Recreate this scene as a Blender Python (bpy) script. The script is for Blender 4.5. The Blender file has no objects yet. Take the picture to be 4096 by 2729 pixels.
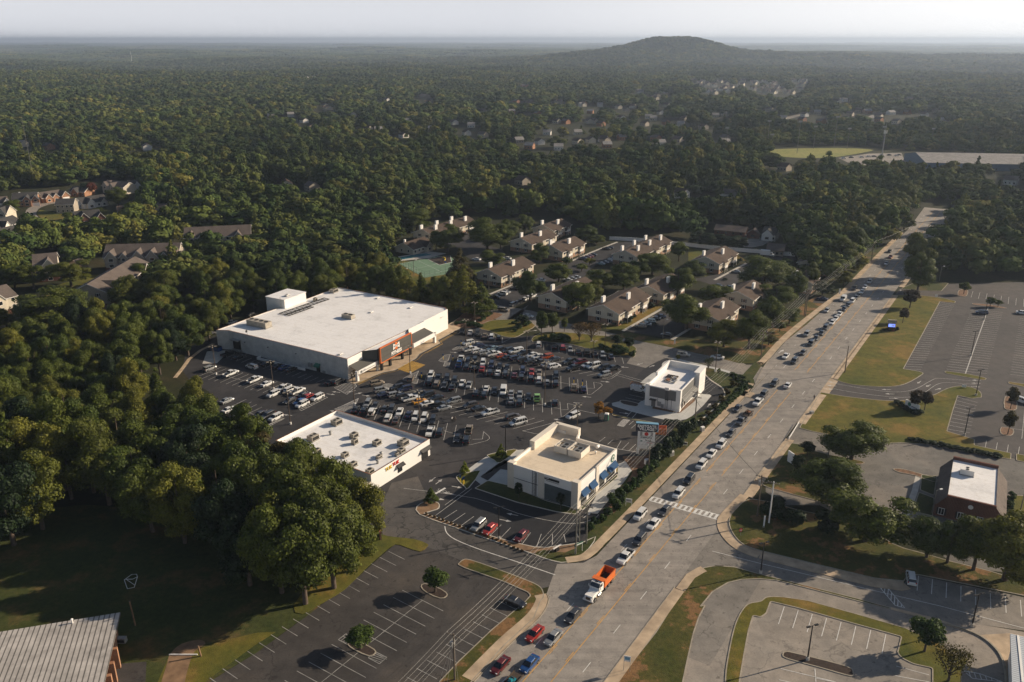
import bpy, math, random
import numpy as np
from mathutils import Vector, Matrix
from mathutils.geometry import tessellate_polygon
random.seed(7); rng = np.random.default_rng(7)
S = bpy.context.scene
COL = S.collection
R = math.radians

# ------------------------------------------------------------------ camera, sky, sun, exposure
CAMH, FPX, PW, PH, HOR = 106.0, 3300.0, 4096.0, 2729.0, 160.0
PITCH = math.atan((PH/2-HOR)/FPX)
cd = bpy.data.cameras.new('camera'); cam = bpy.data.objects.new('camera', cd); COL.objects.link(cam)
cd.sensor_fit = 'HORIZONTAL'; cd.sensor_width = 36.0; cd.lens = 36.0*FPX/PW
cd.clip_start = 1.0; cd.clip_end = 60000.0
cam.location = (0, 0, CAMH); cam.rotation_euler = (math.pi/2-PITCH, 0, 0)
S.camera = cam
HAZE = 0.000095
SUN_EL, SUN_AZ = 23.5, 18.5        # elevation; azimuth counted from +X towards +Y
w = bpy.data.worlds.new('World'); S.world = w; w.use_nodes = True
nt = w.node_tree; bg = nt.nodes['Background']
sky = nt.nodes.new('ShaderNodeTexSky'); sky.sky_type = 'NISHITA'; sky.sun_disc = False
sky.sun_elevation = R(SUN_EL); sky.sun_rotation = R(90-SUN_AZ)
sky.altitude = 300; sky.air_density = 1.0; sky.dust_density = 1.6; sky.ozone_density = 1.2
tc = nt.nodes.new('ShaderNodeTexCoord'); sx = nt.nodes.new('ShaderNodeSeparateXYZ'); nt.links.new(tc.outputs['Generated'], sx.inputs[0])
def wramp(src, stops):
    r = nt.nodes.new('ShaderNodeValToRGB'); nt.links.new(src, r.inputs[0]); e = r.color_ramp.elements
    e[0].position, e[1].position = stops[0][0], stops[1][0]; e[0].color, e[1].color = (*stops[0][1],1), (*stops[1][1],1); return r.outputs[0]
side = wramp(sx.outputs[0], [(0.0,(.60,.61,.645)),(.55,(.88,.872,.865))])      # milky air low over the horizon, paler towards the sun
elev = wramp(sx.outputs[2], [(.03,(0,0,0)),(.30,(1,1,1))])
sc_ = nt.nodes.new('ShaderNodeVectorMath'); sc_.operation = 'SCALE'; nt.links.new(side, sc_.inputs[0]); sc_.inputs['Scale'].default_value = 15.5
mxw = nt.nodes.new('ShaderNodeMix'); mxw.data_type = 'RGBA'; nt.links.new(elev, mxw.inputs[0]); nt.links.new(sc_.outputs[0], mxw.inputs[6]); nt.links.new(sky.outputs[0], mxw.inputs[7])
nt.links.new(mxw.outputs[2], bg.inputs[0]); bg.inputs[1].default_value = 0.06
sl = bpy.data.lights.new('sun', 'SUN'); sl.energy = 5.0; sl.angle = R(0.55); sl.color = (1.0, 0.85, 0.66)
so = bpy.data.objects.new('sun', sl); COL.objects.link(so)
sd = Vector((math.cos(R(SUN_EL))*math.cos(R(SUN_AZ)), math.cos(R(SUN_EL))*math.sin(R(SUN_AZ)), math.sin(R(SUN_EL))))
so.rotation_euler = (-sd).to_track_quat('-Z', 'Y').to_euler()
S.view_settings.view_transform = 'Standard'; S.view_settings.look = 'None'
S.view_settings.exposure = 0.47; S.view_settings.gamma = 1.0
S.render.engine = 'CYCLES'
S.cycles.max_bounces = 6; S.cycles.diffuse_bounces = 3; S.cycles.volume_bounces = 0; S.cycles.transparent_max_bounces = 6

# ------------------------------------------------------------------ survey: places on the ground read off the photo
TL = dict(A=(700,1050,1.96),B=(1500,800,1.96),C=(2400,800,1.8108),D=(1900,1500,1.96),E=(700,1800,1.6875),F=(1700,1900,1.8917),
 G=(2800,1900,1.8164),H=(2900,1100,1.8445),I=(0,600,1.96),J=(0,1900,1.5693),K=(0,0,.57446),L=(0,100,1.1494),M=(2048,100,1.1494),
 N=(1780,1280,4.708),O=(2130,1330,4.708),Q=(1380,1480,4.708),R=(1820,1500,4.708),S=(720,1380,3.6215),U=(2450,1420,4.708),
 V=(3500,1100,3.919),X=(3050,850,3.563))
def P(t, x, y, z=0.0):
    x0, y0, s = TL[t]; u = x0+x/s; v = y0+y/s
    dx = (u-PW/2)/FPX; dy = (v-PH/2)/FPX
    k = (CAMH-z)/(math.sin(PITCH)+dy*math.cos(PITCH))
    return Vector((dx*k, (math.cos(PITCH)-dy*math.sin(PITCH))*k, z))
def PP(t, pts, z=0.0):
    out = []
    for q in pts:
        if isinstance(q[0], str): out.append(P(q[0], q[1], q[2], z))
        else: out.append(P(t, q[0], q[1], z))
    return out
def scr(p):                                   # world -> photo column and row
    f = p.y*math.cos(PITCH)-(p.z-CAMH)*math.sin(PITCH)
    if f < 1: return (-9999, -9999)
    u = p.y*math.sin(PITCH)+(p.z-CAMH)*math.cos(PITCH)
    return (PW/2+FPX*p.x/f, PH/2-FPX*u/f)
def ang(a, b): return math.atan2(b.y-a.y, b.x-a.x)
def smooth(pts, n=4, closed=True):
    if len(pts) < 3: return pts
    out = []; N = len(pts); rg = range(N) if closed else range(N-1)
    for i in rg:
        p0, p1, p2, p3 = (pts[(i-1) % N] if closed or i > 0 else pts[i]), pts[i], pts[(i+1) % N], (pts[(i+2) % N] if closed or i+2 < N else pts[(i+1) % N])
        for k in range(n):
            t = k/n
            out.append(0.5*((2*p1)+(p2-p0)*t+(2*p0-5*p1+4*p2-p3)*t*t+(3*p1-p0-3*p2+p3)*t**3))
    if not closed: out.append(pts[-1])
    return out
def rounded(pts, r=1.5, n=4):                 # closed polygon with rounded corners
    out = []; N = len(pts)
    for i in range(N):
        a, b, c = pts[i-1], pts[i], pts[(i+1) % N]
        d1, d2 = (a-b), (c-b); l1, l2 = d1.length, d2.length
        q = min(r, l1*.45, l2*.45)
        if q < .05: out.append(b); continue
        s, e = b+d1/l1*q, b+d2/l2*q
        for k in range(n+1):
            t = k/n; out.append((1-t)**2*s+2*t*(1-t)*b+t*t*e)
    return out
def inpoly(x, y, poly):
    c = False; j = len(poly)-1
    for i in range(len(poly)):
        xi, yi, xj, yj = poly[i][0], poly[i][1], poly[j][0], poly[j][1]
        if (yi > y) != (yj > y) and x < (xj-xi)*(y-yi)/(yj-yi)+xi: c = not c
        j = i
    return c
def area2(pts): return sum(pts[i-1].x*pts[i].y-pts[i].x*pts[i-1].y for i in range(len(pts)))

# ------------------------------------------------------------------ mesh builder
class MB:
    def __init__(s): s.v = []; s.f = []; s.m = []; s.sm = []
    def add(s, vs, fs, m=0, smooth=False):
        o = len(s.v); s.v += [tuple(v) for v in vs]; s.f += [tuple(o+i for i in f) for f in fs]; s.m += [m]*len(fs); s.sm += [smooth]*len(fs)
    def box(s, x0, y0, z0, x1, y1, z1, m=0, M=None, taper=0.0):
        t = taper
        vs = [Vector(v) for v in ((x0,y0,z0),(x1,y0,z0),(x1,y1,z0),(x0,y1,z0),(x0+t,y0+t,z1),(x1-t,y0+t,z1),(x1-t,y1-t,z1),(x0+t,y1-t,z1))]
        if M is not None: vs = [M @ v for v in vs]
        s.add(vs, [(3,2,1,0),(4,5,6,7),(0,1,5,4),(1,2,6,5),(2,3,7,6),(3,0,4,7)], m)
    def prism(s, pts, z0, z1, m=0, mtop=None, bottom=False):
        pts = list(pts)
        if area2([Vector((p[0],p[1],0)) for p in pts]) < 0: pts = pts[::-1]
        n = len(pts); lo = [(p[0],p[1],z0) for p in pts]; hi = [(p[0],p[1],z1) for p in pts]
        s.add(lo+hi, [(i,(i+1) % n,n+(i+1) % n,n+i) for i in range(n)], m)
        s.cap(hi, m if mtop is None else mtop)
    def cap(s, pts, m=0):
        tri = tessellate_polygon([[Vector((p[0],p[1],0)) for p in pts]])
        fs = []
        for t in tri:
            a, b, c = [Vector(pts[i]) for i in t]
            fs.append(t if (b-a).xy.cross((c-a).xy) > 0 else t[::-1])
        s.add(pts, fs, m)
    def tube(s, pts, r, n=6, m=0, r2=None, cap=True, smooth=True):
        pts = [Vector(p) for p in pts]; N = len(pts); vs = []
        for i, p in enumerate(pts):
            d = (pts[min(i+1,N-1)]-pts[max(i-1,0)]).normalized()
            a = d.orthogonal().normalized() if abs(d.z) < .9 else Vector((1,0,0))
            a = (a-d*a.dot(d)).normalized(); b = d.cross(a)
            rr = r if r2 is None else r+(r2-r)*i/(N-1)
            vs += [p+(a*math.cos(2*math.pi*k/n)+b*math.sin(2*math.pi*k/n))*rr for k in range(n)]
        fs = [(i*n+k, i*n+(k+1) % n, (i+1)*n+(k+1) % n, (i+1)*n+k) for i in range(N-1) for k in range(n)]
        s.add(vs, fs, m, smooth)
        if cap: s.add(vs[:n], [tuple(range(n))[::-1]], m); s.add(vs[-n:], [tuple(range(n))], m)
    def ribbon(s, pts, wd, z0, z1, m=0, closed=False):   # kerb like strip of width wd along a path
        pts = [Vector((p[0],p[1],0)) for p in pts]; q = [pts[0]]
        for p in pts[1:]:
            if (p-q[-1]).length > .05: q.append(p)
        if closed and (q[0]-q[-1]).length < .05: q.pop()
        pts = q; N = len(pts); L = []; Rr = []
        if N < 2: return
        for i in range(N):
            a = pts[(i-1) % N] if closed or i > 0 else pts[i]; b = pts[(i+1) % N] if closed or i < N-1 else pts[i]
            d = (b-a).normalized(); nrm = Vector((-d.y, d.x, 0))
            L.append(pts[i]+nrm*wd/2); Rr.append(pts[i]-nrm*wd/2)
        vs = [(p.x,p.y,z0) for p in L]+[(p.x,p.y,z0) for p in Rr]+[(p.x,p.y,z1) for p in L]+[(p.x,p.y,z1) for p in Rr]
        fs = []
        for i in range(N if closed else N-1):
            j = (i+1) % N
            fs.append((2*N+i, 3*N+i, 3*N+j, 2*N+j))
            if z1-z0 > .02: fs += [(N+i,N+j,3*N+j,3*N+i),(j,i,2*N+i,2*N+j)]
        if not closed and z1-z0 > .02: fs += [(0,N,3*N,2*N),(2*N-1,N-1,3*N-1,4*N-1)]
        s.add(vs, fs, m)
    def mesh(s, name, mats):
        me = bpy.data.meshes.new(name); me.from_pydata(s.v, [], s.f)
        for mt in (mats if isinstance(mats, (list, tuple)) else [mats]): me.materials.append(mt)
        me.polygons.foreach_set('material_index', s.m); me.polygons.foreach_set('use_smooth', s.sm)
        me.update(); return me
    def build(s, name, mats, parent=None, loc=None, rz=0.0):
        o = bpy.data.objects.new(name, s.mesh(name, mats)); COL.objects.link(o)
        if parent: o.parent = parent
        if loc is not None: o.location = loc; o.rotation_euler = (0,0,rz)
        return o
def tag(o, label=None, cat=None, group=None, kind=None):
    if label: o['label'] = label
    if cat: o['category'] = cat
    if group: o['group'] = group
    if kind: o['kind'] = kind
    return o
def thing(name, label, cat, loc=(0,0,0), rz=0.0, group=None):
    o = bpy.data.objects.new(name, None); COL.objects.link(o); o.location = loc; o.rotation_euler = (0,0,rz); o.empty_display_size = .5
    return tag(o, label, cat, group)
def put(name, me, parent, loc=(0,0,0), rz=0.0):
    o = bpy.data.objects.new(name, me); COL.objects.link(o); o.parent = parent; o.location = loc; o.rotation_euler = (0,0,rz); return o
def copy_tree(o, parent=None):
    c = o.copy(); COL.objects.link(c); c.parent = parent
    for ch in list(o.children): copy_tree(ch, c)
    return c
def struct(name, mb, mats, label):
    return tag(mb.build(name, mats), label, name.replace('_', ' '), None, 'structure')

# ------------------------------------------------------------------ materials
def newmat(name):
    m = bpy.data.materials.new(name); m.use_nodes = True; t = m.node_tree
    return m, t, t.nodes['Principled BSDF']
def setp(b, col=None, rough=None, metal=None, spec=None, coat=None):
    if col: b.inputs['Base Color'].default_value = (*col, 1)
    if rough is not None: b.inputs['Roughness'].default_value = rough
    if metal is not None: b.inputs['Metallic'].default_value = metal
    if spec is not None: b.inputs['Specular IOR Level'].default_value = spec
    if coat is not None: b.inputs['Coat Weight'].default_value = coat; b.inputs['Coat Roughness'].default_value = .05
def noise(t, scale, detail=4, coord=None, rough=.55):
    n = t.nodes.new('ShaderNodeTexNoise'); n.inputs['Scale'].default_value = scale; n.inputs['Detail'].default_value = detail; n.inputs['Roughness'].default_value = rough
    if coord is not None: t.links.new(coord, n.inputs['Vector'])
    return n.outputs['Fac']
def ramp(t, fac, stops):
    r = t.nodes.new('ShaderNodeValToRGB'); e = r.color_ramp.elements
    while len(e) < len(stops): e.new(.5)
    for k, (p, c) in enumerate(stops):
        e[k].position = p; e[k].color = (*c, 1) if len(c) == 3 else c
    t.links.new(fac, r.inputs[0]); return r.outputs[0]
def mixc(t, fac, a, b, mode='MIX'):
    m = t.nodes.new('ShaderNodeMix'); m.data_type = 'RGBA'; m.blend_type = mode
    for k, v in ((0, fac), (6, a), (7, b)):
        if isinstance(v, (int, float)): m.inputs[k].default_value = v
        elif isinstance(v, tuple): m.inputs[k].default_value = (*v, 1)
        else: t.links.new(v, m.inputs[k])
    return m.outputs[2]
def position(t): return t.nodes.new('ShaderNodeNewGeometry').outputs['Position']
def objcoord(t): return t.nodes.new('ShaderNodeTexCoord').outputs['Object']
def bump(t, b, h, strength=.3, dist=.1):
    n = t.nodes.new('ShaderNodeBump'); n.inputs['Strength'].default_value = strength; n.inputs['Distance'].default_value = dist
    t.links.new(h, n.inputs['Height']); t.links.new(n.outputs[0], b.inputs['Normal'])
def plain(name, col, rough=.6, metal=0, var=.15, scale=1.5, spec=.4, coat=None, obj=False):
    m, t, b = newmat(name); setp(b, col, rough, metal, spec, coat)
    if var:
        co = objcoord(t) if obj else position(t)
        f = noise(t, scale, 5, co)
        c = ramp(t, f, [(.3, tuple(x*(1-var) for x in col)), (.7, tuple(min(1, x*(1+var)) for x in col))])
        t.links.new(c, b.inputs['Base Color'])
    return m
def asphalt(name, base, warm=(1,1,1), cracks=.6, patch=.25, crackscale=.16, speck=.35, tracks=None):
    m, t, b = newmat(name); setp(b, base, .85, 0, .3); co = position(t)
    big = noise(t, .035, 6, co, .6); mid = noise(t, .35, 5, co, .6); fine = noise(t, 3.2, 3, co)
    lo = tuple(x*(1-patch) for x in base); hi = tuple(x*(1+patch)*y for x, y in zip(base, warm))
    c = ramp(t, big, [(.32, lo), (.5, base), (.7, hi)])
    c = mixc(t, .75, c, ramp(t, mid, [(.3, (.72,.72,.72)), (.72, (1.25,1.24,1.22))]), 'MULTIPLY')
    c = mixc(t, speck, c, ramp(t, fine, [(.3, (.6,.6,.6)), (.75, (1.5,1.5,1.5))]), 'MULTIPLY')
    vc = t.nodes.new('ShaderNodeTexVoronoi'); vc.inputs['Scale'].default_value = .045; vc.distance = 'CHEBYCHEV'; t.links.new(co, vc.inputs['Vector'])
    bw = t.nodes.new('ShaderNodeRGBToBW'); t.links.new(vc.outputs['Color'], bw.inputs[0])
    c = mixc(t, .3, c, ramp(t, bw.outputs[0], [(.2, (.80,.80,.80)), (.8, (1.2,1.2,1.2))]), 'MULTIPLY')      # repaved patches
    c = mixc(t, .7, c, ramp(t, noise(t, .75, 2, co, .5), [(.27, (.45,.44,.43)), (.36, (1,1,1))]), 'MULTIPLY')  # oil spots
    if tracks is not None:     # worn wheel paths and oil streaks along the road
        mp = t.nodes.new('ShaderNodeMapping'); t.links.new(co, mp.inputs[0]); mp.inputs['Rotation'].default_value = (0,0,-tracks); mp.inputs['Scale'].default_value = (.012,.55,1)
        s = noise(t, 1.0, 6, mp.outputs[0], .65)
        c = mixc(t, .8, c, ramp(t, s, [(.3, (.72,.72,.74)), (.55, (1,1,1)), (.75, (1.13,1.12,1.1))]), 'MULTIPLY')
    if cracks:
        w1 = t.nodes.new('ShaderNodeTexNoise'); w1.inputs['Scale'].default_value = .5; t.links.new(co, w1.inputs['Vector'])
        wd = mixc(t, .16 if crackscale < .3 else .1, co, w1.outputs['Color'], 'LINEAR_LIGHT')
        ms = t.nodes.new('ShaderNodeVectorMath'); ms.operation = 'MULTIPLY_ADD'; t.links.new(w1.outputs['Color'], ms.inputs[0]); ms.inputs[1].default_value = (5,5,0); t.links.new(co, ms.inputs[2])
        vo = t.nodes.new('ShaderNodeTexVoronoi'); vo.feature = 'DISTANCE_TO_EDGE'; vo.inputs['Scale'].default_value = crackscale; t.links.new(ms.outputs[0], vo.inputs['Vector'])
        k = ramp(t, vo.outputs['Distance'], [(.0, (1-cracks,)*3), (.022, (1,1,1))])
        gate = ramp(t, noise(t, .06, 2, co), [(.42, (0,0,0)), (.58, (1,1,1))])
        c = mixc(t, gate, c, mixc(t, 1.0, c, k, 'MULTIPLY'))
    t.links.new(c, b.inputs['Base Color']); bump(t, b, fine, .25, .02)
    return m
def grass(name, a, bb, dry, dryamt=.5, scale=.09):
    m, t, b = newmat(name); setp(b, a, .95, 0, .15); co = position(t)
    f1 = noise(t, scale, 6, co, .65); f2 = noise(t, scale*9, 5, co, .7); f3 = noise(t, 6.0, 3, co)
    c = ramp(t, f1, [(.33, a), (.52, bb), (.52+.2*(1.2-dryamt), dry)])
    c = mixc(t, .8, c, ramp(t, f2, [(.3, (.55,.6,.55)), (.72, (1.35,1.3,1.25))]), 'MULTIPLY')
    c = mixc(t, .5, c, ramp(t, f3, [(.3, (.6,.6,.6)), (.75, (1.45,1.45,1.4))]), 'MULTIPLY')
    t.links.new(c, b.inputs['Base Color']); bump(t, b, f3, .6, .15)
    return m
def leaves(name, cols, trans=.25, objrand=True, dark=.55, stand=0):
    m, t, b = newmat(name); setp(b, cols[0], .85 if stand else .55, 0, .05 if stand else .12)
    oi = t.nodes.new('ShaderNodeObjectInfo'); n = len(cols)
    fac = oi.outputs['Random'] if objrand else noise(t, .3, 2, objcoord(t))
    c = ramp(t, fac, [((i+.5)/n, k) for i, k in enumerate(cols)])
    co = position(t)
    if stand: c = mixc(t, stand, c, ramp(t, noise(t, .006, 5, co, .65), [(.36, (.40,.47,.50)), (.5, (.95,.95,.9)), (.64, (1.65,1.5,1.15))]), 'MULTIPLY')
    c = mixc(t, .9, c, ramp(t, noise(t, .45, 4, co, .6), [(.3, (dark,dark*1.02,dark)), (.7, (1.5,1.42,1.2))]), 'MULTIPLY')
    if not stand: c = mixc(t, .8, c, ramp(t, noise(t, 3.5, 2, co), [(.32, (.4,.42,.45)), (.68, (1.75,1.7,1.5))]), 'MULTIPLY')
    t.links.new(c, b.inputs['Base Color'])
    if trans:
        tr = t.nodes.new('ShaderNodeBsdfTranslucent'); t.links.new(mixc(t, 1.0, c, (1.3,1.4,.7), 'MULTIPLY'), tr.inputs[0])
        mx = t.nodes.new('ShaderNodeMixShader'); mx.inputs[0].default_value = trans
        t.links.new(b.outputs[0], mx.inputs[1]); t.links.new(tr.outputs[0], mx.inputs[2]); t.links.new(mx.outputs[0], t.nodes['Material Output'].inputs[0])
    return m
def shingle(name, col, sc=1.0):
    m, t, b = newmat(name); setp(b, col, .9, 0, .2); co = position(t)
    c = ramp(t, noise(t, .25, 5, co), [(.3, tuple(x*.78 for x in col)), (.7, tuple(x*1.2 for x in col))])
    c = mixc(t, .7, c, ramp(t, noise(t, 2.2, 4, co, .7), [(.3, (.65,.65,.65)), (.7, (1.3,1.3,1.3))]), 'MULTIPLY')
    t.links.new(c, b.inputs['Base Color']); bump(t, b, noise(t, 5, 2, co), .3, .05); return m
def brick(name, c1, c2, mortar, sc=2.2):
    m, t, b = newmat(name); setp(b, c1, .9, 0, .2); co = position(t)
    sp = t.nodes.new('ShaderNodeSeparateXYZ'); t.links.new(co, sp.inputs[0]); ad = t.nodes.new('ShaderNodeMath'); t.links.new(sp.outputs[0], ad.inputs[0]); t.links.new(sp.outputs[1], ad.inputs[1])
    cb = t.nodes.new('ShaderNodeCombineXYZ'); t.links.new(ad.outputs[0], cb.inputs[0]); t.links.new(sp.outputs[2], cb.inputs[1])
    bt = t.nodes.new('ShaderNodeTexBrick'); t.links.new(cb.outputs[0], bt.inputs['Vector']); bt.inputs['Scale'].default_value = sc
    bt.inputs['Color1'].default_value = (*c1,1); bt.inputs['Color2'].default_value = (*c2,1); bt.inputs['Mortar'].default_value = (*mortar,1)
    c = mixc(t, .5, bt.outputs[0], ramp(t, noise(t, .5, 4, co), [(.3, (.7,.7,.7)), (.7, (1.25,1.25,1.25))]), 'MULTIPLY')
    t.links.new(c, b.inputs['Base Color']); return m
def siding(name, col, pitch=.25, depth=.75):      # lapped boards: narrow shadow line at each board edge
    m, t, b = newmat(name); setp(b, col, .7, 0, .25); co = position(t)
    sp = t.nodes.new('ShaderNodeSeparateXYZ'); t.links.new(co, sp.inputs[0])
    md = t.nodes.new('ShaderNodeMath'); md.operation = 'FRACT'; dv = t.nodes.new('ShaderNodeMath'); dv.operation = 'DIVIDE'; dv.inputs[1].default_value = pitch
    t.links.new(sp.outputs[2], dv.inputs[0]); t.links.new(dv.outputs[0], md.inputs[0])
    k = ramp(t, md.outputs[0], [(0, (depth,)*3), (.15, (1,1,1))])
    c = mixc(t, 1.0, ramp(t, noise(t, .4, 5, co), [(.3, tuple(x*.88 for x in col)), (.7, tuple(min(1,x*1.1) for x in col))]), k, 'MULTIPLY')
    t.links.new(c, b.inputs['Base Color']); return m
def ribbed(name, col, axis_angle, pitch=.5, depth=.6, dirt=.0):   # standing seam / corrugated metal
    m, t, b = newmat(name); setp(b, col, .75, 0, .12); co = position(t)
    mp = t.nodes.new('ShaderNodeMapping'); mp.inputs['Rotation'].default_value = (0,0,-axis_angle); t.links.new(co, mp.inputs[0])
    sp = t.nodes.new('ShaderNodeSeparateXYZ'); t.links.new(mp.outputs[0], sp.inputs[0])
    dv = t.nodes.new('ShaderNodeMath'); dv.operation = 'DIVIDE'; dv.inputs[1].default_value = pitch; t.links.new(sp.outputs[1], dv.inputs[0])
    md = t.nodes.new('ShaderNodeMath'); md.operation = 'FRACT'; t.links.new(dv.outputs[0], md.inputs[0])
    k = ramp(t, md.outputs[0], [(0, (depth,)*3), (.18, (depth,)*3), (.3, (1,1,1)), (.9, (1,1,1))])
    base = ramp(t, noise(t, .3, 6, co, .7), [(.3, tuple(x*(1-dirt) for x in col)), (.65, col)]) if dirt else col
    c = mixc(t, 1.0, base, k, 'MULTIPLY'); t.links.new(c, b.inputs['Base Color']); return m
def membrane(name, col, a):       # sheet roofing: faint lap seams every few metres, water stains and dust
    m, t, b = newmat(name); setp(b, col, .75, 0, .3); co = position(t)
    mp = t.nodes.new('ShaderNodeMapping'); mp.inputs['Rotation'].default_value = (0,0,-a); t.links.new(co, mp.inputs[0])
    sp = t.nodes.new('ShaderNodeSeparateXYZ'); t.links.new(mp.outputs[0], sp.inputs[0])
    dv = t.nodes.new('ShaderNodeMath'); dv.operation = 'DIVIDE'; dv.inputs[1].default_value = 3.0; t.links.new(sp.outputs[0], dv.inputs[0])
    md = t.nodes.new('ShaderNodeMath'); md.operation = 'FRACT'; t.links.new(dv.outputs[0], md.inputs[0])
    k = ramp(t, md.outputs[0], [(0, (.90,.89,.88)), (.05, (.90,.89,.88)), (.08, (1,1,1))])
    c = ramp(t, noise(t, .12, 6, co, .7), [(.30, tuple(x*.80 for x in col)), (.48, col), (.8, tuple(min(1,x*1.05) for x in col))])
    c = mixc(t, .8, c, ramp(t, noise(t, .9, 5, co, .75), [(.30, (.86,.83,.78)), (.5, (1,1,1))]), 'MULTIPLY')
    t.links.new(mixc(t, 1.0, c, k, 'MULTIPLY'), b.inputs['Base Color']); return m
M = {}
M['asph'] = asphalt('asphalt_old_lot', (.034,.032,.033), (1.15,1.08,1.0), .5, .3, .11)
M['asph_app'] = asphalt('asphalt_entrance', (.080,.073,.067), (1.2,1.1,1.0), .7, .35, .16)
M['asph_new'] = plain('asphalt_new_lot', (.013,.013,.015), .8, 0, .25, .6)
M['asph_mid'] = asphalt('asphalt_left_lot', (.054,.048,.044), (1.25,1.15,1.0), .55, .35, .13)
M['asph_r'] = asphalt('asphalt_right_lot', (.068,.060,.056), (1.05,1,.95), .15, .15, .1, .3)
M['asph_light'] = asphalt('asphalt_light', (.24,.212,.18), (1.1,1.05,1), .35, .2, .12, .25)
M['asph_grey'] = asphalt('asphalt_side_street', (.19,.172,.15), (1.1,1.05,1), .5, .22, .16, .25)
M['asph_drive'] = asphalt('asphalt_driveway', (.15,.138,.122), (1.2,1.1,1), .4, .3, .2, .3)
M['road'] = asphalt('asphalt_highway', (.262,.235,.205), (1.05,1.02,1), .4, .12, .2, .25, R(57))
M['paint'] = plain('road_paint_white', (.62,.60,.56), .7, 0, .2, .8)
M['paint_d'] = plain('worn_paint_white', (.27,.26,.24), .8, 0, .45, .5)
M['paint_m'] = plain('faded_paint_white', (.42,.40,.37), .7, 0, .3, .8)
M['paint_y'] = plain('road_paint_yellow', (.56,.29,.05), .7, 0, .22, .6)
M['paint_o'] = plain('kerb_paint_yellow', (.42,.25,.05), .7, 0, .3, .6)
M['conc'] = plain('concrete_pale', (.42,.39,.34), .85, 0, .15, .5)
M['conc_tan'] = plain('concrete_tan', (.40,.30,.20), .9, 0, .3, .35)
M['conc_new'] = plain('concrete_new', (.43,.42,.39), .85, 0, .1, .4)
M['kerb'] = plain('kerb_concrete', (.30,.26,.20), .9, 0, .25, .6)
M['kerb_new'] = plain('kerb_concrete_new', (.48,.44,.37), .9, 0, .12, .6)
M['mulch'] = plain('mulch_dark', (.035,.022,.016), .95, 0, .4, 2)
M['straw'] = plain('pine_straw', (.16,.085,.045), .95, 0, .45, 1.2)
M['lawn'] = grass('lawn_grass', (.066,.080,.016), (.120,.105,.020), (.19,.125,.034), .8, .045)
M['lawn_dark'] = grass('verge_and_shade_grass', (.035,.048,.013), (.055,.062,.018), (.13,.085,.035), .45, .1)  # darker verge grass; on shaded lawns it puts the shade into the colour
M['lawn_rough'] = grass('rough_grass', (.045,.055,.012), (.085,.075,.020), (.20,.11,.05), 1.0, .12)
M['field'] = grass('field_grass', (.20,.21,.06), (.24,.23,.07), (.26,.24,.09), .5, .03)
M['soil'] = plain('bare_soil', (.20,.12,.065), .95, 0, .35, .5)
M['white'] = plain('white_wall', (.74,.71,.66), .7, 0, .05, .15)
M['cmu'] = brick('painted_block_wall', (.60,.575,.53), (.56,.535,.49), (.47,.45,.42), .9)
M['roofw'] = membrane('white_membrane_roof', (.75,.73,.71), R(61.5))
M['roofc'] = membrane('cream_membrane_roof', (.66,.55,.41), R(57))
M['cream'] = plain('cream_plaster', (.66,.59,.49), .75, 0, .05, .3)
M['rust'] = plain('rusted_coping', (.20,.075,.03), .85, .1, .5, 1.2)
M['dkmetal'] = plain('dark_metal', (.02,.019,.018), .5, .3, .2, 1)
M['brown'] = plain('brown_pole', (.085,.062,.045), .6, .2, .2, 1)
M['grey'] = plain('grey_metal', (.32,.31,.29), .5, .4, .15, 1.5)
M['ac'] = plain('beige_unit_casing', (.36,.32,.26), .6, .1, .2, 1.2)
M['black'] = plain('black_plastic', (.012,.012,.012), .6, 0, .1, 1)
M['panel'] = plain('charcoal_panel', (.075,.07,.06), .6, 0, .12, .5)
M['greypanel'] = ribbed('grey_wall_panel', (.17,.165,.155), R(60), .4, .75)
M['orange'] = plain('orange_paint', (.62,.14,.025), .5, 0, .08, 1)
M['red'] = plain('red_paint', (.55,.03,.02), .5, 0, .1, 1)
M['blueawn'] = ribbed('blue_awning_metal', (.02,.065,.15), R(-33), .35, .6)
M['shedroof'] = ribbed('dark_metal_roofing', (.10,.095,.085), R(-28.5), .6, .6)
M['glass'] = plain('dark_glass', (.012,.014,.017), .06, 0, 0, 1, .8)
M['greenglass'] = plain('tinted_window_film', (.10,.115,.115), .2, 0, .1, .8, .6)
M['wood'] = plain('weathered_wood_pole', (.12,.095,.07), .9, 0, .25, 1.2)
M['concpole'] = plain('grey_steel_pole', (.15,.145,.12), .7, .1, .2, 1)
M['wire'] = plain('cable_aluminium', (.36,.35,.32), .45, .3, 0)
M['wirek'] = plain('cable_black', (.03,.03,.03), .6, 0, 0)
M['yellow'] = plain('yellow_paint', (.62,.42,.03), .6, 0, .1, 1)
M['green'] = plain('green_plastic', (.02,.13,.08), .5, 0, .1, 1)
M['apt_roof'] = shingle('brown_shingles', (.074,.052,.039))
M['grey_roof'] = shingle('grey_brown_shingles', (.115,.092,.078))
M['dark_roof'] = shingle('dark_shingles', (.055,.052,.05))
M['apt_wall'] = siding('cream_siding', (.52,.46,.36))
M['grey_siding'] = siding('grey_tan_siding', (.34,.29,.23))
M['wht_siding'] = siding('white_siding', (.68,.64,.58))
M['apt_brick'] = brick('tan_brick', (.30,.17,.10), (.24,.13,.08), (.35,.27,.2))
M['red_brick'] = brick('red_brick', (.13,.045,.03), (.10,.036,.025), (.22,.15,.11))
M['orange_brick'] = brick('orange_brick', (.33,.16,.085), (.28,.13,.07), (.33,.24,.17))
M['trim'] = plain('white_trim', (.74,.71,.66), .6, 0, .05, 1)
M['court'] = plain('tennis_court_green', (.13,.21,.13), .8, 0, .1, .3)
M['water'] = plain('pool_water', (.02,.19,.23), .08, 0, .1, .5, .6)
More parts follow.
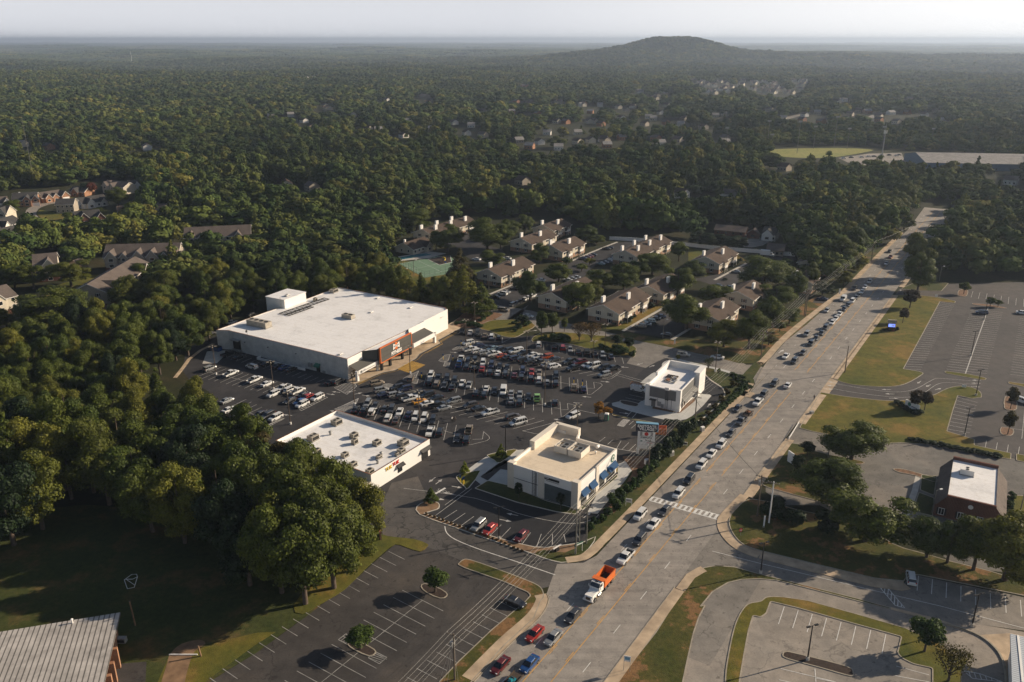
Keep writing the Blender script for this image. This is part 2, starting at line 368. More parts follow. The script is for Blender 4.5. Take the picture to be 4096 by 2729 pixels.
M['bark'] = plain('tree_bark', (.085,.062,.045), .95, 0, .35, 2.5, obj=True)
M['tire'] = plain('tyre_rubber', (.012,.012,.012), .8, 0, 0)
M['rim'] = plain('alloy_rim', (.35,.35,.35), .3, .8, 0)
M['lens'] = plain('headlight_lens', (.75,.75,.72), .12, .2, 0, 1, .8)
M['tail'] = plain('taillight_lens', (.38,.015,.012), .2, 0, 0, 1, .6)
GR = [(.03,.05,.015)]
M['hallroof'] = shingle('grey_metal_hall_roof', (.26,.24,.22))
M['blue_wall'] = plain('blue_grey_wall', (.10,.16,.22), .7, 0, .1, .3)
M['signblue'] = plain('sign_light_blue', (.16,.33,.45), .5, 0, 0)
M['signk'] = plain('sign_dark_blue', (.012,.016,.03), .5, 0, 0)
M['skin'] = plain('skin', (.35,.2,.14), .6, 0, 0)
M['leaf'] = leaves('leaves_green', GR, .25)
M['leaf_near'] = leaves('leaves_mixed_green', [(.044,.064,.013),(.074,.092,.017),(.056,.074,.015),(.110,.112,.019)], .2)
M['leaf_far'] = leaves('leaves_far_green', [(.036,.060,.022),(.066,.090,.028),(.048,.072,.024),(.095,.110,.032),(.040,.062,.024),(.120,.118,.036),(.056,.082,.026)], .0, dark=.6, stand=.9)
M['leaf_yel'] = leaves('leaves_yellow_green', [(.085,.095,.018),(.12,.10,.02)], .3)
M['leaf_org'] = leaves('leaves_orange', [(.16,.085,.015),(.20,.10,.02)], .3)
M['leaf_red'] = leaves('leaves_rust_red', [(.12,.028,.015),(.10,.03,.018)], .25)
M['leaf_pur'] = leaves('leaves_purple_brown', [(.040,.028,.018),(.036,.025,.017)], .2)
M['leaf_dry'] = leaves('leaves_dry_brown', [(.10,.065,.035),(.09,.06,.03)], .2)
M['leaf_bush'] = leaves('leaves_bush', [(.025,.05,.014),(.035,.06,.016)], .2)
M['leaf_lime'] = leaves('leaves_lime', [(.13,.16,.02)], .35)
# ------------------------------------------------------------------ terrain
def TZ(x, y):
    r = math.hypot(x, y); f = min(1, max(0, (r-2300)/1500)); f = f*f*(3-2*f)
    z = 0.0
    if f > 0:
        a = 7+9*min(1, r/9000)
        z = f*a*(math.sin(x*.0021+1.3)*math.cos(y*.0017+.4)+.6*math.sin(x*.0047+y*.0031)+.4*math.sin(y*.0062-x*.0013+2)-.6)
        z += f*14*math.sin(y*.0009+.5)*math.sin(x*.0006+2.2)
        dx, dy = x-850, y-4500
        z += f*34*math.exp(-((dx-150)/1500)**2-((dy-300)/1000)**2)
        hl_ = math.exp(-(dx/(300 if dx > 0 else 240))**2-(dy/420)**2)+.38*math.exp(-((dx+360)/300)**2-(dy/420)**2)
        hl_ = min(1, hl_); z = z*(1-hl_)+108*hl_
    return z
g = MB(); rs = [0.1]; r = 60.0
while r < 42000: rs.append(r); r *= 1.045
na = 120; vs = []
for r in rs:
    for k in range(na+1):
        a = R(-25)+R(230)*k/na; x, y = r*math.cos(a), r*math.sin(a)
        vs.append((x, y, TZ(x, y)))
# the same sheet closed behind the camera
fs = [(i*(na+1)+k, (i+1)*(na+1)+k, (i+1)*(na+1)+k+1, i*(na+1)+k+1) for i in range(len(rs)-1) for k in range(na)]
g.add(vs, fs, 0, True)
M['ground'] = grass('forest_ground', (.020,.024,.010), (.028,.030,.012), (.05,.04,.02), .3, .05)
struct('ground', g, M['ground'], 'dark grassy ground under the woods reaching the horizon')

UQ = [0]
def sheet(name, pts, z, m, label, r=0):
    UQ[0] += 1; z += .0004*(UQ[0] % 7)
    b = MB(); pts = rounded(pts, r) if r else pts
    b.cap([(p.x, p.y, z) for p in pts]); return struct(name, b, M[m], label)
def pad(name, pts, m, label, r=1.0, kerb='kerb', h=.12, kw=.22):   # raised bed with a kerb round it
    UQ[0] += 1; h += .002*(UQ[0] % 9)
    if area2(pts) < 0: pts = pts[::-1]
    pts = rounded(pts, r) if r else pts
    b = MB(); b.prism([(p.x,p.y) for p in pts], -.02, h-.02, 0)
    if kerb: b.ribbon(pts, kw, 0, h, 1, True)
    return struct(name, b, [M[m], M[kerb or 'kerb']], label)

# ------------------------------------------------------------------ highway frame
RD0 = P('F', 2110, 0); RTH = ang(P('F', 745, 1568), P('F', 2110, 0))
RD, RN = Vector((math.cos(RTH), math.sin(RTH), 0)), Vector((math.sin(RTH), -math.cos(RTH), 0))
def HW(s, off, z=0): q = RD0+RD*s+RN*off; return Vector((q.x, q.y, z))
def hws(p): q = p-RD0; return (q.dot(RD), q.dot(RN))

# left road edge follows the photo, right one is straight
Ledge = PP('C', [(1040,1449),(1125,1330),(1200,1190),(1375,990),(1640,770),(1790,660),(1900,545),(2040,400),(2140,300),(2230,215)])
Ledge2 = PP('F', [(370,1568),(640,1290),(860,1090),(935,960),(920,900)])
sheet('lot_ground', PP('K', [(495,772),(430,800),(418,850),(440,880),(480,900),(505,960),(600,1010),(700,1130),(800,1200),(880,1237),(985,1262),(1050,1290),(1240,1350),(1345,1300),(1480,1110),(1620,985),(1700,880),(1715,862),(1600,830),(1460,800),(1250,770),(1140,776),(1090,735),(1052,750),(1000,770)]), .010, 'asph', 'dark cracked asphalt of the shopping centre lot')
sheet('left_lot', PP('K', [(1000,1250),(905,1253),(830,1320),(700,1420),(590,1500),(480,1568),(330,1700),(1000,1720),(1060,1568),(1110,1520),(1225,1395),(1244,1362),(1236,1340),(1060,1288)]), .014, 'asph_mid', 'dark patched asphalt of the nearly empty lot')
sheet('access_road', PP('K', [(1150,745),(1215,700),(1200,720),(1245,765),(1290,800),(1410,770),(1465,800),(1440,835),(1500,850),(1600,842),(1700,875),(1735,850),(1700,830),(1600,812),(1480,780),(1400,765),(1300,742),(1225,715),(1140,700),(1120,712)]), .016, 'asph_grey', 'grey side road behind the shopping centre')
sheet('side_road', PP('C', [(60,1000),(250,1015),(500,1075),(840,1150),(1020,1195),(1145,1195),(1230,1240),(1120,1330),(1115,1300),(1060,1270),(900,1220),(700,1175),(560,1165),(480,1175),(400,1200),(250,1140),(245,1090),(60,1040)]), .020, 'asph_grey', 'grey side road meeting the highway by the restaurant')
sheet('approach_road', PP('K', [(985,1258),(880,1235),(872,1170),(900,1110),(960,1095),(985,1150),(955,1180),(1090,1225),(1215,1275),(1330,1290),(1345,1330),(1245,1352),(1190,1325),(1060,1288)]), .018, 'asph_app', 'cracked asphalt entrance road from the highway')
sheet('right_lot', PP('H', [(1290,100),(1500,70),(2700,40),(2900,1600),(2110,1345),(1840,1245),(1500,1150),(900,1000),(660,900),(560,880),(790,770)]), .010, 'asph_r', 'brown grey asphalt of the big striped lot on the right')
sheet('bank_drive', PP('H', [(545,1095),(700,1120),(1000,1160),(1200,1170),(1700,1255),(2110,1350),(2800,1500),(2900,2300),(1700,2150),(1400,1900),(1150,1850),(900,1800),(700,1700),(430,1700),(300,1600),(300,1400),(430,1240)]), .014, 'asph_drive', 'grey asphalt drive and lot round the brick bank')
sheet('loop_lot', PP('G', [(-500,1700),(-300,1400),(50,860),(200,700),(430,700),(1400,940),(2054,1090),(2700,1200),(2700,1900),(-500,1900)]), .012, 'asph_light', 'light asphalt lot with a curving drive')
sheet('side_street', PP('G', [(-60,400),(120,330),(215,430),(300,520),(440,575),(800,668),(1270,778),(1480,806),(1505,725),(1600,735),(2354,890),(2700,950),(2700,1180),(2054,1090),(1750,1075),(1130,893),(740,795),(430,716),(250,665),(60,655),(-150,700)]), .017, 'asph_grey', 'side street running right from the highway')
b = MB(); rp = Ledge2+[HW(hws(P('F',1240,670))[0]-14, -6.9), HW(hws(P('F',1240,670))[0], -6.9)]
poly = [HW(-140,-6.9)]+Ledge2[:]+[P('F',1000,675),P('F',1200,665),P('F',1300,610)]+[HW(s,-6.85) for s in (20,60,100)]+Ledge+[HW(430,-7)]+[HW(430,11.8),HW(-140,11.8)]
b.cap([(p.x,p.y,.024) for p in poly]); struct('road', b, M['road'], 'four lane highway with a centre turning lane')

sheet('side_street', [HW(-66,11.7),HW(-17,11.7),HW(-17,26),HW(-66,26)], .0155, 'asph_grey', 'mouth of the side street at the highway')
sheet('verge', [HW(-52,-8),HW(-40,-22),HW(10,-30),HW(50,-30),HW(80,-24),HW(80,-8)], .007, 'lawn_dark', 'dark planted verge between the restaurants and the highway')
# beige concrete apron pieces at side streets
_s2, _s3 = hws(P('H',700,880))[0], hws(P('H',790,765))[0]
sheet('curb_apron', [HW(_s2,11.8),HW(_s3,11.8),HW(_s3+2.5,14.6),HW(_s2-2.5,14.6)], .030, 'conc_tan', 'tan concrete where the right lot entrance meets the highway')
sheet('concrete_pad', PP('G', [(2010,1165),(2260,1150),(2700,1250),(2700,1900),(2225,1900),(2225,1500),(2200,1350),(2130,1240)]), .020, 'conc_tan', 'concrete pad by the metal canopy')

# sidewalks
def walk(name, pts, wd, label, m='conc_tan', z=.13):
    b = MB(); b.ribbon(pts, wd, 0, z, 0); return struct(name, b, M[m], label)
off = lambda pts, d: [p+Vector((-(pts[min(i+1,len(pts)-1)]-pts[max(i-1,0)]).normalized().y, (pts[min(i+1,len(pts)-1)]-pts[max(i-1,0)]).normalized().x, 0))*d for i, p in enumerate(pts)]
walk('sidewalk', off(smooth(PP('C', [(1145,1190),(1205,1175),(1375,990),(1640,775),(1790,665)]), 4, False), 1.3), 2.3, 'tan sidewalk along the apartments side of the highway')
walk('sidewalk', off(smooth(PP('C', [(1790,665),(1900,545),(2040,400),(2140,300),(2200,240)]), 4, False), 1.3), 2.2, 'tan sidewalk far up the highway beside the dark trees')
walk('sidewalk', off(smooth([P('F',1080,672),P('F',1210,650),P('F',1290,600),HW(-42,-7.1),HW(-30,-7),HW(-15,-7),HW(5,-7),HW(25,-7),HW(45,-7),HW(58,-7.2),P('C',1060,1420),P('C',1118,1335)], 4, False), 1.2), 2.1, 'tan sidewalk between the shrub hedge and the queue of cars')
walk('sidewalk', off(smooth(Ledge2, 4, False), 1.4), 2.4, 'tan sidewalk curving round the corner beside the near lot')
walk('sidewalk', [HW(s,13.0) for s in (-140,-100,-70,-48.5)], 2.2, 'tan sidewalk beside the rough verge at the lower right of the highway')
walk('sidewalk', [HW(-48.3,13.2),P('F',2010,768),P('F',2085,724),P('F',2110,714)], 2.0, 'short tan sidewalk turning into the side street')
walk('sidewalk', off(smooth(PP('G', [(350,160),(225,290),(190,350),(215,430),(300,515),(440,572)]), 4, False), -1.0) , 2.2, 'tan sidewalk round the corner with the red sign')
walk('sidewalk', off(PP('G', [(440,572),(800,665),(1270,778),(1440,800),(1480,790)]), -1.0)[::1], 1.9, 'tan sidewalk along the shaded side street', 'conc_tan')
s0 = hws(P('H',545,1095))[0]; s1 = hws(P('H',470,1215))[0]; s2 = hws(P('H',700,880))[0]; s3 = hws(P('H',790,765))[0]
walk('sidewalk', [HW(hws(P('G',350,160))[0],13.1), HW(s1,13.1)], 2.3, 'tan sidewalk in front of the tree island')
walk('sidewalk', [HW(s0,13.1), HW(s2,13.1)], 2.3, 'tan sidewalk in front of the lawn with the hedge sign')
walk('sidewalk', [HW(s3,13.1), HW(hws(P('H',1245,150))[0],13.1)], 2.3, 'tan sidewalk beside the long lawn')
walk('sidewalk', [HW(hws(P('H',1290,90))[0],13.1), HW(370,13.1)], 2.2, 'tan sidewalk beyond the far right entrance')
b = MB()
for a, c in ((-140,-48),(hws(P('G',350,160))[0],s1),(s0,s2),(s3,hws(P('H',1245,150))[0])): b.ribbon([HW(a,11.85),HW(c,11.85)], .16, 0, .14)
b.ribbon([HW(40,-6.95),HW(75,-6.95)], .16, 0, .14); b.ribbon(smooth(Ledge[1:-1],4,False), .16, 0, .14); b.ribbon(smooth(Ledge2,4,False), .16, 0, .14)
struct('kerb', b, M['kerb'], 'concrete kerbs along both sides of the highway')

# ------------------------------------------------------------------ lawns and islands on the right
pad('lawn', smooth(PP('H', [(1250,152),(1400,150),(1560,166),(1640,180),(1700,196)]),3,False)+PP('H',[(1695,208),(1585,197),(1460,430),(1315,695)])+smooth(PP('H',[(1385,706),(1457,722),(1440,745),(1330,805),(1200,827),(1000,818),(880,798),(800,766)]),3,False), 'lawn', 'long mown lawn between the highway and the striped lot', .4)
pad('lawn', PP('H', [(706,868)])+smooth(PP('H',[(860,895),(1000,912),(1200,930),(1350,925),(1520,895),(1640,840),(1740,822),(1830,835),(1885,868),(1890,905)]),3,False)+PP('H',[(1820,914),(1717,890),(1680,1000),(1636,1155),(1840,1216),(1838,1258),(2110,1318),(2106,1362),(1700,1292),(1500,1252),(1300,1240),(1110,1248),(1040,1185),(900,1180),(760,1178),(640,1155),(550,1130)]), 'lawn', 'lawn with the white hedge sign beside the lot entrance', .4)
pad('lawn', PP('H', [(2150,1322),(2300,1350),(2700,1430),(2700,1480),(2150,1370)]), 'lawn', 'grass strip behind the brick bank', .4)
pad('tree_island', PP('H', [(462,1240),(545,1250),(640,1295),(780,1332),(920,1356),(1012,1376),(1030,1388),(1005,1398),(900,1392)])+PP('G',[(1130,40),(1040,200),(965,215),(850,190),(700,150),(540,105),(500,95),(430,60)])+[P('H',235,1500)], 'lawn_rough', 'rough grass island with large trees beside the highway', .4)
pad('corner_lawn', smooth(PP('G', [(430,186),(352,180),(270,235),(222,300),(215,370),(260,455),(330,515),(440,552)]),3,False)+PP('G',[(800,640),(1270,752),(1480,772),(1515,722),(1600,728),(2354,878),(2700,940),(2700,830),(2354,775),(2100,700),(1800,625),(1650,580),(1480,535),(1395,500),(1300,440),(1100,340),(870,290),(700,255),(520,200)]), 'lawn_rough', 'shaded rough corner lawn with shrubs and straw under the trees', .4)
sheet('side_walk_base', PP('G',[(300,500),(440,545),(800,630),(1270,744),(1480,768),(1480,806),(1270,780),(800,670),(440,577),(300,520)]), .0225, 'conc_tan', 'tan sidewalk edge along the shaded side street')
pad('verge', PP('F',[(1450,1568),(1750,1190),(1995,800),(2112,738),(2104,706)])+PP('F',[(2190,692),(2270,692)])+PP('G',[(100,662),(250,672),(430,722),(750,802),(1130,898),(1385,968),(1375,975),(1180,925),(800,828),(560,767),(430,757),(300,762),(200,785),(90,850),(0,960)])+PP('F',[(2120,985),(2070,1080),(2030,1200),(1985,1400),(1950,1568),(1900,1900),(1200,1900)]), 'lawn_rough', 'rough brown verge between the highway and the curving drive', .4)
b = MB(); b.prism(PP('G',[(1385,962),(1700,1040),(1900,1110),(2050,1180),(2050,1186),(1890,1122),(1700,1062),(1385,978)]), -.01, .1); struct('median', b, M['conc_tan'], 'thin concrete median of the side street')
b = MB(); b.ribbon(smooth(PP('G',[(1700,1064),(1880,1112),(2040,1178),(2150,1270),(2205,1370),(2222,1506),(2222,1700)]),4,False), .35, 0, .28); struct('kerb', b, M['kerb'], 'high curved kerb beside the metal canopy')
pad('verge', smooth(PP('G', [(180,1800),(184,1506),(200,1350),(245,1130),(292,1010),(352,940),(440,922),(482,892),(560,888),(620,892)]),3,False)+PP('G',[(780,915),(1130,1012),(1500,1118),(1560,1150),(1740,1205),(1800,1290),(1960,1340),(1900,1440),(1895,1800),(1690,1800),(1690,1405),(1550,1375),(1470,1335),(1435,1295),(1465,1177),(1130,1085),(700,965),(512,920),(480,1008),(440,1035),(385,1022),(352,1130),(320,1300),(285,1506),(270,1800)]), 'lawn', 'curved grass verge round the lower right lot', .5, 'kerb')
pad('mulch_island', smooth(PP('G', [(603,1305),(625,1287),(700,1300),(1060,1392),(1112,1440),(1108,1460),(1060,1455),(850,1395),(630,1335)]),3), 'mulch', 'long mulch island with a lamp post in the lower right lot', 0)
pad('grass_island', smooth(PP('H', [(1625,718),(1640,713),(1800,735),(1915,760),(1922,770),(1900,776),(1750,750),(1640,730)]),2), 'lawn', 'thin grass island at the near end of the double striped rows', 0)
pad('grass_island', PP('H', [(2092,790),(2300,820),(2300,845),(2095,805)]), 'lawn', 'thin grass island at the right edge of the photo', .4)
pad('tree_bed', smooth(PP('H', [(2068,900),(2145,915),(2150,990),(2105,1000),(2062,985)]),2), 'straw', 'straw bed of the upper small tree in the right lot', 0)
pad('tree_bed', smooth(PP('H', [(2040,1125),(2125,1140),(2120,1180),(2080,1188),(2035,1170)]),2), 'straw', 'straw bed of the lower small tree in the right lot', 0)
pad('tree_bed', smooth(PP('V', [(1525,455),(1560,450),(1800,470),(2040,515),(2045,525),(1980,522),(1600,475)]),2), 'straw', 'narrow bed at the far end of the double striped rows', 0)
pad('tree_bed', smooth(PP('V', [(1300,310),(1320,240),(1450,230),(1440,320),(1390,340),(1310,325)]),2), 'straw', 'kerbed bed of the far small tree in shade', 0)
pad('lawn', PP('V', [(420,210),(700,90),(1150,130),(1040,255),(700,245),(430,222)]), 'lawn_dark', 'shaded grass corner at the far entrance', .5)
pad('grass_island', smooth(PP('H', [(1245,1440),(1260,1430),(1340,1440),(1480,1480),(1560,1500),(1560,1530),(1480,1510),(1400,1480),(1300,1462)]),2), 'straw', 'narrow kerbed island before the bank', 0)
pad('lawn', PP('G',[(1610,0),(1720,10),(1700,150),(1600,110)])+[], 'lawn_dark', 'grass patch left of the bank', .4)
pad('lawn', PP('G',[(1590,130),(1700,170),(1690,300),(1545,265)]), 'lawn_dark', 'dark bed at the corner of the bank', .4)
pad('lawn', PP('G',[(2250,150),(2500,160),(2700,500),(2354,420),(2240,330)]), 'lawn', 'grass bed with round bushes right of the bank', .4)
walk('footpath', PP('G', [(1590,0),(1560,120),(1500,280),(1490,320),(1800,380),(2050,440)]), 1.4, 'concrete footpath round the bank', 'conc', .05)

# ------------------------------------------------------------------ beds of the shopping centre
pad('grass_island', smooth(PP('E', [(1345,520),(1390,570),(1480,590),(1620,605),(1700,635),(1705,652),(1655,688),(1560,660),(1485,640),(1400,700),(1290,800),(1150,940),(1040,1010),(950,1060),(860,1110),(800,1050),(1000,800),(1200,600)]),2), 'lawn', 'grass tongue at the foot of the big near trees', 0, None)
pad('verge', smooth(PP('F', [(250,680),(290,645),(350,648),(560,720),(830,825),(890,880),(895,930)]),3,False)+PP('F',[(870,960),(820,1090),(600,1290),(350,1568),(150,1800),(-50,1800),(110,1568),(250,1420),(500,1180),(760,960),(800,915),(780,890),(600,810),(300,705)]), 'lawn_rough', 'grass verge with worn patches round the near lot', .4, 'kerb')
pad('straw_bed', smooth(PP('F', [(0,205),(50,198),(100,215),(108,240),(90,262),(0,290),(20,300),(260,388),(520,470),(830,548),(1000,540),(1200,510),(1290,470),(1240,560),(1100,660),(960,650),(820,600),(700,560),(500,495),(200,390),(-40,300),(-60,240)]),2), 'soil', 'bare soil bed with tiny shrubs beside the coffee shop lot', 0, 'kerb_new')
pad('corner_lawn', smooth(PP('F', [(835,600),(900,570),(1060,590),(1200,510),(1350,360),(1480,220),(1700,20),(1740,30),(1600,220),(1400,440),(1280,590),(1200,650),(1080,668),(940,645)]),2), 'lawn_dark', 'grass corner under the double utility pole', 0, None)
pad('hedge_bed', PP('D', [(1010,1090),(1230,750),(1310,760),(1380,560),(1540,540),(1560,400),(1860,250),(2040,60),(2156,-60),(2300,-220),(2330,-200),(2140,90),(1830,420),(1560,700),(1330,960),(1180,1150),(1000,1350),(900,1350),(880,1250)]), 'lawn_dark', 'planted bed between the restaurants and the sidewalk', 1, None)
pad('straw_bed', PP('D', [(1150,640),(1330,640),(1560,520),(1560,560),(1380,720),(1300,760),(1100,1080),(960,1150),(1180,860),(1240,760)]), 'straw', 'straw bed behind the tall sign', 1, None, .135)
b = MB(); b.cap([(p.x,p.y,.020) for p in rounded(PP('D', [(-71,888),(0,895),(330,1010),(640,1085),(800,1110),(960,1090),(1020,1060),(900,1200),(860,1240),(830,1310),(480,1335),(-60,1180),(-314,1107),(-236,1022)]),1)]); struct('new_asphalt', b, M['asph_new'], 'fresh black asphalt beside the coffee shop')
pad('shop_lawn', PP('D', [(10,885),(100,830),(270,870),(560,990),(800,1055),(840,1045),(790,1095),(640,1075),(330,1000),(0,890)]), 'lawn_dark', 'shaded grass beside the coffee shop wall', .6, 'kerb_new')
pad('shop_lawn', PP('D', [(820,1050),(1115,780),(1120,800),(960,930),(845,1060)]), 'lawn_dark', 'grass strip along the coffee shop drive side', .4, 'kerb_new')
sheet('drive_through', PP('D', [(880,1080),(960,1090),(1225,770),(1300,750),(1200,670),(1120,700),(1120,790),(960,930)]), .026, 'conc_new', 'pale concrete drive through lane of the coffee shop')
pad('plaza', PP('D', [(90,640),(0,700),(-80,760),(60,870),(80,850),(230,910),(268,880),(268,750),(200,740),(100,830),(40,800),(330,590),(390,585),(290,680)]), 'conc_new', 'pale concrete walk in front of the coffee shop', .4, None, .06)
pad('grass_island', smooth(PP('D', [(100,640),(115,625),(250,595),(330,590),(200,690),(150,670)]),2), 'lawn', 'kerbed island with the lime green sapling', 0, 'kerb_new')
pad('grass_island', smooth(PP('F', [(242,30),(250,5),(310,-10),(420,-30),(330,100),(300,90)]),2), 'lawn', 'kerbed island with two yellow bollards', 0, 'kerb_new')
pad('tree_bed', smooth(PP('E', [(1662,925),(1685,905),(1760,925),(1830,965),(1832,990),(1790,1003),(1700,965)]),2), 'mulch', 'dark mulch oval under the upper tree of the near lot', 0)
pad('tree_bed', smooth(PP('E', [(1168,1315),(1195,1292),(1270,1310),(1345,1350),(1350,1375),(1310,1393),(1215,1352)]),2), 'mulch', 'dark mulch oval under the lower tree of the near lot', 0)
# restaurant on the right
sheet('new_asphalt', smooth(PP('U', [(-80,1060),(0,1000),(110,860),(360,690),(460,400),(620,250),(930,90),(1100,80),(1700,330),(1900,480),(2090,640),(2110,740),(2000,900),(1750,1160),(1560,1280),(900,1290),(250,1170)]),3), .022, 'asph_new', 'fresh black asphalt ring round the white restaurant')
sheet('concrete_apron', smooth(PP('U', [(0,960),(110,880),(480,880),(620,830),(600,700),(560,540),(520,530),(740,350),(860,350),(1300,500),(1700,740),(1865,770),(1500,1150),(1300,1225),(1100,1240),(750,1170)]),2), .028, 'conc_new', 'pale concrete apron round the white restaurant')
sheet('asphalt_bay', PP('U', [(160,870),(380,690),(610,740),(610,820),(540,870),(480,920)]), .034, 'asph_new', 'black parking bays beside the white restaurant')
pad('mulch_island', smooth(PP('U', [(140,880),(160,862),(250,865),(480,920),(440,975),(200,930)]),2), 'mulch', 'dark mulch island beside the white restaurant', 0, 'kerb_new')
pad('planting_bed', PP('U', [(770,955),(1190,1060),(1180,1085),(1100,1080),(745,1010)]), 'straw', 'brown bed at the near wall of the white restaurant', .3, None, .09)
pad('planting_bed', PP('U', [(1270,1010),(1560,800),(1600,830),(1290,1085),(1215,1100)]), 'straw', 'brown bed along the sunny wall of the white restaurant', .3, None, .09)
pad('concrete_corner', smooth(PP('U', [(930,220),(940,160),(1020,110),(1110,120),(1020,200),(960,250)]),2), 'conc_new', 'round concrete corner behind the white restaurant', 0, None)
b = MB(); b.ribbon(smooth(PP('U', [(1100,80),(1450,180),(1700,340),(1850,480),(2020,590),(2105,680),(2100,790),(1990,930),(1850,1080),(1700,1200),(1560,1275),(1450,1300)]),4,False), .45, 0, .16); struct('kerb', b, M['kerb_new'], 'pale kerb ring round the restaurant drive')
pad('lawn', smooth(PP('U', [(1130,95),(1300,90),(1700,170),(2354,370),(2500,440),(2354,800),(2250,900),(1990,1080),(1700,1260),(1600,1320),(1750,1190),(2010,920),(2120,790),(2120,680),(2030,580),(1860,470),(1710,330),(1460,165)]),1), 'lawn_dark', 'planted slope between the restaurant drive and the sidewalk', 0, None)
walk('footpath', smooth(PP('U', [(1120,75),(1300,110),(1700,205),(2100,300),(2354,385)]),3,False), 1.6, 'pale footpath along the side road', 'conc_new', .12)
pad('grass_strip', PP('U', [(0,1110),(330,1195),(830,1290),(820,1315),(330,1215),(0,1140)]), 'lawn', 'thin grass strip behind the tall sign', .3)
sheet('worn_asphalt', PP('D', [(1040,310),(1110,335),(1440,400),(1500,500),(1300,620),(1100,570),(830,470),(850,360),(930,330)]), .022, 'asph_mid', 'worn asphalt lot behind the tall sign')
# store front walk and islands at the top of the lot
SO, STH = P('A',1360,920), R(61.5)
def SL(x, y, z=0): return Vector((SO.x+x*math.cos(STH)-y*math.sin(STH), SO.y+x*math.sin(STH)+y*math.cos(STH), z))
pad('store_walk', [SL(-2,-1),SL(-2,-4),SL(10,-6),SL(14,-8.5),SL(27,-8.5),SL(31,-7),SL(44,-7.5),SL(46,-5),SL(64,-5),SL(74,-3),SL(72,2),SL(60,1),SL(0,1)], 'conc_tan', 'tan concrete walk along the gym front', .5, 'kerb')
b = MB()
for i in range(34):
    x = -1+i*.55; y0 = -4.2-(2.4*max(0,x-9)/5 if x < 14 else 2.4); b.box(0,-.09,0,1.3,.09,.004, 0, Matrix.Translation(SL(x,y0-.3,.022)) @ Matrix.Rotation(STH-R(50),4,'Z'))
for i in range(26): b.box(0,-.09,0,1.2,.09,.004, 0, Matrix.Translation(SL(33+i*.9,-8.1+(1.8 if i>11 else 0),.022)) @ Matrix.Rotation(STH-R(50),4,'Z'))
b.ribbon([SL(-2,-5.6),SL(9,-6.6),SL(14,-9.6),SL(27,-9.6),SL(31,-8.4),SL(44,-8.6),SL(46,-6.2),SL(58,-6.2)], .14, .018, .024)
q = PP('A',[(1715,825),(1845,770),(1962,805),(1845,868)])
for k in range(30):
    t = k/29; a, c = q[0].lerp(q[1],t), q[3].lerp(q[2],t); b.ribbon([a,c], .22, .018, .024)
struct('fire_lane_markings', b, M['paint_o'], 'yellow hatched fire lane paint in front of the gym')
pad('lawn', smooth(PP('N', [(560,100),(720,60),(1000,0),(1500,20),(1700,110),(1560,200),(1380,310),(1250,335),(1050,300),(850,215),(700,180)]),2), 'lawn', 'sunlit grass island above the lot beside the drive', 0)
pad('straw_bed', smooth(PP('B', [(620,960),(760,850),(900,880),(1000,900),(880,960),(780,1000),(660,1000)]),2), 'straw', 'straw bed behind the top parking row', 0, None)
pad('lawn', smooth(PP('O', [(0,110),(90,50),(250,0),(700,10),(1200,60),(1480,90),(1900,260),(1950,330),(1930,440),(1890,475),(1780,450),(1500,440),(1300,350),(1000,300),(700,220),(350,190),(130,170),(0,180)]),2), 'lawn', 'grass island with shrubs above the right end of the lot', 0)
sheet('loading_apron', PP('A',[(250,700),(310,690),(430,690),(330,790),(215,795)]), .022, 'conc', 'worn concrete patch by the loading dock')
walk('footpath', PP('A',[(0,905),(60,830),(110,760),(200,690),(300,640)]), 1.2, 'kerb line at the foot of the wood', 'conc_tan', .1)

# ------------------------------------------------------------------ left lawn
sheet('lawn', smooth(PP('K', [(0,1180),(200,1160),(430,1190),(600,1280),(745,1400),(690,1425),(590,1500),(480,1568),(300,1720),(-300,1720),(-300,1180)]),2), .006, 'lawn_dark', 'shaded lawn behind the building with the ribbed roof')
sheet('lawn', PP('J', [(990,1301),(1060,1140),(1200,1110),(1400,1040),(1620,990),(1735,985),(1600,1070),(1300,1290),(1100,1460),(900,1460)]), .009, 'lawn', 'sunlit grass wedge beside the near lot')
sheet('dirt_drive', smooth(PP('J', [(1000,1400),(1050,1180),(1070,1120),(1140,1060),(1250,1035),(1290,1060),(1220,1110),(1185,1200),(1160,1301),(1150,1400)]),2), .016, 'soil', 'worn dirt track running into the shaded lawn')
sheet('asphalt_pad', PP('J', [(715,1190),(920,1172),(908,1400),(700,1400)]), .014, 'asph_mid', 'small asphalt pad beside the ribbed roof building')
# ------------------------------------------------------------------ painted markings
def line(b, a, c, wd=.13, z=.040): 
    d = (c-a); L = d.length
    if L < .05: return
    n = Vector((-d.y, d.x, 0))/L*wd/2
    b.add([(a-n).xy.to_tuple()+(z,), (c-n).xy.to_tuple()+(z,), (c+n).xy.to_tuple()+(z,), (a+n).xy.to_tuple()+(z,)], [(0,1,2,3)], 0)
def stalls(b, t, l1, l2, n=None, cross=False, wd=.13, t2=None):
    a0, a1 = P(t,*l1[:2]), P(t,*l1[2:]); b0, b1 = P(t2 or t,*l2[:2]), P(t2 or t,*l2[2:])
    th = ang(a0,a1); d = (b0-a0); dd = abs(d.x*math.sin(th)-d.y*math.cos(th))
    if n is None: n = max(1, round(dd/2.72))
    for k in range(n+1):
        f = k/n; line(b, a0.lerp(b0,f), a1.lerp(b1,f), wd)
    if cross: line(b, (a0+a1)/2, (b0+b1)/2, .12, .0445)
    return n
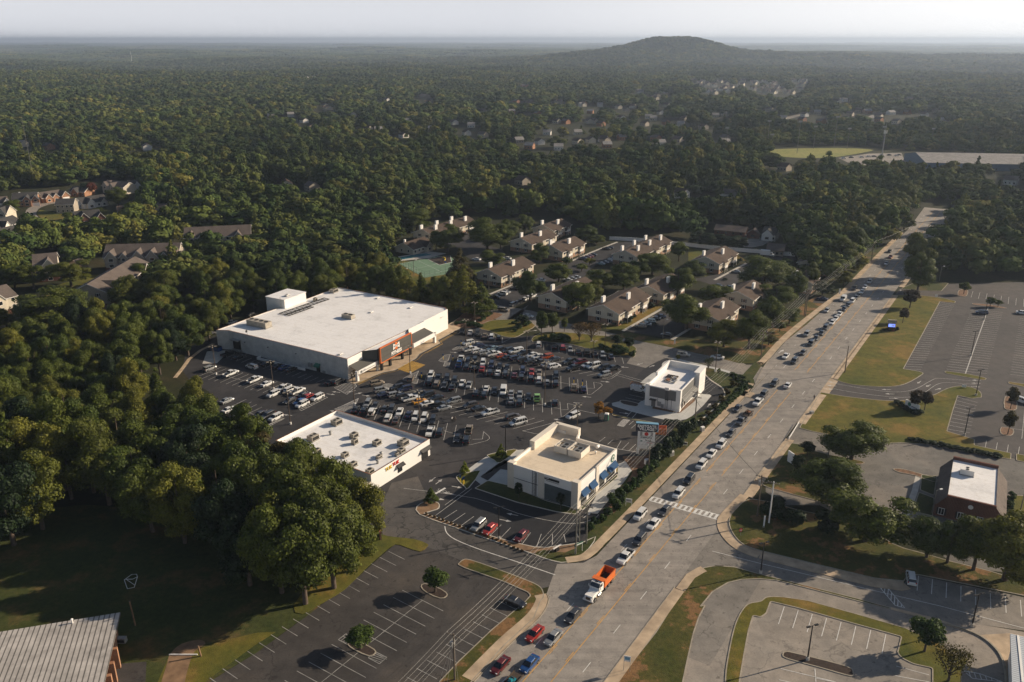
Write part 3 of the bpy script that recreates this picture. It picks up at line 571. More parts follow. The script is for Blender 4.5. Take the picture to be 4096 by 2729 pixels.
def arrow(b, p, a, s=1.0, z=.042):
    Mx = Matrix.Translation((p.x,p.y,z)) @ Matrix.Rotation(a,4,'Z')
    pts = [(-1.5,-.12),(.2,-.12),(.2,-.5),(1.5,0),(.2,.5),(.2,.12),(-1.5,.12)]
    vs = [Mx @ Vector((x*s,y*s,0)) for x, y in pts]
    b.add(vs, [(0,1,5,6),(1,5,5,1)][:1]+[(2,3,4)], 0)
m1 = MB()
stalls(m1,'S',(240,468,595,325),(1480,760,1760,620),None,True)
stalls(m1,'S',(1480,760,1760,620),(1640,900,2000,740),None,True)
stalls(m1,'S',(560,980,960,790),(1190,1200,1510,1062),None,True)
stalls(m1,'S',(660,192,815,128),(2145,600,2265,545))
stalls(m1,'Q',(750,505,1335,385),(1090,1018,1675,858),None,True,t2='R')
stalls(m1,'N',(340,590,990,440),(1030,812,1640,700),None,True,t2='O')
stalls(m1,'N',(180,920,250,690),(1035,1170,1012,912),None,True,t2='O')
stalls(m1,'Q',(1480,298,1552,70),(2000,785,1975,508),None,True,t2='R')
stalls(m1,'Q',(240,850,370,600),(135,1330,195,990),None,True,t2='R')
stalls(m1,'N',(410,295,430,230),(1075,435,1080,330))
stalls(m1,'O',(68,310,65,195),(1718,590,1685,475))
def poly(b, t, pts, wd=.13, closed=False, sm=0):
    q = PP(t, pts)
    if sm: q = smooth(q, sm, closed)
    for i in range(len(q)-(0 if closed else 1)): line(b, q[i], q[(i+1) % len(q)], wd, .0485)
poly(m1,'O',[(1035,1055),(1168,1052),(1152,940),(1280,960),(1318,995),(1250,1060),(1105,1170),(1040,1172)])
poly(m1,'R',[(2000,660),(2130,655),(2115,538),(2270,572),(2270,610),(2090,750),(2040,782),(2000,785)])
poly(m1,'R',[(1310,1052),(1860,900),(1888,915),(1780,1010),(1660,1105),(1600,1120),(1500,1108),(1270,1055),(1310,1052)])
poly(m1,'R',[(330,1215),(515,1212),(540,1070),(640,1160),(652,1200),(600,1240),(330,1310),(130,1332)])
poly(m1,'O',[(1315,868),(1500,830),(1540,800),(1672,720),(1590,800),(1495,868),(1440,884),(1330,870)])
poly(m1,'O',[(1615,782),(2120,925)]); poly(m1,'O',[(1570,808),(2040,940)])
poly(m1,'O',[(770,1442),(1180,1532)]); poly(m1,'O',[(615,1560),(810,1405)])
poly(m1,'N',[(1080,430),(1245,345)]); poly(m1,'N',[(165,235),(290,265)])
# hatched triangles
def hatch(b, t, pts, n, ax=0, wd=.16):
    q = PP(t, pts); 
    for i in range(len(q)): line(b, q[i], q[(i+1) % len(q)], .16, .0485)
    c = sum(q, Vector())/len(q); d = (q[1]-q[0]).normalized(); e = Vector((-d.y,d.x,0))
    if ax: d, e = e, d
    lo = min((p-c).dot(d) for p in q); hi = max((p-c).dot(d) for p in q)
    for k in range(1, n):
        s = lo+(hi-lo)*k/n; X = []
        for i in range(len(q)):
            a, bb = q[i-1], q[i]; sa, sb = (a-c).dot(d)-s, (bb-c).dot(d)-s
            if (sa < 0) != (sb < 0): X.append(a.lerp(bb, sa/(sa-sb)))
        if len(X) >= 2: line(b, X[0], X[1], wd, .0445)
hatch(m1,'N',[(135,555),(290,475),(330,510),(500,470),(510,490),(160,570)],14,0)
hatch(m1,'N',[(-120,770),(0,665),(100,645),(60,765),(-30,800)],11,0)
hatch(m1,'N',[(0,795),(105,770),(70,885),(-30,870)],8,1)
hatch(m1,'Q',[(1090,190),(1100,160),(1250,85),(1388,22),(1330,150),(1180,215)],13,0)
hatch(m1,'Q',[(1290,150),(1390,152),(1352,265),(1260,245)],8,1)
hatch(m1,'Q',[(680,305),(760,262),(850,262),(960,300),(860,350),(700,330)],9,0)
hatch(m1,'Q',[(0,655),(255,535),(200,660),(100,800),(0,790),(-200,740)],14,1)
hatch(m1,'S',[(2235,622),(2500,520),(2560,600),(2420,720)],11,0)
hatch(m1,'S',[(1730,940),(2110,752),(2138,762),(1760,955)],10,0)
hatch(m1,'S',[(1190,1200),(1480,1062),(1510,1070),(1220,1215)],9,0)
hatch(m1,'U',[(90,1330),(210,1210),(325,1230),(205,1355)],7,1)
for p, q in (((425,1000),(270,1160)),((520,1022),(370,1190)),((1120,1138),(1210,1262)),((1215,1130),(1302,1262))): poly(m1,'U',[p,q],.16)
for p, q in (((350,1385),(440,1310)),((310,1320),(400,1245))): poly(m1,'U',[p,q])
stalls(m1,'U',(380,692,615,745),(245,808,545,868),2)
for l in ((150,230,330,97),(75,312,355,105),(137,335,242,268),(202,360,305,290),(270,388,370,315),(420,440,500,365),(495,458,577,378),(573,478,648,400),(648,503,705,440),(737,522,800,437),(845,545,880,448),(963,528,965,450),(1065,510,1050,450),(1165,490,1150,445)): line(m1,P('F',*l[:2]),P('F',*l[2:]),.13,.0455)
poly(m1,'D',[(-560,890),(0,968),(330,1085),(620,1150),(800,1165),(930,1130),(970,1095)],.14,False,3)
for l in ((1110,578,1145,518),(1150,588,1205,532),(1205,597,1260,545),(975,525,1020,490),(1040,545,1080,510)): line(m1,P('D',*l[:2]),P('D',*l[2:]),.13,.0455)
poly(m1,'D',[(1100,578),(1265,605)],.2)
TA = R(31.5)
for t,x,y,a in [('O',1020+1000,595,R(215)),('O',2250,637,R(40)),('O',1370,930,R(-15)),('O',1015,1215,R(165)),('O',860,1332,R(-10)),('O',1725,657,R(165)),('N',632,412,R(165)),('N',170,615,R(-15)),
  ('S',2260,684,R(165)),('S',2185,717,R(-15)),('S',2230,962,R(165)),('S',1560,1018,R(165)),('Q',120,408,R(210)),('Q',245,447,R(30)),('Q',400,487,R(-20)),('R',1945,845,R(165)),('R',2330,530,R(-12)),
  ('D',292,1095,R(160)),('D',240,1142,R(-18)),('D',945,1145,R(38)),('D',880,1100,R(50)),('U',315,1020,R(-15)),('U',225,1100,R(-15)),('U',1820,945,R(58)),('U',1635,895,R(60)),
  ('E',1735,203,R(240)),('E',1782,215,R(60)),('E',1905,252,R(-18)),('E',1845,293,R(160)),('E',1782,332,R(-18)),
  ('H',1432,793,R(225)),('H',1500,818,R(215)),('H',1573,843,R(28)),('H',1190,847,R(175)),('H',1215,879,R(175)),('H',1245,911,R(-3)),('H',1855,778,R(175)),('H',1850,800,R(175)),('H',1850,826,R(-8)),
  ('H',790,793,R(150)),('H',785,818,R(165)),('H',765,843,R(-10)),('N',1680,203,R(25)),('V',400,245,R(60))]: arrow(m1, P(t,x,y), a, 1.0)
struct('parking_markings', m1, M['paint_m'], 'worn white stall lines and arrows of the shopping centre lot')
m2 = MB()
stalls(m2,'V',(1020,430,1245,465),(462,1478,722,1482),None)
stalls(m2,'V',(1510,535,2005,590),(1120,1478,1752,1550),None)
poly(m2,'V',[(1775,510),(1710,720),(1580,1080),(1415,1555)],.32)
stalls(m2,'V',(2270,680,2560,720),(2120,1560,2420,1600),None)
stalls(m2,'V',(1505,355,1535,258),(2450,520,2450,400),None)
stalls(m2,'H',(1720,905,1862,942),(1645,1138,1806,1166),9)
stalls(m2,'H',(1918,1280,1930,1222),(2330,1360,2338,1300),5)
stalls(m2,'H',(2125,1135,2300,1160),(2190,1210,2210,1000),1)
poly(m2,'H',[(800,800),(1000,835),(1240,865),(1400,845),(1530,775),(1600,765),(1850,785)],.13,False,3)
poly(m2,'H',[(770,835),(1000,875),(1300,905),(1450,880),(1560,810),(1650,795),(1850,810)],.13,False,3)
struct('parking_markings', m2, M['paint_m'], 'white stall lines of the big lot right of the highway')
m3 = MB()
stalls(m3,'G',(570,1085,612,958),(1322,1298,1350,1160),7)
stalls(m3,'G',(1577,842,1587,735),(2337,1030,2327,910),7)
for l in ((585,1408,985,1505),(575,1490,700,1520),(1425,1390,1665,1455),(1420,1460,1665,1506),(835,1410,842,1506),(840,1478,980,1506)): line(m3,P('G',*l[:2]),P('G',*l[2:]),.13,.0455)
hatch(m3,'G',[(1272,778),(1340,795),(1488,968),(1418,950)],9,0)
hatch(m3,'G',[(1915,1425),(2030,1445),(2200,1506),(1980,1480)],7,0,.12)
poly(m3,'G',[(90,555),(440,645),(800,730),(1300,850),(1750,955),(2354,1115)],.14)
struct('parking_markings', m3, M['paint'], 'white stall lines in the lower right lot and on the side street')
m4 = MB()
stalls(m4,'E',(1535,948,1810,1088),(740,1557,1060,1735),None,True)
stalls(m4,'E',(1440,685,1550,740),(235,1540,335,1610),None)
stalls(m4,'F',(555,955,695,1022),(-140,1530,15,1612),None)
hatch(m4,'E',[(1103,1282),(1155,1242),(1190,1290),(1165,1315)],4,1,.12)
hatch(m4,'E',[(1305,1405),(1345,1360),(1430,1402),(1380,1445)],5,0,.12)
struct('parking_markings', m4, M['paint_d'], 'faint white stall lines of the nearly empty lot')
m5 = MB()
def dash(off_, s0, s1, ph, L=3.0, wd=.13): 
    k = math.ceil((s0-ph)/12.2)
    while ph+12.2*k < s1: line(m5, HW(ph+12.2*k,off_), HW(ph+12.2*k+L,off_), wd, .040); k += 1
dash(7.6,-120,82,-43.3); dash(7.5,92,400,-43.3); dash(-3.1,-120,-20,-79); dash(-3.5,-10,60,-79,3.5)
for s in range(86,190,12): line(m5,HW(s,-3.9),HW(s+3.4,-3.9)); line(m5,HW(s,-6.6),HW(s+1.5,-6.6),.1)
dash(-3,200,400,-79)
for k in range(15):
    t_ = k/14; p_, q_ = P('D',1395,958).lerp(P('D',1942,1110),t_), P('D',1370,984).lerp(P('D',1918,1138),t_)
    line(m5, p_, q_, .62, .0445)
line(m5,P('D',1395,956),P('D',1945,1108),.3); line(m5,P('D',1368,985),P('D',1918,1140),.3)
arrow(m5,P('C',1437,975),R(-10)+RTH,1.3); arrow(m5,P('C',1313,1097),R(-10)+RTH,1.3)
poly(m5,'F',[(150,390),(165,440),(230,490),(400,560),(700,660),(985,758)],.2,False,3)
poly(m5,'H',[(135,735),(170,708)],.5); poly(m5,'E',[(1757,297),(1825,258)],.6)
struct('road_markings', m5, M['paint'], 'white lane dashes, arrows and ladder crosswalk on the highway')
m6 = MB()
for a_, b_ in ((-130,-2),(2,66),(86,420)):
    for o_ in (-.12, 3.95+.1):
        line(m6, HW(a_,o_), HW(b_,o_), .14)
        k = a_+2
        while k < b_-3: line(m6, HW(k,o_+(.33 if o_ < 1 else -.33)), HW(k+3,o_+(.33 if o_ < 1 else -.33)), .13); k += 12.2
struct('road_markings', m6, M['paint_y'], 'yellow lines on both sides of the turning lane')
def groundtext(txt, p, a, s, mat_, label):
    cu = bpy.data.curves.new('txt','FONT'); cu.body = txt; cu.size = s; cu.align_x = 'CENTER'; cu.align_y = 'CENTER'
    o = bpy.data.objects.new('tmp', cu); COL.objects.link(o); bpy.context.view_layer.update()
    me = bpy.data.meshes.new_from_object(o.evaluated_get(bpy.context.evaluated_depsgraph_get())); bpy.data.objects.remove(o)
    me.materials.clear(); me.materials.append(mat_)
    q = bpy.data.objects.new('pavement_lettering', me); COL.objects.link(q); q.location = (p.x,p.y,.046); q.rotation_euler = (0,0,a); tag(q,label,'pavement lettering',None,'structure')
groundtext('STOP', P('E',1810,280), R(-30), 1.5, M['paint_d'], 'white STOP painted on the drive by the coffee shop')
# ------------------------------------------------------------------ lettering on walls and signs
def textmesh(txt, size, depth, mat_, bold=0.0):
    cu = bpy.data.curves.new('txt','FONT'); cu.body = txt; cu.size = size; cu.align_x = 'CENTER'; cu.align_y = 'CENTER'; cu.extrude = depth; cu.offset = bold; cu.space_line = .8
    o = bpy.data.objects.new('tmp', cu); COL.objects.link(o); bpy.context.view_layer.update()
    me = bpy.data.meshes.new_from_object(o.evaluated_get(bpy.context.evaluated_depsgraph_get())); bpy.data.objects.remove(o)
    me.materials.clear(); me.materials.append(mat_); return me
def wall_text(name, txt, parent, loc, rz, size, mat_, depth=.06, bold=.015, label=None):
    o = bpy.data.objects.new(name, textmesh(txt, size, depth, mat_, bold)); COL.objects.link(o); o.parent = parent
    o.location = loc; o.rotation_euler = (R(90), 0, rz)      # faces -Y of its own frame turned by rz
    if label: o['label'] = label
    return o
def vent_unit(name, label, cat, loc, rz, w_, d_, h_, group, mat_='ac', fans=1):
    t = thing(name, label, cat, loc, rz, group)
    b = MB(); b.box(-w_/2,-d_/2,.18,w_/2,d_/2,h_, 0); b.box(-w_/2-.12,-d_/2-.12,0,w_/2+.12,d_/2+.12,.18, 1)
    b.build('casing', [M[mat_], M['grey']], t)
    for k in range(fans):
        x = (k-(fans-1)/2)*w_/fans; f = MB()
        n = 14; f.add([(x+math.cos(2*math.pi*i/n)*min(w_/fans,d_)*.34, math.sin(2*math.pi*i/n)*min(w_/fans,d_)*.34, h_+.03+.05*(j)) for j in (0,1) for i in range(n)], [(i,(i+1)%n,n+(i+1)%n,n+i) for i in range(n)]+[tuple(range(n,2*n))], 0)
        f.build('fan_grille', M['black'], t)
    g_ = MB(); g_.box(-w_/2+.15,-d_/2-.025,.35,w_/2-.15,-d_/2,h_-.2,0); g_.build('louvre', M['dkmetal'], t)
    return t
def parapet_roof(b, pts, zroof, ztop, wd, mw, mr, mc):   # walls, roof deck lower than the wall top, coping
    if area2(pts) < 0: pts = pts[::-1]
    b.prism([(p.x,p.y) for p in pts], 0, zroof, mw, mr)
    n = len(pts); inn = []
    for i in range(n):
        a, p, c = pts[i-1], pts[i], pts[(i+1) % n]; d1 = (p-a).normalized(); d2 = (c-p).normalized()
        n1, n2 = Vector((-d1.y,d1.x,0)), Vector((-d2.y,d2.x,0)); m_ = (n1+n2).normalized(); inn.append(p+m_*(wd/max(.3,m_.dot(n1))))
    for i in range(n):
        j = (i+1) % n; a, c, d, e = pts[i], pts[j], inn[j], inn[i]
        b.add([(a.x,a.y,zroof),(c.x,c.y,zroof),(c.x,c.y,ztop),(a.x,a.y,ztop)], [(0,1,2,3)], mw)
        b.add([(d.x,d.y,zroof),(e.x,e.y,zroof),(e.x,e.y,ztop),(d.x,d.y,ztop)], [(0,1,2,3)], mw)
        b.add([(a.x,a.y,ztop),(c.x,c.y,ztop),(d.x,d.y,ztop),(e.x,e.y,ztop)], [(0,1,2,3)], mc)
V3 = lambda x, y, z=0: Vector((x, y, z))

# ------------------------------------------------------------------ the gym (local x along the sunny front, y away to the left)
gym = thing('gym_building', 'huge white flat roofed gym with dark orange framed FITNESS sign', 'building', SO, STH)
foot = [V3(0,0),V3(7.8,0),V3(33.2,-.9),V3(42.6,-1),V3(59.6,-1),V3(62.4,1.8),V3(64.6,57.4),V3(47.6,57.4),V3(24.5,59.6),V3(.2,60.2),V3(2,56),V3(1.6,43),V3(1.2,29),V3(.8,15)]
b = MB(); parapet_roof(b, foot, 7.1, 7.4, .3, 0, 1, 2); b.build('wall', [M['cmu'], M['roofw'], M['rust']], gym)
b = MB(); b.prism([(7.9,-.05),(11.4,-3.6),(29,-4.4),(33.1,-1.0)],3.0,7.1,0,1); b.ribbon([V3(7.9,-.05),V3(11.4,-3.6),V3(29,-4.4),V3(33.1,-1.0)],.3,7.1,7.55,0); b.build('entrance_canopy',[M['panel'],M['roofw']],gym)
b = MB(); b.box(33.4,-1.12,0,59.4,-1.04,7.35); b.build('front_panel', M['white'], gym); b = MB(); b.box(0.1,-.1,3.9,7.7,-.03,7.35); b.build('front_panel', M['white'], gym)
b = MB()
for x0, x1, z in ((43,59.4,8.0),(33.3,43,7.75)): b.box(x0,-1.15,7.35,x1,-.85,z)
b.build('front_parapet', [M['white']], gym)
b = MB(); b.box(31.8,56.6,0,44.0,66.3,10.6); b.build('rear_block', M['white'], gym)
b = MB(); b.box(31.6,56.4,10.6,44.2,66.5,10.75); b.build('rear_block_roof', M['roofw'], gym)
b = MB(); b.box(31.72,62.6,3,31.8,64,5); b.build('window', M['glass'], gym)
sg = MB(); sg.box(11.4,-5.1,3.0,29.2,-4.6,8.1, 0); sgn = sg.build('sign_board', M['panel'], gym)
b = MB()
for x0,z0,x1,z1 in ((11.15,2.8,29.45,3.05),(11.15,8.1,29.45,8.35),(11.15,3.05,11.4,8.1),(29.2,3.05,29.45,8.1)): b.box(x0,-5.2,z0,x1,-4.5,z1)
b.build('sign_frame', M['orange'], sgn)
b = MB()
for z in (4.7,6.4): b.box(11.4,-5.125,z,29.2,-5.1,z+.06)
b.build('sign_seam', M['dkmetal'], sgn)
wall_text('lettering','FITNESS',sgn,(20.2,-5.16,4.2),0,1.7,M['white'],.03,.05)
b = MB()
for sx in (-1,1): b.add([V3(20.2,-5.2,6.15),V3(20.2+sx*1.9,-5.2,5.35),V3(20.2+sx*1.75,-5.2,7.55),V3(20.2,-5.2,6.75)],[(0,1,2,3) if sx>0 else (3,2,1,0)],0)
b.build('logo_bow',M['white'],sgn)
b = MB()
for x_ in (-1.45,-1.0,-.5,.1,.6,1.1): b.box(20.2+x_,-5.24,6.1,20.4+x_,-5.205,6.85)
b.build('logo_strokes',M['dkmetal'],sgn)
b = MB(); n = 16; b.add([V3(20.2,-5.17,6.45)]+[V3(20.2+math.cos(2*math.pi*i/n)*(1.35 if i%2 else .95),-5.17,6.45+math.sin(2*math.pi*i/n)*(1.5 if i%2 else 1.15)) for i in range(n)],[(0,1+(i+1)%n,1+i) for i in range(n)],0); b.build('sunburst_logo', M['orange'], sgn)
for x in (11.6,16.4,23.6,28.4):
    b = MB(); b.box(x,-5.1,0,x+.8,-4.3,3.0); b.build('entrance_pillar', M['dkmetal'], gym)
b = MB(); b.box(14,-.62,.1,28.6,-.55,2.7); b.build('entrance_glass', M['glass'], gym)
def canopy(x0, x1, y0, ztop, zlow, name='canopy_roof'):
    b = MB(); b.add([V3(x0,y0,zlow),V3(x1,y0,zlow),V3(x1,-.15,ztop),V3(x0,-.15,ztop),V3(x0,y0,zlow-.35),V3(x1,y0,zlow-.35)],[(0,1,2,3),(4,5,1,0)],0)
    c = b.build(name, [M['shedroof']], gym); return c
canopy(.6,11.2,-3.6,4.9,3.6)
b = MB(); b.box(.2,-3.9,2.2,11.4,-3.65,3.6); b.box(0,-3.9,0,.9,-3.0,3.6); b.box(10.6,-3.9,0,11.3,-3.3,3.6); b.build('canopy_fascia', M['white'], gym)
b = MB(); b.box(1.4,-.12,.1,7,-.04,2.4); b.build('shop_window', M['glass'], gym)
canopy(30.4,43.2,-5.4,5.6,4.0)
b = MB(); b.box(29.6,-5.8,2.6,44.0,-5.45,4.1); b.box(43.0,-5.8,0,44.0,-4.9,4.1); b.box(30,-1.6,0,43,-1.2,2.7); b.build('canopy_fascia', M['white'], gym)
b = MB(); b.box(37,-1.65,0,41.5,-1.62,2.5); b.build('shop_window', M['glass'], gym)
b = MB()
for k in range(18): b.box(3.1+k*.36,-3.93,2.55+.0,3.1+k*.36+.2,-3.905,2.95)
b.box(1.6,-3.93,2.5,2.7,-3.905,3.3); b.build('shop_lettering',M['grey'],gym)
# details of the shaded long wall
b = MB(); b.box(1.45,50.3,1.0,1.9,53.7,4.6); b.build('loading_door', M['black'], gym)
b = MB(); b.box(.2,50.0,4.5,2,54.0,4.8); b.build('dock_shelter', M['grey'], gym); b = MB(); b.box(.3,50.0,.5,1.7,53.9,1.0); b.build('dock_sill', M['grey'], gym)
b = MB(); b.add([V3(.85,12.2,3.2),V3(.85,14.6,3.2),V3(-.4,14.6,2.3),V3(-.4,12.2,2.3),V3(-.4,14.6,1.9),V3(-.4,12.2,1.9)],[(0,1,2,3),(3,2,4,5),(0,3,5),(1,4,2)],0); b.build('door_awning', M['green'], gym)
b = MB(); b.box(.6,12.6,0,.95,14.2,2.2); b.build('side_door', M['dkmetal'], gym)
for q in ((.3,16,1.2,1.0,17.6,2.6),(.4,10.2,0,.9,11.4,.9)): b = MB(); b.box(*q); b.build('meter_cabinet', M['grey'], gym)
b = MB(); b.box(-.9,18,0,-.7,40,.9); b.box(-.9,40,0,.9,40.2,.9); b.build('ramp_wall', M['white'], gym)
for y in (9,23,36,47):
    b = MB(); b.box(.7,y,4.6,1.1 if y>30 else .95,y+.3,4.9); b.build('wall_lamp', M['dkmetal'], gym)
RG = 'rooftop units on the gym'
def on(fr, th, x, y, z): return Vector((fr.x+x*math.cos(th)-y*math.sin(th), fr.y+x*math.sin(th)+y*math.cos(th), z))
u = vent_unit('rooftop_unit','long louvred cooling unit at the left end of the gym roof','rooftop unit',on(SO,STH,11.5,50.2,7.12),STH+R(90),9.5,3.2,2.2,RG,'ac',4)
vent_unit('rooftop_unit','grey cooling unit in the middle of the gym roof','rooftop unit',on(SO,STH,34.5,27.4,7.12),STH+R(90),4.6,2.4,1.5,RG,'ac',2)
vent_unit('rooftop_unit','small beige unit at the far corner of the gym roof','rooftop unit',on(SO,STH,58.5,54.5,7.12),STH,3,2.2,1.4,RG,'ac',1)
vent_unit('rooftop_unit','small unit beside the rear block of the gym','rooftop unit',on(SO,STH,45.6,53.3,7.12),STH,1.3,1.3,1.2,RG,'ac',1)
vent_unit('rooftop_unit','small unit on top of the gym rear block','rooftop unit',on(SO,STH,36,59,10.78),STH,1.6,1.2,.7,RG,'white',1)
for x,y,l in ((2.8,5,'flat white roof hatch at the near corner of the gym roof'),(44,24,'small white roof vent beyond the middle unit'),(56,14,'white roof hatch in the tree shadow of the gym roof'),(60,33,'round roof vent by the far edge of the gym roof')):
    t = thing('roof_hatch',l,'roof hatch',on(SO,STH,x,y,7.11),STH,'hatches on the gym roof'); b = MB(); b.box(-.8,-.5,0,.8,.5,.25); b.build('hatch_kerb',M['grey'],t); b = MB(); b.box(-.85,-.55,.25,.85,.55,.42,0,None,.08); b.build('lid',M['white'],t)
t = thing('satellite_dish','black satellite dish on the gym roof edge above the dock','satellite dish',on(SO,STH,2.8,47.5,7.12),STH)
b = MB(); n = 12
b.add([V3(0,0,1.0)]+[V3(math.cos(2*math.pi*i/n)*.55,.25,1.1+math.sin(2*math.pi*i/n)*.55) for i in range(n)],[(0,1+i,1+(i+1)%n) for i in range(n)],0); b.build('dish',M['black'],t)
b = MB(); b.tube([(0,0,0),(0,0,1.0)],.05); b.build('mast',M['dkmetal'],t)
t = thing('steel_roof_frame','long open steel frame lying on the gym roof by the rear block','steel frame',on(SO,STH,37.5,50.3,7.15),STH+R(-4))
b = MB()
for yy in (-.3,2.6): b.box(-12,yy,.1,12,yy+.22,.35)
for k in range(13): b.box(-12+k*1.98,-.3,.12,-11.8+k*1.98,2.8,.33)
b.build('main_frame',M['dkmetal'],t)
b = MB()
for yy in (-2.6,-.9): b.box(-12,yy,.1,1,yy+.2,.33)
for k in range(7): b.box(-12+k*2.1,-2.6,.12,-11.8+k*2.1,-.7,.31)
b.build('side_frame',M['dkmetal'],t)
t = thing('roof_ladder','grey access ladder on the rear block of the gym','ladder',on(SO,STH,31.2,58,7.1),STH)
b = MB()
for yy in (-.3,.3): b.tube([(0,yy,0),(0,yy,4.6)],.04)
for k in range(11): b.tube([(0,-.3,.4+k*.4),(0,.3,.4+k*.4)],.03)
b.build('ladder_rails',M['grey'],t)
# ------------------------------------------------------------------ restaurant with the orange and red lettering
TO, TTH = P('E',1330,285), R(57)
tk = thing('restaurant_building','low white restaurant with orange and red lettering on its sunny wall','building',TO,TTH)
b = MB(); L_, W_ = 23.3, 34.2
parapet_roof(b,[V3(0,0),V3(L_,0),V3(L_,W_),V3(0,W_)],4.0,4.9,.28,0,1,2); b.build('wall',[M['white'],M['roofw'],M['rust']],tk)
b = MB(); b.box(19.6,-.05,0,22.4,-.01,2.5); b.build('door_recess_shade',M['black'],tk)  # flat black panel stands for the shade inside the recessed doorway
b = MB(); b.box(-2.6,0,0,-.02,8,3.0); b.box(-.08,8,0,-.02,W_,4.4); b.build('rear_extension',[M['apt_wall']],tk)
b = MB(); b.add([V3(3.4+6,-.9,2.6),V3(12.2,-.9,2.6),V3(12.2,-.02,3.2),V3(9.4,-.02,3.2)],[(0,1,2,3)],0); b.box(9.4,-.9,2.45,12.2,-.85,2.6); b.build('awning',M['dkmetal'],tk)
b = MB(); b.add([V3(19.2,-.9,2.6),V3(23.2,-.9,2.6),V3(23.2,-.02,3.3),V3(19.2,-.02,3.3)],[(0,1,2,3)],0); b.box(19.2,-.9,2.4,23.2,-.85,2.6); b.build('awning',M['dkmetal'],tk)
b = MB(); b.box(9.9,-.06,.7,11.7,-.02,2.3); b.build('window',M['glass'],tk)
wall_text('lettering','TUK',tk,(6.5,-.1,3.75),0,1.35,M['yellow'],.05,.02); wall_text('lettering','TUK',tk,(9.3,-.1,3.95),0,1.35,M['red'],.05,.02)
for ui_,(x,y,w_,h_,nm) in enumerate(((17.6,28.8,2.6,1.5,'large'),(3.2,29.5,1.6,1.3,'small'),(7.0,27.2,2.6,1.5,'large'),(1.6,20.0,1.6,1.7,'tall'),(14.2,19.0,2.0,1.3,'beige'),(11.5,16.2,1.5,1.4,'beige'),(14.3,10.8,2.0,1.3,'beige'),(18.0,4.8,2.6,1.5,'large'),(4.6,13.2,1.7,1.2,'beige'),(2.0,7.8,1.7,1.2,'beige'),(14.6,2.6,1.9,1.0,'low'),(1.8,2.0,1.8,1.1,'beige'),(8.8,5.2,1.4,.9,'low'),(12.4,2.2,.9,.9,'low'))):
    fr = ('near its far wall' if y > 24 else 'in the middle rows' if y > 9 else 'near the lettered wall'); sd_ = 'left' if x < 6 else 'right' if x > 13 else 'centre'
    vent_unit('rooftop_unit','%s rooftop unit, %s on the lettered restaurant, %s, %s side'%(nm,['first','second','third','fourth','fifth','sixth','seventh','eighth','ninth','tenth','eleventh','twelfth','thirteenth','fourteenth'][ui_],fr,sd_),'rooftop unit',on(TO,TTH,x,y,4.02),TTH,w_,w_*.8,h_,'rooftop units on the lettered restaurant','ac',1 if w_<2.4 else 2)
for x,y in ((11.8,25.5),(10.2,5.6),(6.5,3.6)):
    t = thing('exhaust_vent','silver mushroom exhaust vent on the restaurant roof %s'%('beyond the middle units' if y>20 else 'right of the low units' if x>8 else 'nearest the lettering'),'roof vent',on(TO,TTH,x,y,4.02),TTH,'mushroom vents on the lettered restaurant')
    b = MB(); b.tube([(0,0,0),(0,0,.9)],.32,10); b.build('duct',M['grey'],t); b = MB(); b.tube([(0,0,.9),(0,0,1.15)],.55,10,0,.3); b.build('cap',M['grey'],t)
t = thing('satellite_dish','small black satellite dish on the restaurant roof edge','satellite dish',on(TO,TTH,.8,9.8,4.02),TTH)
b = MB(); b.add([V3(0,0,.8)]+[V3(math.cos(2*math.pi*i/n)*.5,.2,.85+math.sin(2*math.pi*i/n)*.5) for i in range(n)],[(0,1+i,1+(i+1)%n) for i in range(n)],0); b.build('dish',M['black'],t); b = MB(); b.tube([(0,0,0),(0,0,.8)],.05); b.build('mast',M['dkmetal'],t)
# ------------------------------------------------------------------ coffee shop
CO, CTH = P('D',800,1055), R(57.5)
cs = thing('coffee_shop_building','cream roofed white coffee shop with blue striped awnings','building',CO,CTH)
b = MB(); parapet_roof(b,[V3(0,0),V3(21.4,0),V3(21.4,11.5),V3(24.4,12.5),V3(24.4,16.6),V3(23.6,16.6),V3(23.6,19.9),V3(0,19.6)],6.0,6.9,.45,0,1,2); b.build('wall',[M['white'],M['roofc'],M['cream']],cs)
for q in ((-.15,-.15,0,1.5,1.6,7.25),(-.15,9.2,0,.1,10.9,7.0),(-.15,18.0,0,1.3,19.8,7.25),(9.4,-.22,0,10.8,.2,7.1)): b = MB(); b.box(*q); b.build('corner_pier',M['cream'],cs)
b = MB(); b.box(11,18.6,6.0,24,20.1,8.3); b.box(23.4,12.4,6.0,24.7,19.8,8.3); b.build('raised_parapet',M['cream'],cs)
b = MB(); b.box(-.06,1.7,.1,-.01,9.1,4.4); b.build('window_wall',M['greenglass'],cs)
b = MB(); b.box(-.09,5.0,5.6,-.03,9.1,6.2); bn = b.build('banner',M['dkmetal'],cs)
b = MB(); b.box(-.09,5.0,5.1,-.03,9.1,5.6); b.box(-.12,7.9,5.95,-.095,8.9,6.1); b.build('banner_strip',M['trim'],bn)
b = MB()
for k in range(14): b.box(-.12,5.2+k*.25,5.25,-.095,5.35+k*.25,5.45)
b.build('banner_strokes',M['dkmetal'],bn)
b = MB(); b.box(-.08,11,3.2,-.02,18,3.3); b.box(-.2,11.4,0,-.02,11.5,6.6); b.build('wall_seam',M['dkmetal'],cs)
b = MB()
for yy in (11.6,12.4): b.tube([(-.35,yy,0),(-.35,yy,7.1)],.05)
for k in range(17): b.tube([(-.35,11.6,.4+k*.4),(-.35,12.4,.4+k*.4)],.03)
b.build('roof_ladder',M['dkmetal'],cs)
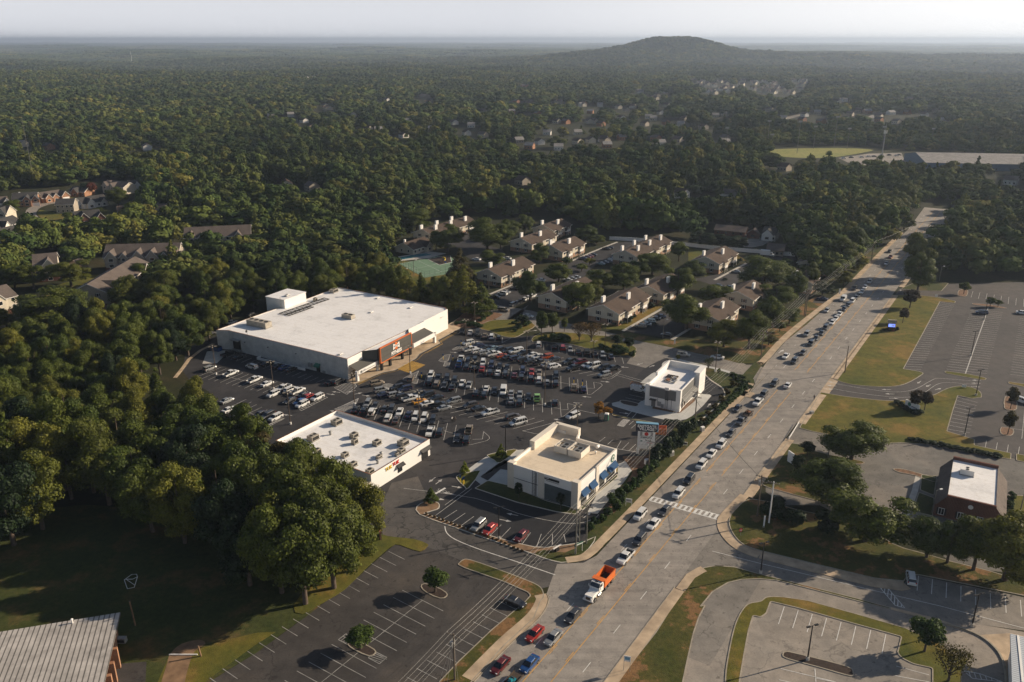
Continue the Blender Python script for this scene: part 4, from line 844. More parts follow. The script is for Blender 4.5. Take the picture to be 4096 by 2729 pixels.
for x0,x1 in ((1.6,4.9),(5.9,9.0),(11.6,14.7),(15.9,20.6)):
    b = MB(); b.add([V3(x0,-1.1,2.9),V3(x1,-1.1,2.9),V3(x1,-.02,4.1),V3(x0,-.02,4.1),V3(x0,-1.1,2.7),V3(x1,-1.1,2.7),V3(x0,-.02,2.9),V3(x1,-.02,2.9)],[(0,1,2,3),(4,5,1,0),(0,3,6),(1,7,2)],0); b.build('awning',M['blueawn'],cs)
    b = MB(); b.box(x0+.1,-.06,.3,x1-.1,-.015,3.0)
    b.build('window',M['glass'],cs)
    b = MB(); b.box((x0+x1)/2-.06,-.09,.3,(x0+x1)/2+.06,-.062,2.7); b.box(x0+.1,-.09,.25,x1-.1,-.065,.33); b.build('window_frame',M['dkmetal'],cs)
b = MB(); nn = 24
for rr,yy,mm in ((1.05,-.12,0),(.72,-.16,1),(.38,-.2,0)):
    b.add([V3(18.9,yy,5.35)]+[V3(18.9+math.cos(2*math.pi*i/nn)*rr,yy,5.35+math.sin(2*math.pi*i/nn)*rr) for i in range(nn)],[(0,1+i,1+(i+1)%nn) for i in range(nn)],mm)
b.build('round_sign',[M['green'],M['white']],cs)
t = thing('rooftop_screen','louvred screen enclosure with two fan units on the cream roof','rooftop unit',on(CO,CTH,14.9,9.9,6.02),CTH)
for y0 in (-.2,4.0-.0-8.2+.0):
    yy = y0+.1
    b = MB()
    for q in ((-2.5,yy,2.5,yy+.12),(-2.5,yy+3.7,2.5,yy+3.82),(-2.5,yy,-2.38,yy+3.8),(2.38,yy,2.5,yy+3.8)): b.box(q[0],q[1],.3,q[2],q[3],2.0)
    b.build('screen_panel',M['cream'],t)
    b = MB(); b.box(-1.7,yy+.8,.2,1.7,yy+2.9,1.4); b.build('unit_casing',M['grey'],t)
    for xx in (-.8,.8):
        b = MB(); b.tube([(xx,yy+1.85,1.4),(xx,yy+1.85,1.48)],.55,12); b.build('fan',M['black'],t)
    b = MB(); b.box(-2.4,yy+.12,1.75,2.4,yy+.3,1.85); b.box(-2.4,yy+3.4,1.75,2.4,yy+3.6,1.85); b.box(-1,yy+.1,1.86,-.8,yy+3.7,1.92); b.box(.8,yy+.1,1.86,1.0,yy+3.7,1.92); b.build('brace',M['grey'],t)
t = thing('roof_vent','silver drum vent at the far end of the cream roof','roof vent',on(CO,CTH,20,4.9,6.02),CTH); b = MB(); b.tube([(0,0,.0),(0,0,.5)],.25,10); b.build('duct',M['grey'],t); b = MB(); b.tube([(-.5,0,.75),(.5,0,.75)],.42,12); b.build('drum',M['trim'],t)
t = thing('roof_vent','small cream capped vent beside the rooftop screen','roof vent',on(CO,CTH,17.5,4.2,6.02),CTH); b = MB(); b.tube([(0,0,0),(0,0,.55)],.22,8); b.build('duct',M['cream'],t); b = MB(); b.tube([(0,0,.55),(0,0,.85)],.34,8,0,.05); b.build('cap',M['trim'],t)
# ------------------------------------------------------------------ white restaurant
BO, BTH = P('U',1250,1080), R(60)
bj = thing('restaurant_building','white and grey restaurant with a tall parapet and dark side awning','building',BO,BTH)
b = MB(); parapet_roof(b,[V3(0,0),V3(20.3,0),V3(20.6,10.8),V3(0,10.8)],5.9,6.8,.35,0,1,1); b.build('wall',[M['white'],M['roofw']],bj)
for q in ((-.2,-.2,0,1.1,1.2,7.1),(-.2,9.7,0,1.1,11.0,7.1)): b = MB(); b.box(*q); b.build('corner_pier',M['white'],bj)
b = MB(); b.box(14.2,-1.3,0,20.6,-.02,7.9); b.box(13.9,-1.5,7.9,20.8,.5,8.1); b.box(8.7,10.5,5.9,20.8,11.1,7.9); b.box(20.3,-.2,5.9,20.9,11.1,7.9); b.build('raised_parapet',M['white'],bj)
b = MB(); b.box(-.08,1.25,3.3,-.02,9.6,6.5); b.box(1.2,-.08,4.0,13.8,-.02,6.5); b.build('grey_cladding',M['greypanel'],bj)
b = MB(); b.add([V3(1.6,-1.5,2.9),V3(13.4,-1.5,2.9),V3(13.4,-.1,3.9),V3(1.6,-.1,3.9),V3(1.6,-1.5,2.7),V3(13.4,-1.5,2.7)],[(0,1,2,3),(4,5,1,0)],0); b.build('awning',M['panel'],bj)
for k in range(5):
    b = MB(); b.box(1.7+k*2.4,-.07,.4,3.5+k*2.4,-.015,2.8); b.build('window',M['glass'],bj)
b = MB(); b.box(-.07,7.6,0,-.02,8.9,2.3); b.build('rear_door',M['greypanel'],bj)
b = MB(); b.box(-1.2,7.2,2.5,-.03,9.3,2.65); b.build('door_canopy',M['dkmetal'],bj)
for q in ((-.4,5.8,.8,-.03,6.9,2.1),(-.35,4.9,.4,-.03,5.7,1.5)): b = MB(); b.box(*q); b.build('meter_cabinet',M['grey'],bj)
b = MB()
for yy in (3.7,4.4): b.tube([(-.3,yy,0),(-.3,yy,6.9)],.05)
for k in range(16): b.tube([(-.3,3.7,.4+k*.4),(-.3,4.4,.4+k*.4)],.03)
b.box(-.5,3.5,3.2,-.1,4.6,3.3); b.build('roof_ladder',M['dkmetal'],bj)
b = MB(); b.tube([(-.15,2.5,.4),(-.15,2.5,3.9)],.05); b.tube([(-.15,6.9,2.1),(-.15,6.9,3.2)],.05); b.build('conduit',M['dkmetal'],bj)
b = MB(); b.box(-.6,3.4,6.5,-.05,4.7,7.4); b.build('ladder_hood',M['trim'],bj)
for k,(x,y,l) in enumerate(((11.2,6.6,'upper open steel curb frame on the white restaurant roof'),(8.2,6.0,'lower steel curb frame with red parts on the white restaurant roof'))):
    t = thing('roof_frame',l,'roof frame',on(BO,BTH,x,y,5.92),BTH,'open steel frames on the white restaurant roof')
    b = MB()
    for q in ((-1.3,-1.7,1.3,-1.5),(-1.3,1.5,1.3,1.7),(-1.3,-1.7,-1.1,1.7),(1.1,-1.7,1.3,1.7),(-1.3,-.1,1.3,.1)): b.box(q[0],q[1],.1,q[2],q[3],.45)
    b.build('frame',M['brown'] if k==0 else M['grey'],t)
    b = MB(); b.box(-.9,.4,.2,.7,1.3,.6); b.build('packing',M['rust'] if k else M['dkmetal'],t)
# ------------------------------------------------------------------ brick bank
KO, KTH = P('G',1690,290), R(60)
bk = thing('bank_building','red brick bank with a white flat roof between grey slopes','building',KO,KTH)
b = MB()
Lk, Wk = 21.5, 14.5       # x away from the camera, y negative to the right
b.add([V3(0,0,0),V3(0,-Wk,0),V3(0,-Wk,2.6),V3(0,-Wk+2.2,5.6),V3(0,-2.2,5.6),V3(0,0,2.6)],[(0,1,2,3,4,5)][:1],0)
b.add([V3(Lk,0,0),V3(Lk,-Wk,0),V3(Lk,-Wk,2.6),V3(Lk,-Wk+2.2,5.6),V3(Lk,-2.2,5.6),V3(Lk,0,2.6)],[(5,4,3,2,1,0)],0)
b.box(.01,-.2,0,Lk-.01,-.02,2.6); b.box(.01,-Wk+.02,0,Lk-.01,-Wk+.2,2.6)
b.box(-.25,-Wk+2.2,5.3,.3,-2.2,6.1); b.box(Lk-.3,-Wk+2.2,5.3,Lk+.25,-2.2,6.3); b.build('wall',M['red_brick'],bk)
b = MB()
for y0,y1 in ((0.3,-2.3),(-Wk-.3,-Wk+2.3)): b.add([V3(-.1,y0,2.45),V3(Lk+.1,y0,2.45),V3(Lk+.1,y1,5.75),V3(-.1,y1,5.75)],[(0,1,2,3)] if y0<-1 else [(3,2,1,0)],0)
b.build('slope_roof',M['grey_roof'],bk)
b = MB(); b.box(.3,-Wk+2.3,5.2,Lk-.3,-2.3,5.5); b.build('flat_roof',M['roofw'],bk)
for y in (-1.6,-5.6,-9.6,-13):
    b = MB(); b.box(-.06,y-.55,.7,-.01,y+.55,2.3); w_ = b.build('window',M['glass'],bk)
    b = MB(); 
    for q in ((y-.65,.6,y+.65,.72),(y-.65,2.28,y+.65,2.4),(y-.65,.72,y-.55,2.28),(y+.55,.72,y+.65,2.28),(y-.04,.72,y+.04,2.28)): b.box(-.1,q[0],q[1],-.062,q[2],q[3])
    b.build('frame',M['trim'],w_)
    b = MB(); b.box(-.09,y-1.05,.65,-.02,y-.68,2.35); b.box(-.09,y+.68,.65,-.02,y+1.05,2.35); b.build('shutter',M['dkmetal'],bk)
b = MB(); b.add([V3(-.08,-7.3,4.3)]+[V3(-.08,-7.3+math.cos(2*math.pi*i/20)*.55,4.3+math.sin(2*math.pi*i/20)*.55) for i in range(20)],[(0,1+(i+1)%20,1+i) for i in range(20)],0); b.build('round_louvre',M['trim'],bk)
vent_unit('rooftop_unit','white cooling unit on the bank roof','rooftop unit',on(KO,KTH,14.5,-5.6,5.52),KTH,2.2,3.0,1.5,None,'trim',2)
# ------------------------------------------------------------------ ribbed roof building at the lower left, metal canopy at the lower right
HO = P('J',745,1000,0); 
ra, rb = P('J',757,862,5.2), P('J',655,1301,5.2)
rth = ang(rb, ra); ths = ang(P('J',0,985,5.2), ra)
rh = thing('ribbed_roof_building','building with a weathered grey ribbed metal roof and orange brick wall','building',(0,0,0),0)
c1, c2 = ra, ra+(rb-ra)*1.6; dl = Vector((math.cos(ths+math.pi), math.sin(ths+math.pi), 0))
c3, c4 = c2+dl*60, c1+dl*60
M['ribroof'] = ribbed('weathered_ribbed_roof',(.50,.46,.42),rth,.9,.3,.45)
mid1, mid2 = c1.lerp(c2,.5), c4.lerp(c3,.5)
b = MB(); 
b.add([c1,c2,c3,c4,c1-V3(0,0,.35),c2-V3(0,0,.35),c3-V3(0,0,.35),c4-V3(0,0,.35)],[(3,2,1,0),(0,1,5,4),(1,2,6,5),(2,3,7,6),(3,0,4,7),(4,5,6,7)],0); b.build('roof',M['ribroof'],rh)
i1, i2, i3, i4 = [p+((c1+c3)/2-p).normalized()*1.1 for p in (c1,c2,c3,c4)]
b = MB(); b.prism([(p.x,p.y) for p in (i1,i2,i3,i4)],0,4.8); b.build('wall',M['orange_brick'],rh)
ax = (i2-i1).normalized(); nx = Vector((-ax.y,ax.x,0)); nx = nx if nx.x > 0 else -nx
for s in (8.6,12.4,15.5,20,24,28):
    q = i1+ax*s; b = MB(); Mx = Matrix.Translation((q.x,q.y,0)) @ Matrix.Rotation(math.atan2(ax.y,ax.x),4,'Z'); sg_ = 1 if (Matrix.Rotation(math.atan2(ax.y,ax.x),3,'Z') @ V3(0,1,0)).dot(nx) > 0 else -1
    b.box(-.35,min(0,sg_*1.5),0,.35,max(0,sg_*1.5),4.3,0,Mx); b.build('brick_fin',M['orange_brick'],rh)
    b = MB(); b.box(.7,-.02 if sg_<0 else .01,.8,2.6,.05*sg_,3.6,0,Mx) if sg_>0 else b.box(.7,-.06,.8,2.6,-.02,3.6,0,Mx); b.build('window',M['glass'],rh)
t = thing('roof_vent','small white pipe vent on the ribbed metal roof','roof vent',(*P('J',455,930,5.2).xy,5.2)); b = MB(); b.tube([(0,0,-.1),(0,0,.8)],.16,8); b.build('pipe',M['trim'],t); b = MB(); b.tube([(0,0,.8),(0,0,1.0)],.28,8,0,.1); b.build('cap',M['trim'],t)
t = thing('ac_cabinet','small white cabinet against the orange brick wall','cabinet',P('J',765,1048)); b = MB(); b.box(-.9,-.5,0,.9,.5,1.0,0,None,.03); b.build('casing',M['grey'],t); b = MB(); b.box(-.7,-.53,.2,.7,-.505,.8); b.build('louvre',M['dkmetal'],t)
M['canroof'] = ribbed('pale_ribbed_canopy_roof',(.46,.49,.52),R(62)+math.pi/2,.55,.5)
cq = [P('G',2255,1152,4.6),P('G',2600,1235,4.6),P('G',2600,1900,4.6),P('G',2280,1900,4.6)]
cn = thing('metal_canopy','pale blue ribbed metal roof at the lower right edge of the photo','canopy building')
b = MB(); b.add(cq+[p-V3(0,0,.5) for p in cq],[(3,2,1,0),(0,1,5,4),(1,2,6,5),(2,3,7,6),(3,0,4,7)],0); b.build('roof',M['canroof'],cn)
cc = sum(cq,Vector())/4; b = MB(); b.prism([((p+(cc-p)*.12).x,(p+(cc-p)*.12).y) for p in cq],0,4.1); b.build('wall',M['white'],cn)
a_, c_ = P('G',2310,1165,4.66), P('G',2345,1506,4.66); b = MB(); b.ribbon([a_,c_],.35,4.61,4.72); b.build('ridge_cap',M['trim'],cn)
# ------------------------------------------------------------------ vehicles (front towards +x)
CARM = {}
PAL = dict(W=(.62,.61,.58),K=(.010,.010,.011),G=(.055,.055,.056),S=(.30,.30,.29),B=(.02,.08,.24),N=(.015,.02,.06),R=(.38,.03,.018),D=(.13,.014,.014),O=(.45,.07,.01),Y=(.62,.27,.01),T=(.30,.24,.17),L=(.22,.30,.32),E=(.22,.42,.12),C=(.09,.075,.065))
CN = dict(W='white',K='black',G='dark grey',S='silver',B='blue',N='navy blue',R='red',D='dark red',O='orange',Y='yellow',T='tan',L='pale blue',E='light green',C='grey brown')
for k, c in PAL.items():
    m, t, b_ = newmat('car_paint_'+CN[k].replace(' ','_')); setp(b_, c, .32, .0 if k in 'WKYE' else .35, .5, .9); CARM[k] = m
def ring_loft(b, st, m=0):      # st: (x, half width bottom, z bottom, half width belt, z belt, half width top, z top)
    vs = []
    for x,wb,zb,wm,zm,wt,zt in st: vs += [(x,-wb,zb),(x,-wm,zm),(x,-wt,zt-.02),(x,-wt*.8,zt),(x,wt*.8,zt),(x,wt,zt-.02),(x,wm,zm),(x,wb,zb)]
    n = 8; N = len(st); fs = [(i*n+k,i*n+(k+1)%n,(i+1)*n+(k+1)%n,(i+1)*n+k) for i in range(N-1) for k in range(n)]
    b.add(vs, fs, m, False); b.add(vs[:n], [tuple(range(n))], m); b.add(vs[-n:], [tuple(range(n))[::-1]], m)
def wheel_mesh(r=.34, w_=.24):
    b = MB(); n = 14
    for y0, y1, rr, mm in ((-w_/2, w_/2, r, 0),):
        b.tube([(0,y0,0),(0,y1,0)], rr, n, mm)
    b.tube([(0,-w_/2-.012,0),(0,w_/2+.012,0)], r*.62, 10, 1)
    return b.mesh('wheel', [M['tire'], M['rim']])
WH = wheel_mesh(); WHB = wheel_mesh(.40,.27); WHT = wheel_mesh(.52,.3)
def greenhouse(b, x0, x1, xr0, xr1, zb, zt, wb, wt, m=0):
    vs = [(x0,-wb,zb),(x1,-wb,zb),(x1,wb,zb),(x0,wb,zb),(xr0,-wt,zt),(xr1,-wt,zt),(xr1,wt,zt),(xr0,wt,zt)]
    b.add(vs, [(4,5,6,7),(0,1,5,4),(1,2,6,5),(2,3,7,6),(3,0,4,7)], m)
def roof_slab(b, xr0, xr1, zt, wt, m=0):
    b.box(xr0-.02,-wt-.01,zt-.015,xr1+.02,wt+.01,zt+.045,m,None,.05)
def pillars(b, x0, x1, xr0, xr1, zb, zt, wb, wt, mids, m=0):
    for s in (-1,1):
        for (xa, xb) in [(x0,xr0),(x1,xr1)]+[(q,q) for q in mids]:
            a, c = Vector((xa,s*(wb+.005),zb)), Vector((xb,s*(wt+.005),zt)); e = Vector((.05,0,0)); o_ = Vector((0,s*.02,0))
            b.add([a-e,a+e,c+e,c-e,a-e+o_,a+e+o_,c+e+o_,c-e+o_], [(4,5,6,7),(7,6,5,4),(0,4,7,3),(1,5,6,2)], m)
def arches(b, xs, r, w_, m=1):
    n = 12
    for x in xs:
        for s in (-1,1):
            y = s*(w_+.012); vs = [(x,y,r-.02)]+[(x+math.cos(math.pi*i/n)*(r+.09),y,r-.02+math.sin(math.pi*i/n)*(r+.09)) for i in range(n+1)]
            b.add(vs, [((0,1+i,2+i) if s<0 else (0,2+i,1+i)) for i in range(n)], m)
PROTO = {}
def proto(kind):
    b, g_ = MB(), MB()
    if kind in 'sh':
        L, w_, r = (4.75,.90,.33) if kind == 's' else (4.2,.88,.33)
        f, k = L/2, -L/2
        ring_loft(b, [(k,.70,.42,.76,.66,.70,.86),(k+.12,.84,.24,.88,.66,.80,.98),(k+.9,.88,.22,w_,.70,.82,1.0),(0,.88,.20,w_,.72,.84,.97),(f-1.25,.88,.20,w_,.68,.82,.94),(f-.35,.84,.24,.86,.60,.74,.80),(f,.66,.36,.70,.55,.60,.66)])
        if kind == 's': q = (k+.62, f-1.15, k+1.35, f-2.0, .95, 1.42, .80, .60); md = [-.05]
        else: q = (k+.12, f-1.0, k+.55, f-1.85, .95, 1.46, .80, .62); md = [-.1,-.95]
        greenhouse(g_, *q); roof_slab(b, q[2], q[3], q[5], q[7]); pillars(b, q[0],q[1],q[2],q[3],q[4],q[5],q[6],q[7], md)
        zt = q[5]; hl = (f-.12,.60,.66); tl = (k+.03,.62,.80); wx = (f-.92, k+.88)
    elif kind == 'u' or kind == 'U':
        L, w_, r = (4.75,.94,.37) if kind == 'u' else (5.6,1.02,.40); H_ = 1.66 if kind == 'u' else 1.86
        f, k = L/2, -L/2
        ring_loft(b, [(k,.80,.45,.86,.75,.82,1.0),(k+.1,.88,.28,.93,.78,.86,1.1),(0,.92,.26,w_,.80,.88,1.1),(f-1.25,.92,.26,w_,.78,.86,1.07),(f-.3,.88,.28,.90,.70,.78,.97),(f,.74,.38,.78,.62,.68,.80)])
        q = (k+.08, f-1.05, k+.42, f-1.75, 1.07, H_, w_-.09, w_-.24)
        greenhouse(g_, *q); roof_slab(b, q[2]-.1, q[3], q[5], q[7]); pillars(b, q[0],q[1],q[2],q[3],q[4],q[5],q[6],q[7], [-.05,-1.1] if kind=='u' else [.2,-.9,-1.7])
        if kind == 'U': g_.box(.2,-.35,H_+.046,.95,.35,H_+.055)
        zt = H_; hl = (f-.1,.66,.78); tl = (k+.02,.74,.98); wx = (f-.95, k+.95)
        for s in (-1,1): b.box(q[2],s*(q[7]-.06)-.025,H_+.05,q[3]-.1,s*(q[7]-.06)+.025,H_+.1,1)
    elif kind == 'w':
        return None
    elif kind == 'j':
        L, w_, r = 4.3,.88,.40; f, k = L/2, -L/2
        ring_loft(b, [(k,.82,.5,.84,.8,.80,1.1),(k+.1,.86,.45,w_-.04,.8,.84,1.15),(f-1.3,.86,.45,w_-.04,.8,.84,1.12),(f-.15,.74,.5,.72,.8,.62,1.1),(f,.70,.5,.68,.8,.60,1.05)])
        q = (k+.05, f-1.35, k+.15, f-1.55, 1.12, 1.82, .80, .72); greenhouse(g_, *q); roof_slab(b, q[2], q[3], q[5], q[7]); pillars(b, q[0],q[1],q[2],q[3],q[4],q[5],q[6],q[7], [-.3,-1.1])
        b.box(f-1.4,-.98,.78,f-.3,-.74,.92,1); b.box(f-1.4,.74,.78,f-.3,.98,.92,1)
        b.tube([(k-.2,0,1.0),(k-.02,0,1.0)],.36,12,1); hl = (f-.02,.45,.92); tl = (k-.01,.74,.95); wx = (f-.75, k+.75)
    elif kind == 'p' or kind == 'c':
        L, w_, r = 5.7,.98,.40; f, k = L/2, -L/2
        ring_loft(b, [(k+2.05,.92,.42,w_,.85,.92,1.12),(f-1.5,.94,.40,w_,.85,.92,1.14),(f-.3,.92,.42,.95,.80,.86,1.08),(f,.84,.48,.88,.75,.80,.95)])
        for s in (-1,1): b.box(k,s*.95-.05,.55,k+2.1,s*.95+.05,1.12)
        b.box(k,-.95,.55,k+.08,.95,1.10); b.box(k+.05,-.92,.55,k+2.1,.92,.68,1); b.box(k+2.0,-.92,.6,k+2.08,.92,1.14)
        q = (k+2.1, f-1.35, k+2.25, f-2.05, 1.12, 1.78, .88, .74); greenhouse(g_, *q); roof_slab(b, q[2], q[3], q[5], q[7]); pillars(b, q[0],q[1],q[2],q[3],q[4],q[5],q[6],q[7], [.35])
        if kind == 'c':
            b.box(k+.05,-.93,1.1,k+2.15,.93,1.78,0,None,.1); g_.box(k+.4,-.925,1.3,k+1.8,.925,1.6)
        hl = (f-.03,.72,.88); tl = (k-.01,.86,.92); wx = (f-1.0, k+1.25)
    elif kind == 'v':
        L, w_, r = 5.3,.99,.37; f, k = L/2, -L/2
        ring_loft(b, [(k,.92,.4,.96,1.0,.86,1.98),(k+.15,.94,.32,w_,1.0,.88,2.05),(f-1.7,.94,.32,w_,1.0,.86,2.03),(f-.95,.92,.32,w_,1.05,.86,1.2),(f-.25,.88,.35,.92,.8,.80,1.05),(f,.8,.42,.84,.7,.76,.85)])
        vs = [(f-1.62,-.80,1.97),(f-1.62,.80,1.97),(f-.93,.84,1.27),(f-.93,-.84,1.27)]; g_.add([(x+.03,y,z+.02) for x,y,z in vs],[(0,3,2,1)],0)
        for s in (-1,1): g_.add([(f-1.9,s*.95,1.25),(f-1.15,s*.95,1.25),(f-1.6,s*.925,1.75),(f-1.9,s*.925,1.75)],[(0,1,2,3)] if s<0 else [(3,2,1,0)],0)
        g_.box(k-.01,-.75,1.2,k+.12,.75,1.75)
        hl = (f-.03,.72,.78); tl = (k-.01,.88,1.1); wx = (f-.95, k+1.05)
    arches(b, wx, r, w_-.015)
    bm = b.mesh('body_'+kind, [CARM['W'], M['black']]); gm = g_.mesh('glass_'+kind, M['glass'])
    hb = MB(); hb.box(-.08,-.16,-.07,.06,.16,.07); hm = hb.mesh('headlight', M['lens'])
    tb = MB(); tb.box(-.03,-.13,-.13,.08,.13,.13); tm = tb.mesh('taillight', M['tail'])
    wheel = WHB if kind in 'pcUj' else WH
    t = bpy.data.objects.new('proto', None)
    PROTO[kind] = (bm, gm, hm, tm, wheel, hl, tl, wx, r, w_)
for k in 'shuUjpcv': proto(k)
KN = dict(s='sedan',h='hatchback',u='suv',U='suv',j='jeep style off roader',p='pickup truck',c='pickup truck',v='van')
KO_ = dict(s='sedan',h='hatchback',u='suv',U='large_suv',j='off_roader',p='pickup_truck',c='pickup_truck',v='van')
def car(kind, col, p, a, label, group, z=.0, detail=True):
    bm, gm, hm, tm, wh, hl, tl, wx, r, w_ = PROTO[kind]
    t = thing(KO_[kind], label, 'pickup truck' if kind in 'pc' else 'van' if kind=='v' else 'car', (p.x,p.y,z), a, group)
    o = put('body', bm, t); o.material_slots[0].link = 'OBJECT'; o.material_slots[0].material = CARM[col]
    put('window_glass', gm, t)
    for x in wx:
        for s in (-1,1): put('wheel', wh, t, (x, s*(w_-.11), r if wh is not WHB else .40))
    if detail:
        for s in (-1,1): put('headlight', hm, t, (hl[0], s*hl[1], hl[2])); put('taillight', tm, t, (tl[0], s*tl[1], tl[2]))
    return t
ORD = ['first','second','third','fourth','fifth','sixth','seventh','eighth','ninth','tenth','eleventh','twelfth','thirteenth','fourteenth','fifteenth','sixteenth','seventeenth','eighteenth','nineteenth','twentieth','twenty first','twenty second','twenty third','twenty fourth','twenty fifth','twenty sixth','twenty seventh','twenty eighth','twenty ninth','thirtieth']+['thirty '+q for q in ('first','second','third','fourth','fifth','sixth','seventh','eighth','ninth')]
KL = dict(KN, u='SUV', U='large SUV', j='off roader', c='capped pickup', p='pickup')
def carrow(rowname, group, a, items, order='left', zlot=.02, key=0, detail=True):
    items = sorted(items, key=lambda q: (TL[q[0]][0]+q[1]/TL[q[0]][2]) if key == 0 else -(TL[q[0]][1]+q[2]/TL[q[0]][2]))
    for i, q in enumerate(items):
        t, x, y, cc = q[:4]; ca = R(a) if len(q) < 5 else R(q[4])
        p = P(t, x, y, .75)
        car(cc[1], cc[0], p, ca+R(random.uniform(-1.2,1.2)), '%s %s, %s from %s%s' % (CN[cc[0]], KL[cc[1]], ORD[i], order, rowname), group, zlot, detail)
GL = 'cars parked in the shopping centre lot'
ex = lambda t, s, a: [(t,)+q if len(q) > 3 else (t,)+q+(a,) for q in s]
def rows(t, a, s):  # 'x y Ck x y Ck!' : ! flips the heading
    out = []; w_ = s.split()
    for i in range(0, len(w_), 3):
        c = w_[i+2]; out.append((t, float(w_[i]), float(w_[i+1]), c[:2], a+180 if '!' in c else a))
    return out
carrow(', top row by the straw bed', GL, 88, rows('N',88,'327 205 Kp! 475 225 Ws 612 245 Gj! 750 285 Ts 878 305 Wu 1015 325 Kh'))
carrow(', top row under the shrub island', GL, 88, rows('O',88,'118 220 Wu 408 255 Ks 572 280 Ru 710 308 Ss! 865 355 Ks 1025 365 Kp 1170 390 Ks 1320 410 Sh! 1480 445 Ks'))
carrow(', far slanted row, upper side', GL, 211.5, rows('N',211.5,'435 425 Wu 615 475 Ns 760 510 Ks 895 530 Ls 1020 550 Kh 1180 570 Ku 1335 580 Wc 1490 620 Kp 1640 650 Ws 1750 680 Ws 1915 685 Ou 2060 735 Gs')+rows('O',211.5,'705 545 Kp 890 555 Dp 1040 605 Ws 1155 625 WU 1340 655 Ku 1510 675 Kp'))
carrow(', far slanted row, lower side', GL, 31.5, rows('N',31.5,'480 550 Wp 615 585 Wu 740 615 Su 915 635 Wp 1070 665 Os 1190 695 Ks 1330 715 Nu 1470 745 Ku 1600 770 Ks 1800 795 Gp 1920 835 Ss 2055 865 Wu')+rows('O',31.5,'775 665 Kp! 1355 785 Su!'))
carrow(', far upright row, far side', GL, 267, rows('N',267,'300 730 Wp! 430 780 Ku 560 760 Ku 715 800 Wu 875 840 Nu 1030 865 Ks 1168 890 Ks 1460 950 Nu 1630 970 Rs 1775 985 Ts 2092 1045 Ku'))
carrow(', far upright row, near side', GL, 87, rows('N',87,'265 830 Bp 410 885 Ku 550 900 Kh 695 910 Rs 850 985 Ku 995 985 Ws 1140 1010 Gu 1305 1035 Ds 1440 1085 Kj 1615 1110 Kj 1770 1120 Wu 1920 1165 Sh 2085 1190 Ku'))
carrow(', middle upright row, far side', GL, 267, rows('Q',267,'1615 95 Wu 1755 145 Kp 1920 155 Ku 2065 200 Ku 2205 240 Ws')+rows('R',267,'590 250 Ws! 745 285 Ks 910 300 Wv 1060 335 Ss! 1220 360 Ss 1385 400 Ks')+rows('O',87,'780 1035 Tp 965 1055 Ns'))
carrow(', middle upright row, near side', GL, 87, rows('Q',87,'1590 220 Ku 1725 255 Tu 1870 280 Gs! 2015 315 Ks 2335 270 Ss!')+rows('R',87,'395 345 Ku 550 370 Ku 1060 470 Ss 1220 510 Ku 1545 430 Ep 1885 510 Kh'))
carrow(', near slanted row, upper side', GL, 211.5, rows('Q',211.5,'985 320 Ku 1125 350 Nu 1400 430 Ks 1550 465 Ku 1725 515 Ks 2050 575 Su')+rows('R',211.5,'290 565 Cu 440 620 Ks! 660 700 Wp 1090 780 Cu! 1190 885 WU'))
carrow(', near slanted row, lower side', GL, 31.5, rows('Q',31.5,'680 370 Su 735 450 Ns 940 460 Su 1090 495 Ku 1235 530 Wp 1405 580 Ys 1550 620 Ws 1740 655 Kp 1865 705 Ss'))
carrow(', nearest upright row, far side', GL, 267, rows('Q',267,'425 625 Su 570 665 Gs 750 720 Gs! 875 740 Gu 1025 780 Ws 1200 830 Ns! 1325 875 Wu 1490 895 Wu 1655 945 Ku')+rows('R',87,'260 1030 Tp'))
carrow(', nearest upright row, near side', GL, 87, rows('Q',87,'200 735 Ks 355 755 Kh 505 790 Wj 810 895 Wu 965 930 Cs 1600 1155 Wp! 1790 1160 Ku 2115 1280 Ks! 2290 1310 Ku'))
GS_ = 'cars parked in the side lot of the gym'
carrow(', side lot, row facing the gym', GS_, 59, rows('S',59,'430 335 Su 735 410 Wp 1080 500 Wp 1260 555 Ws 1595 640 Wu 1700 665 Wp 1795 715 Ks 1870 735 Rh'))
carrow(', side lot, row facing the trees', GS_, 239, rows('S',239,'1350 705 Wu 1500 620 Wp 1990 755 Wu 1590 800 Ks 1735 815 Bs 1770 855 Wu'))
carrow(', side lot row beside the big trees', GS_, 59, rows('S',59,'680 800 Ss 712 930 Ws 900 920 Ls! 785 1045 Ws! 1155 1000 Gs! 1270 1015 Gu! 1385 1045 Wu!'))
carrow(', shaded row along the gym wall', GS_, 59, rows('S',59,'700 125 Kp 850 170 Ks 1260 265 Ks 1430 300 Ks 1510 320 Bs 1610 345 Cs 2190 530 Ks 2290 525 Ku'))
CSA = math.degrees(ang(P('F',495,458),P('F',577,378)))+180
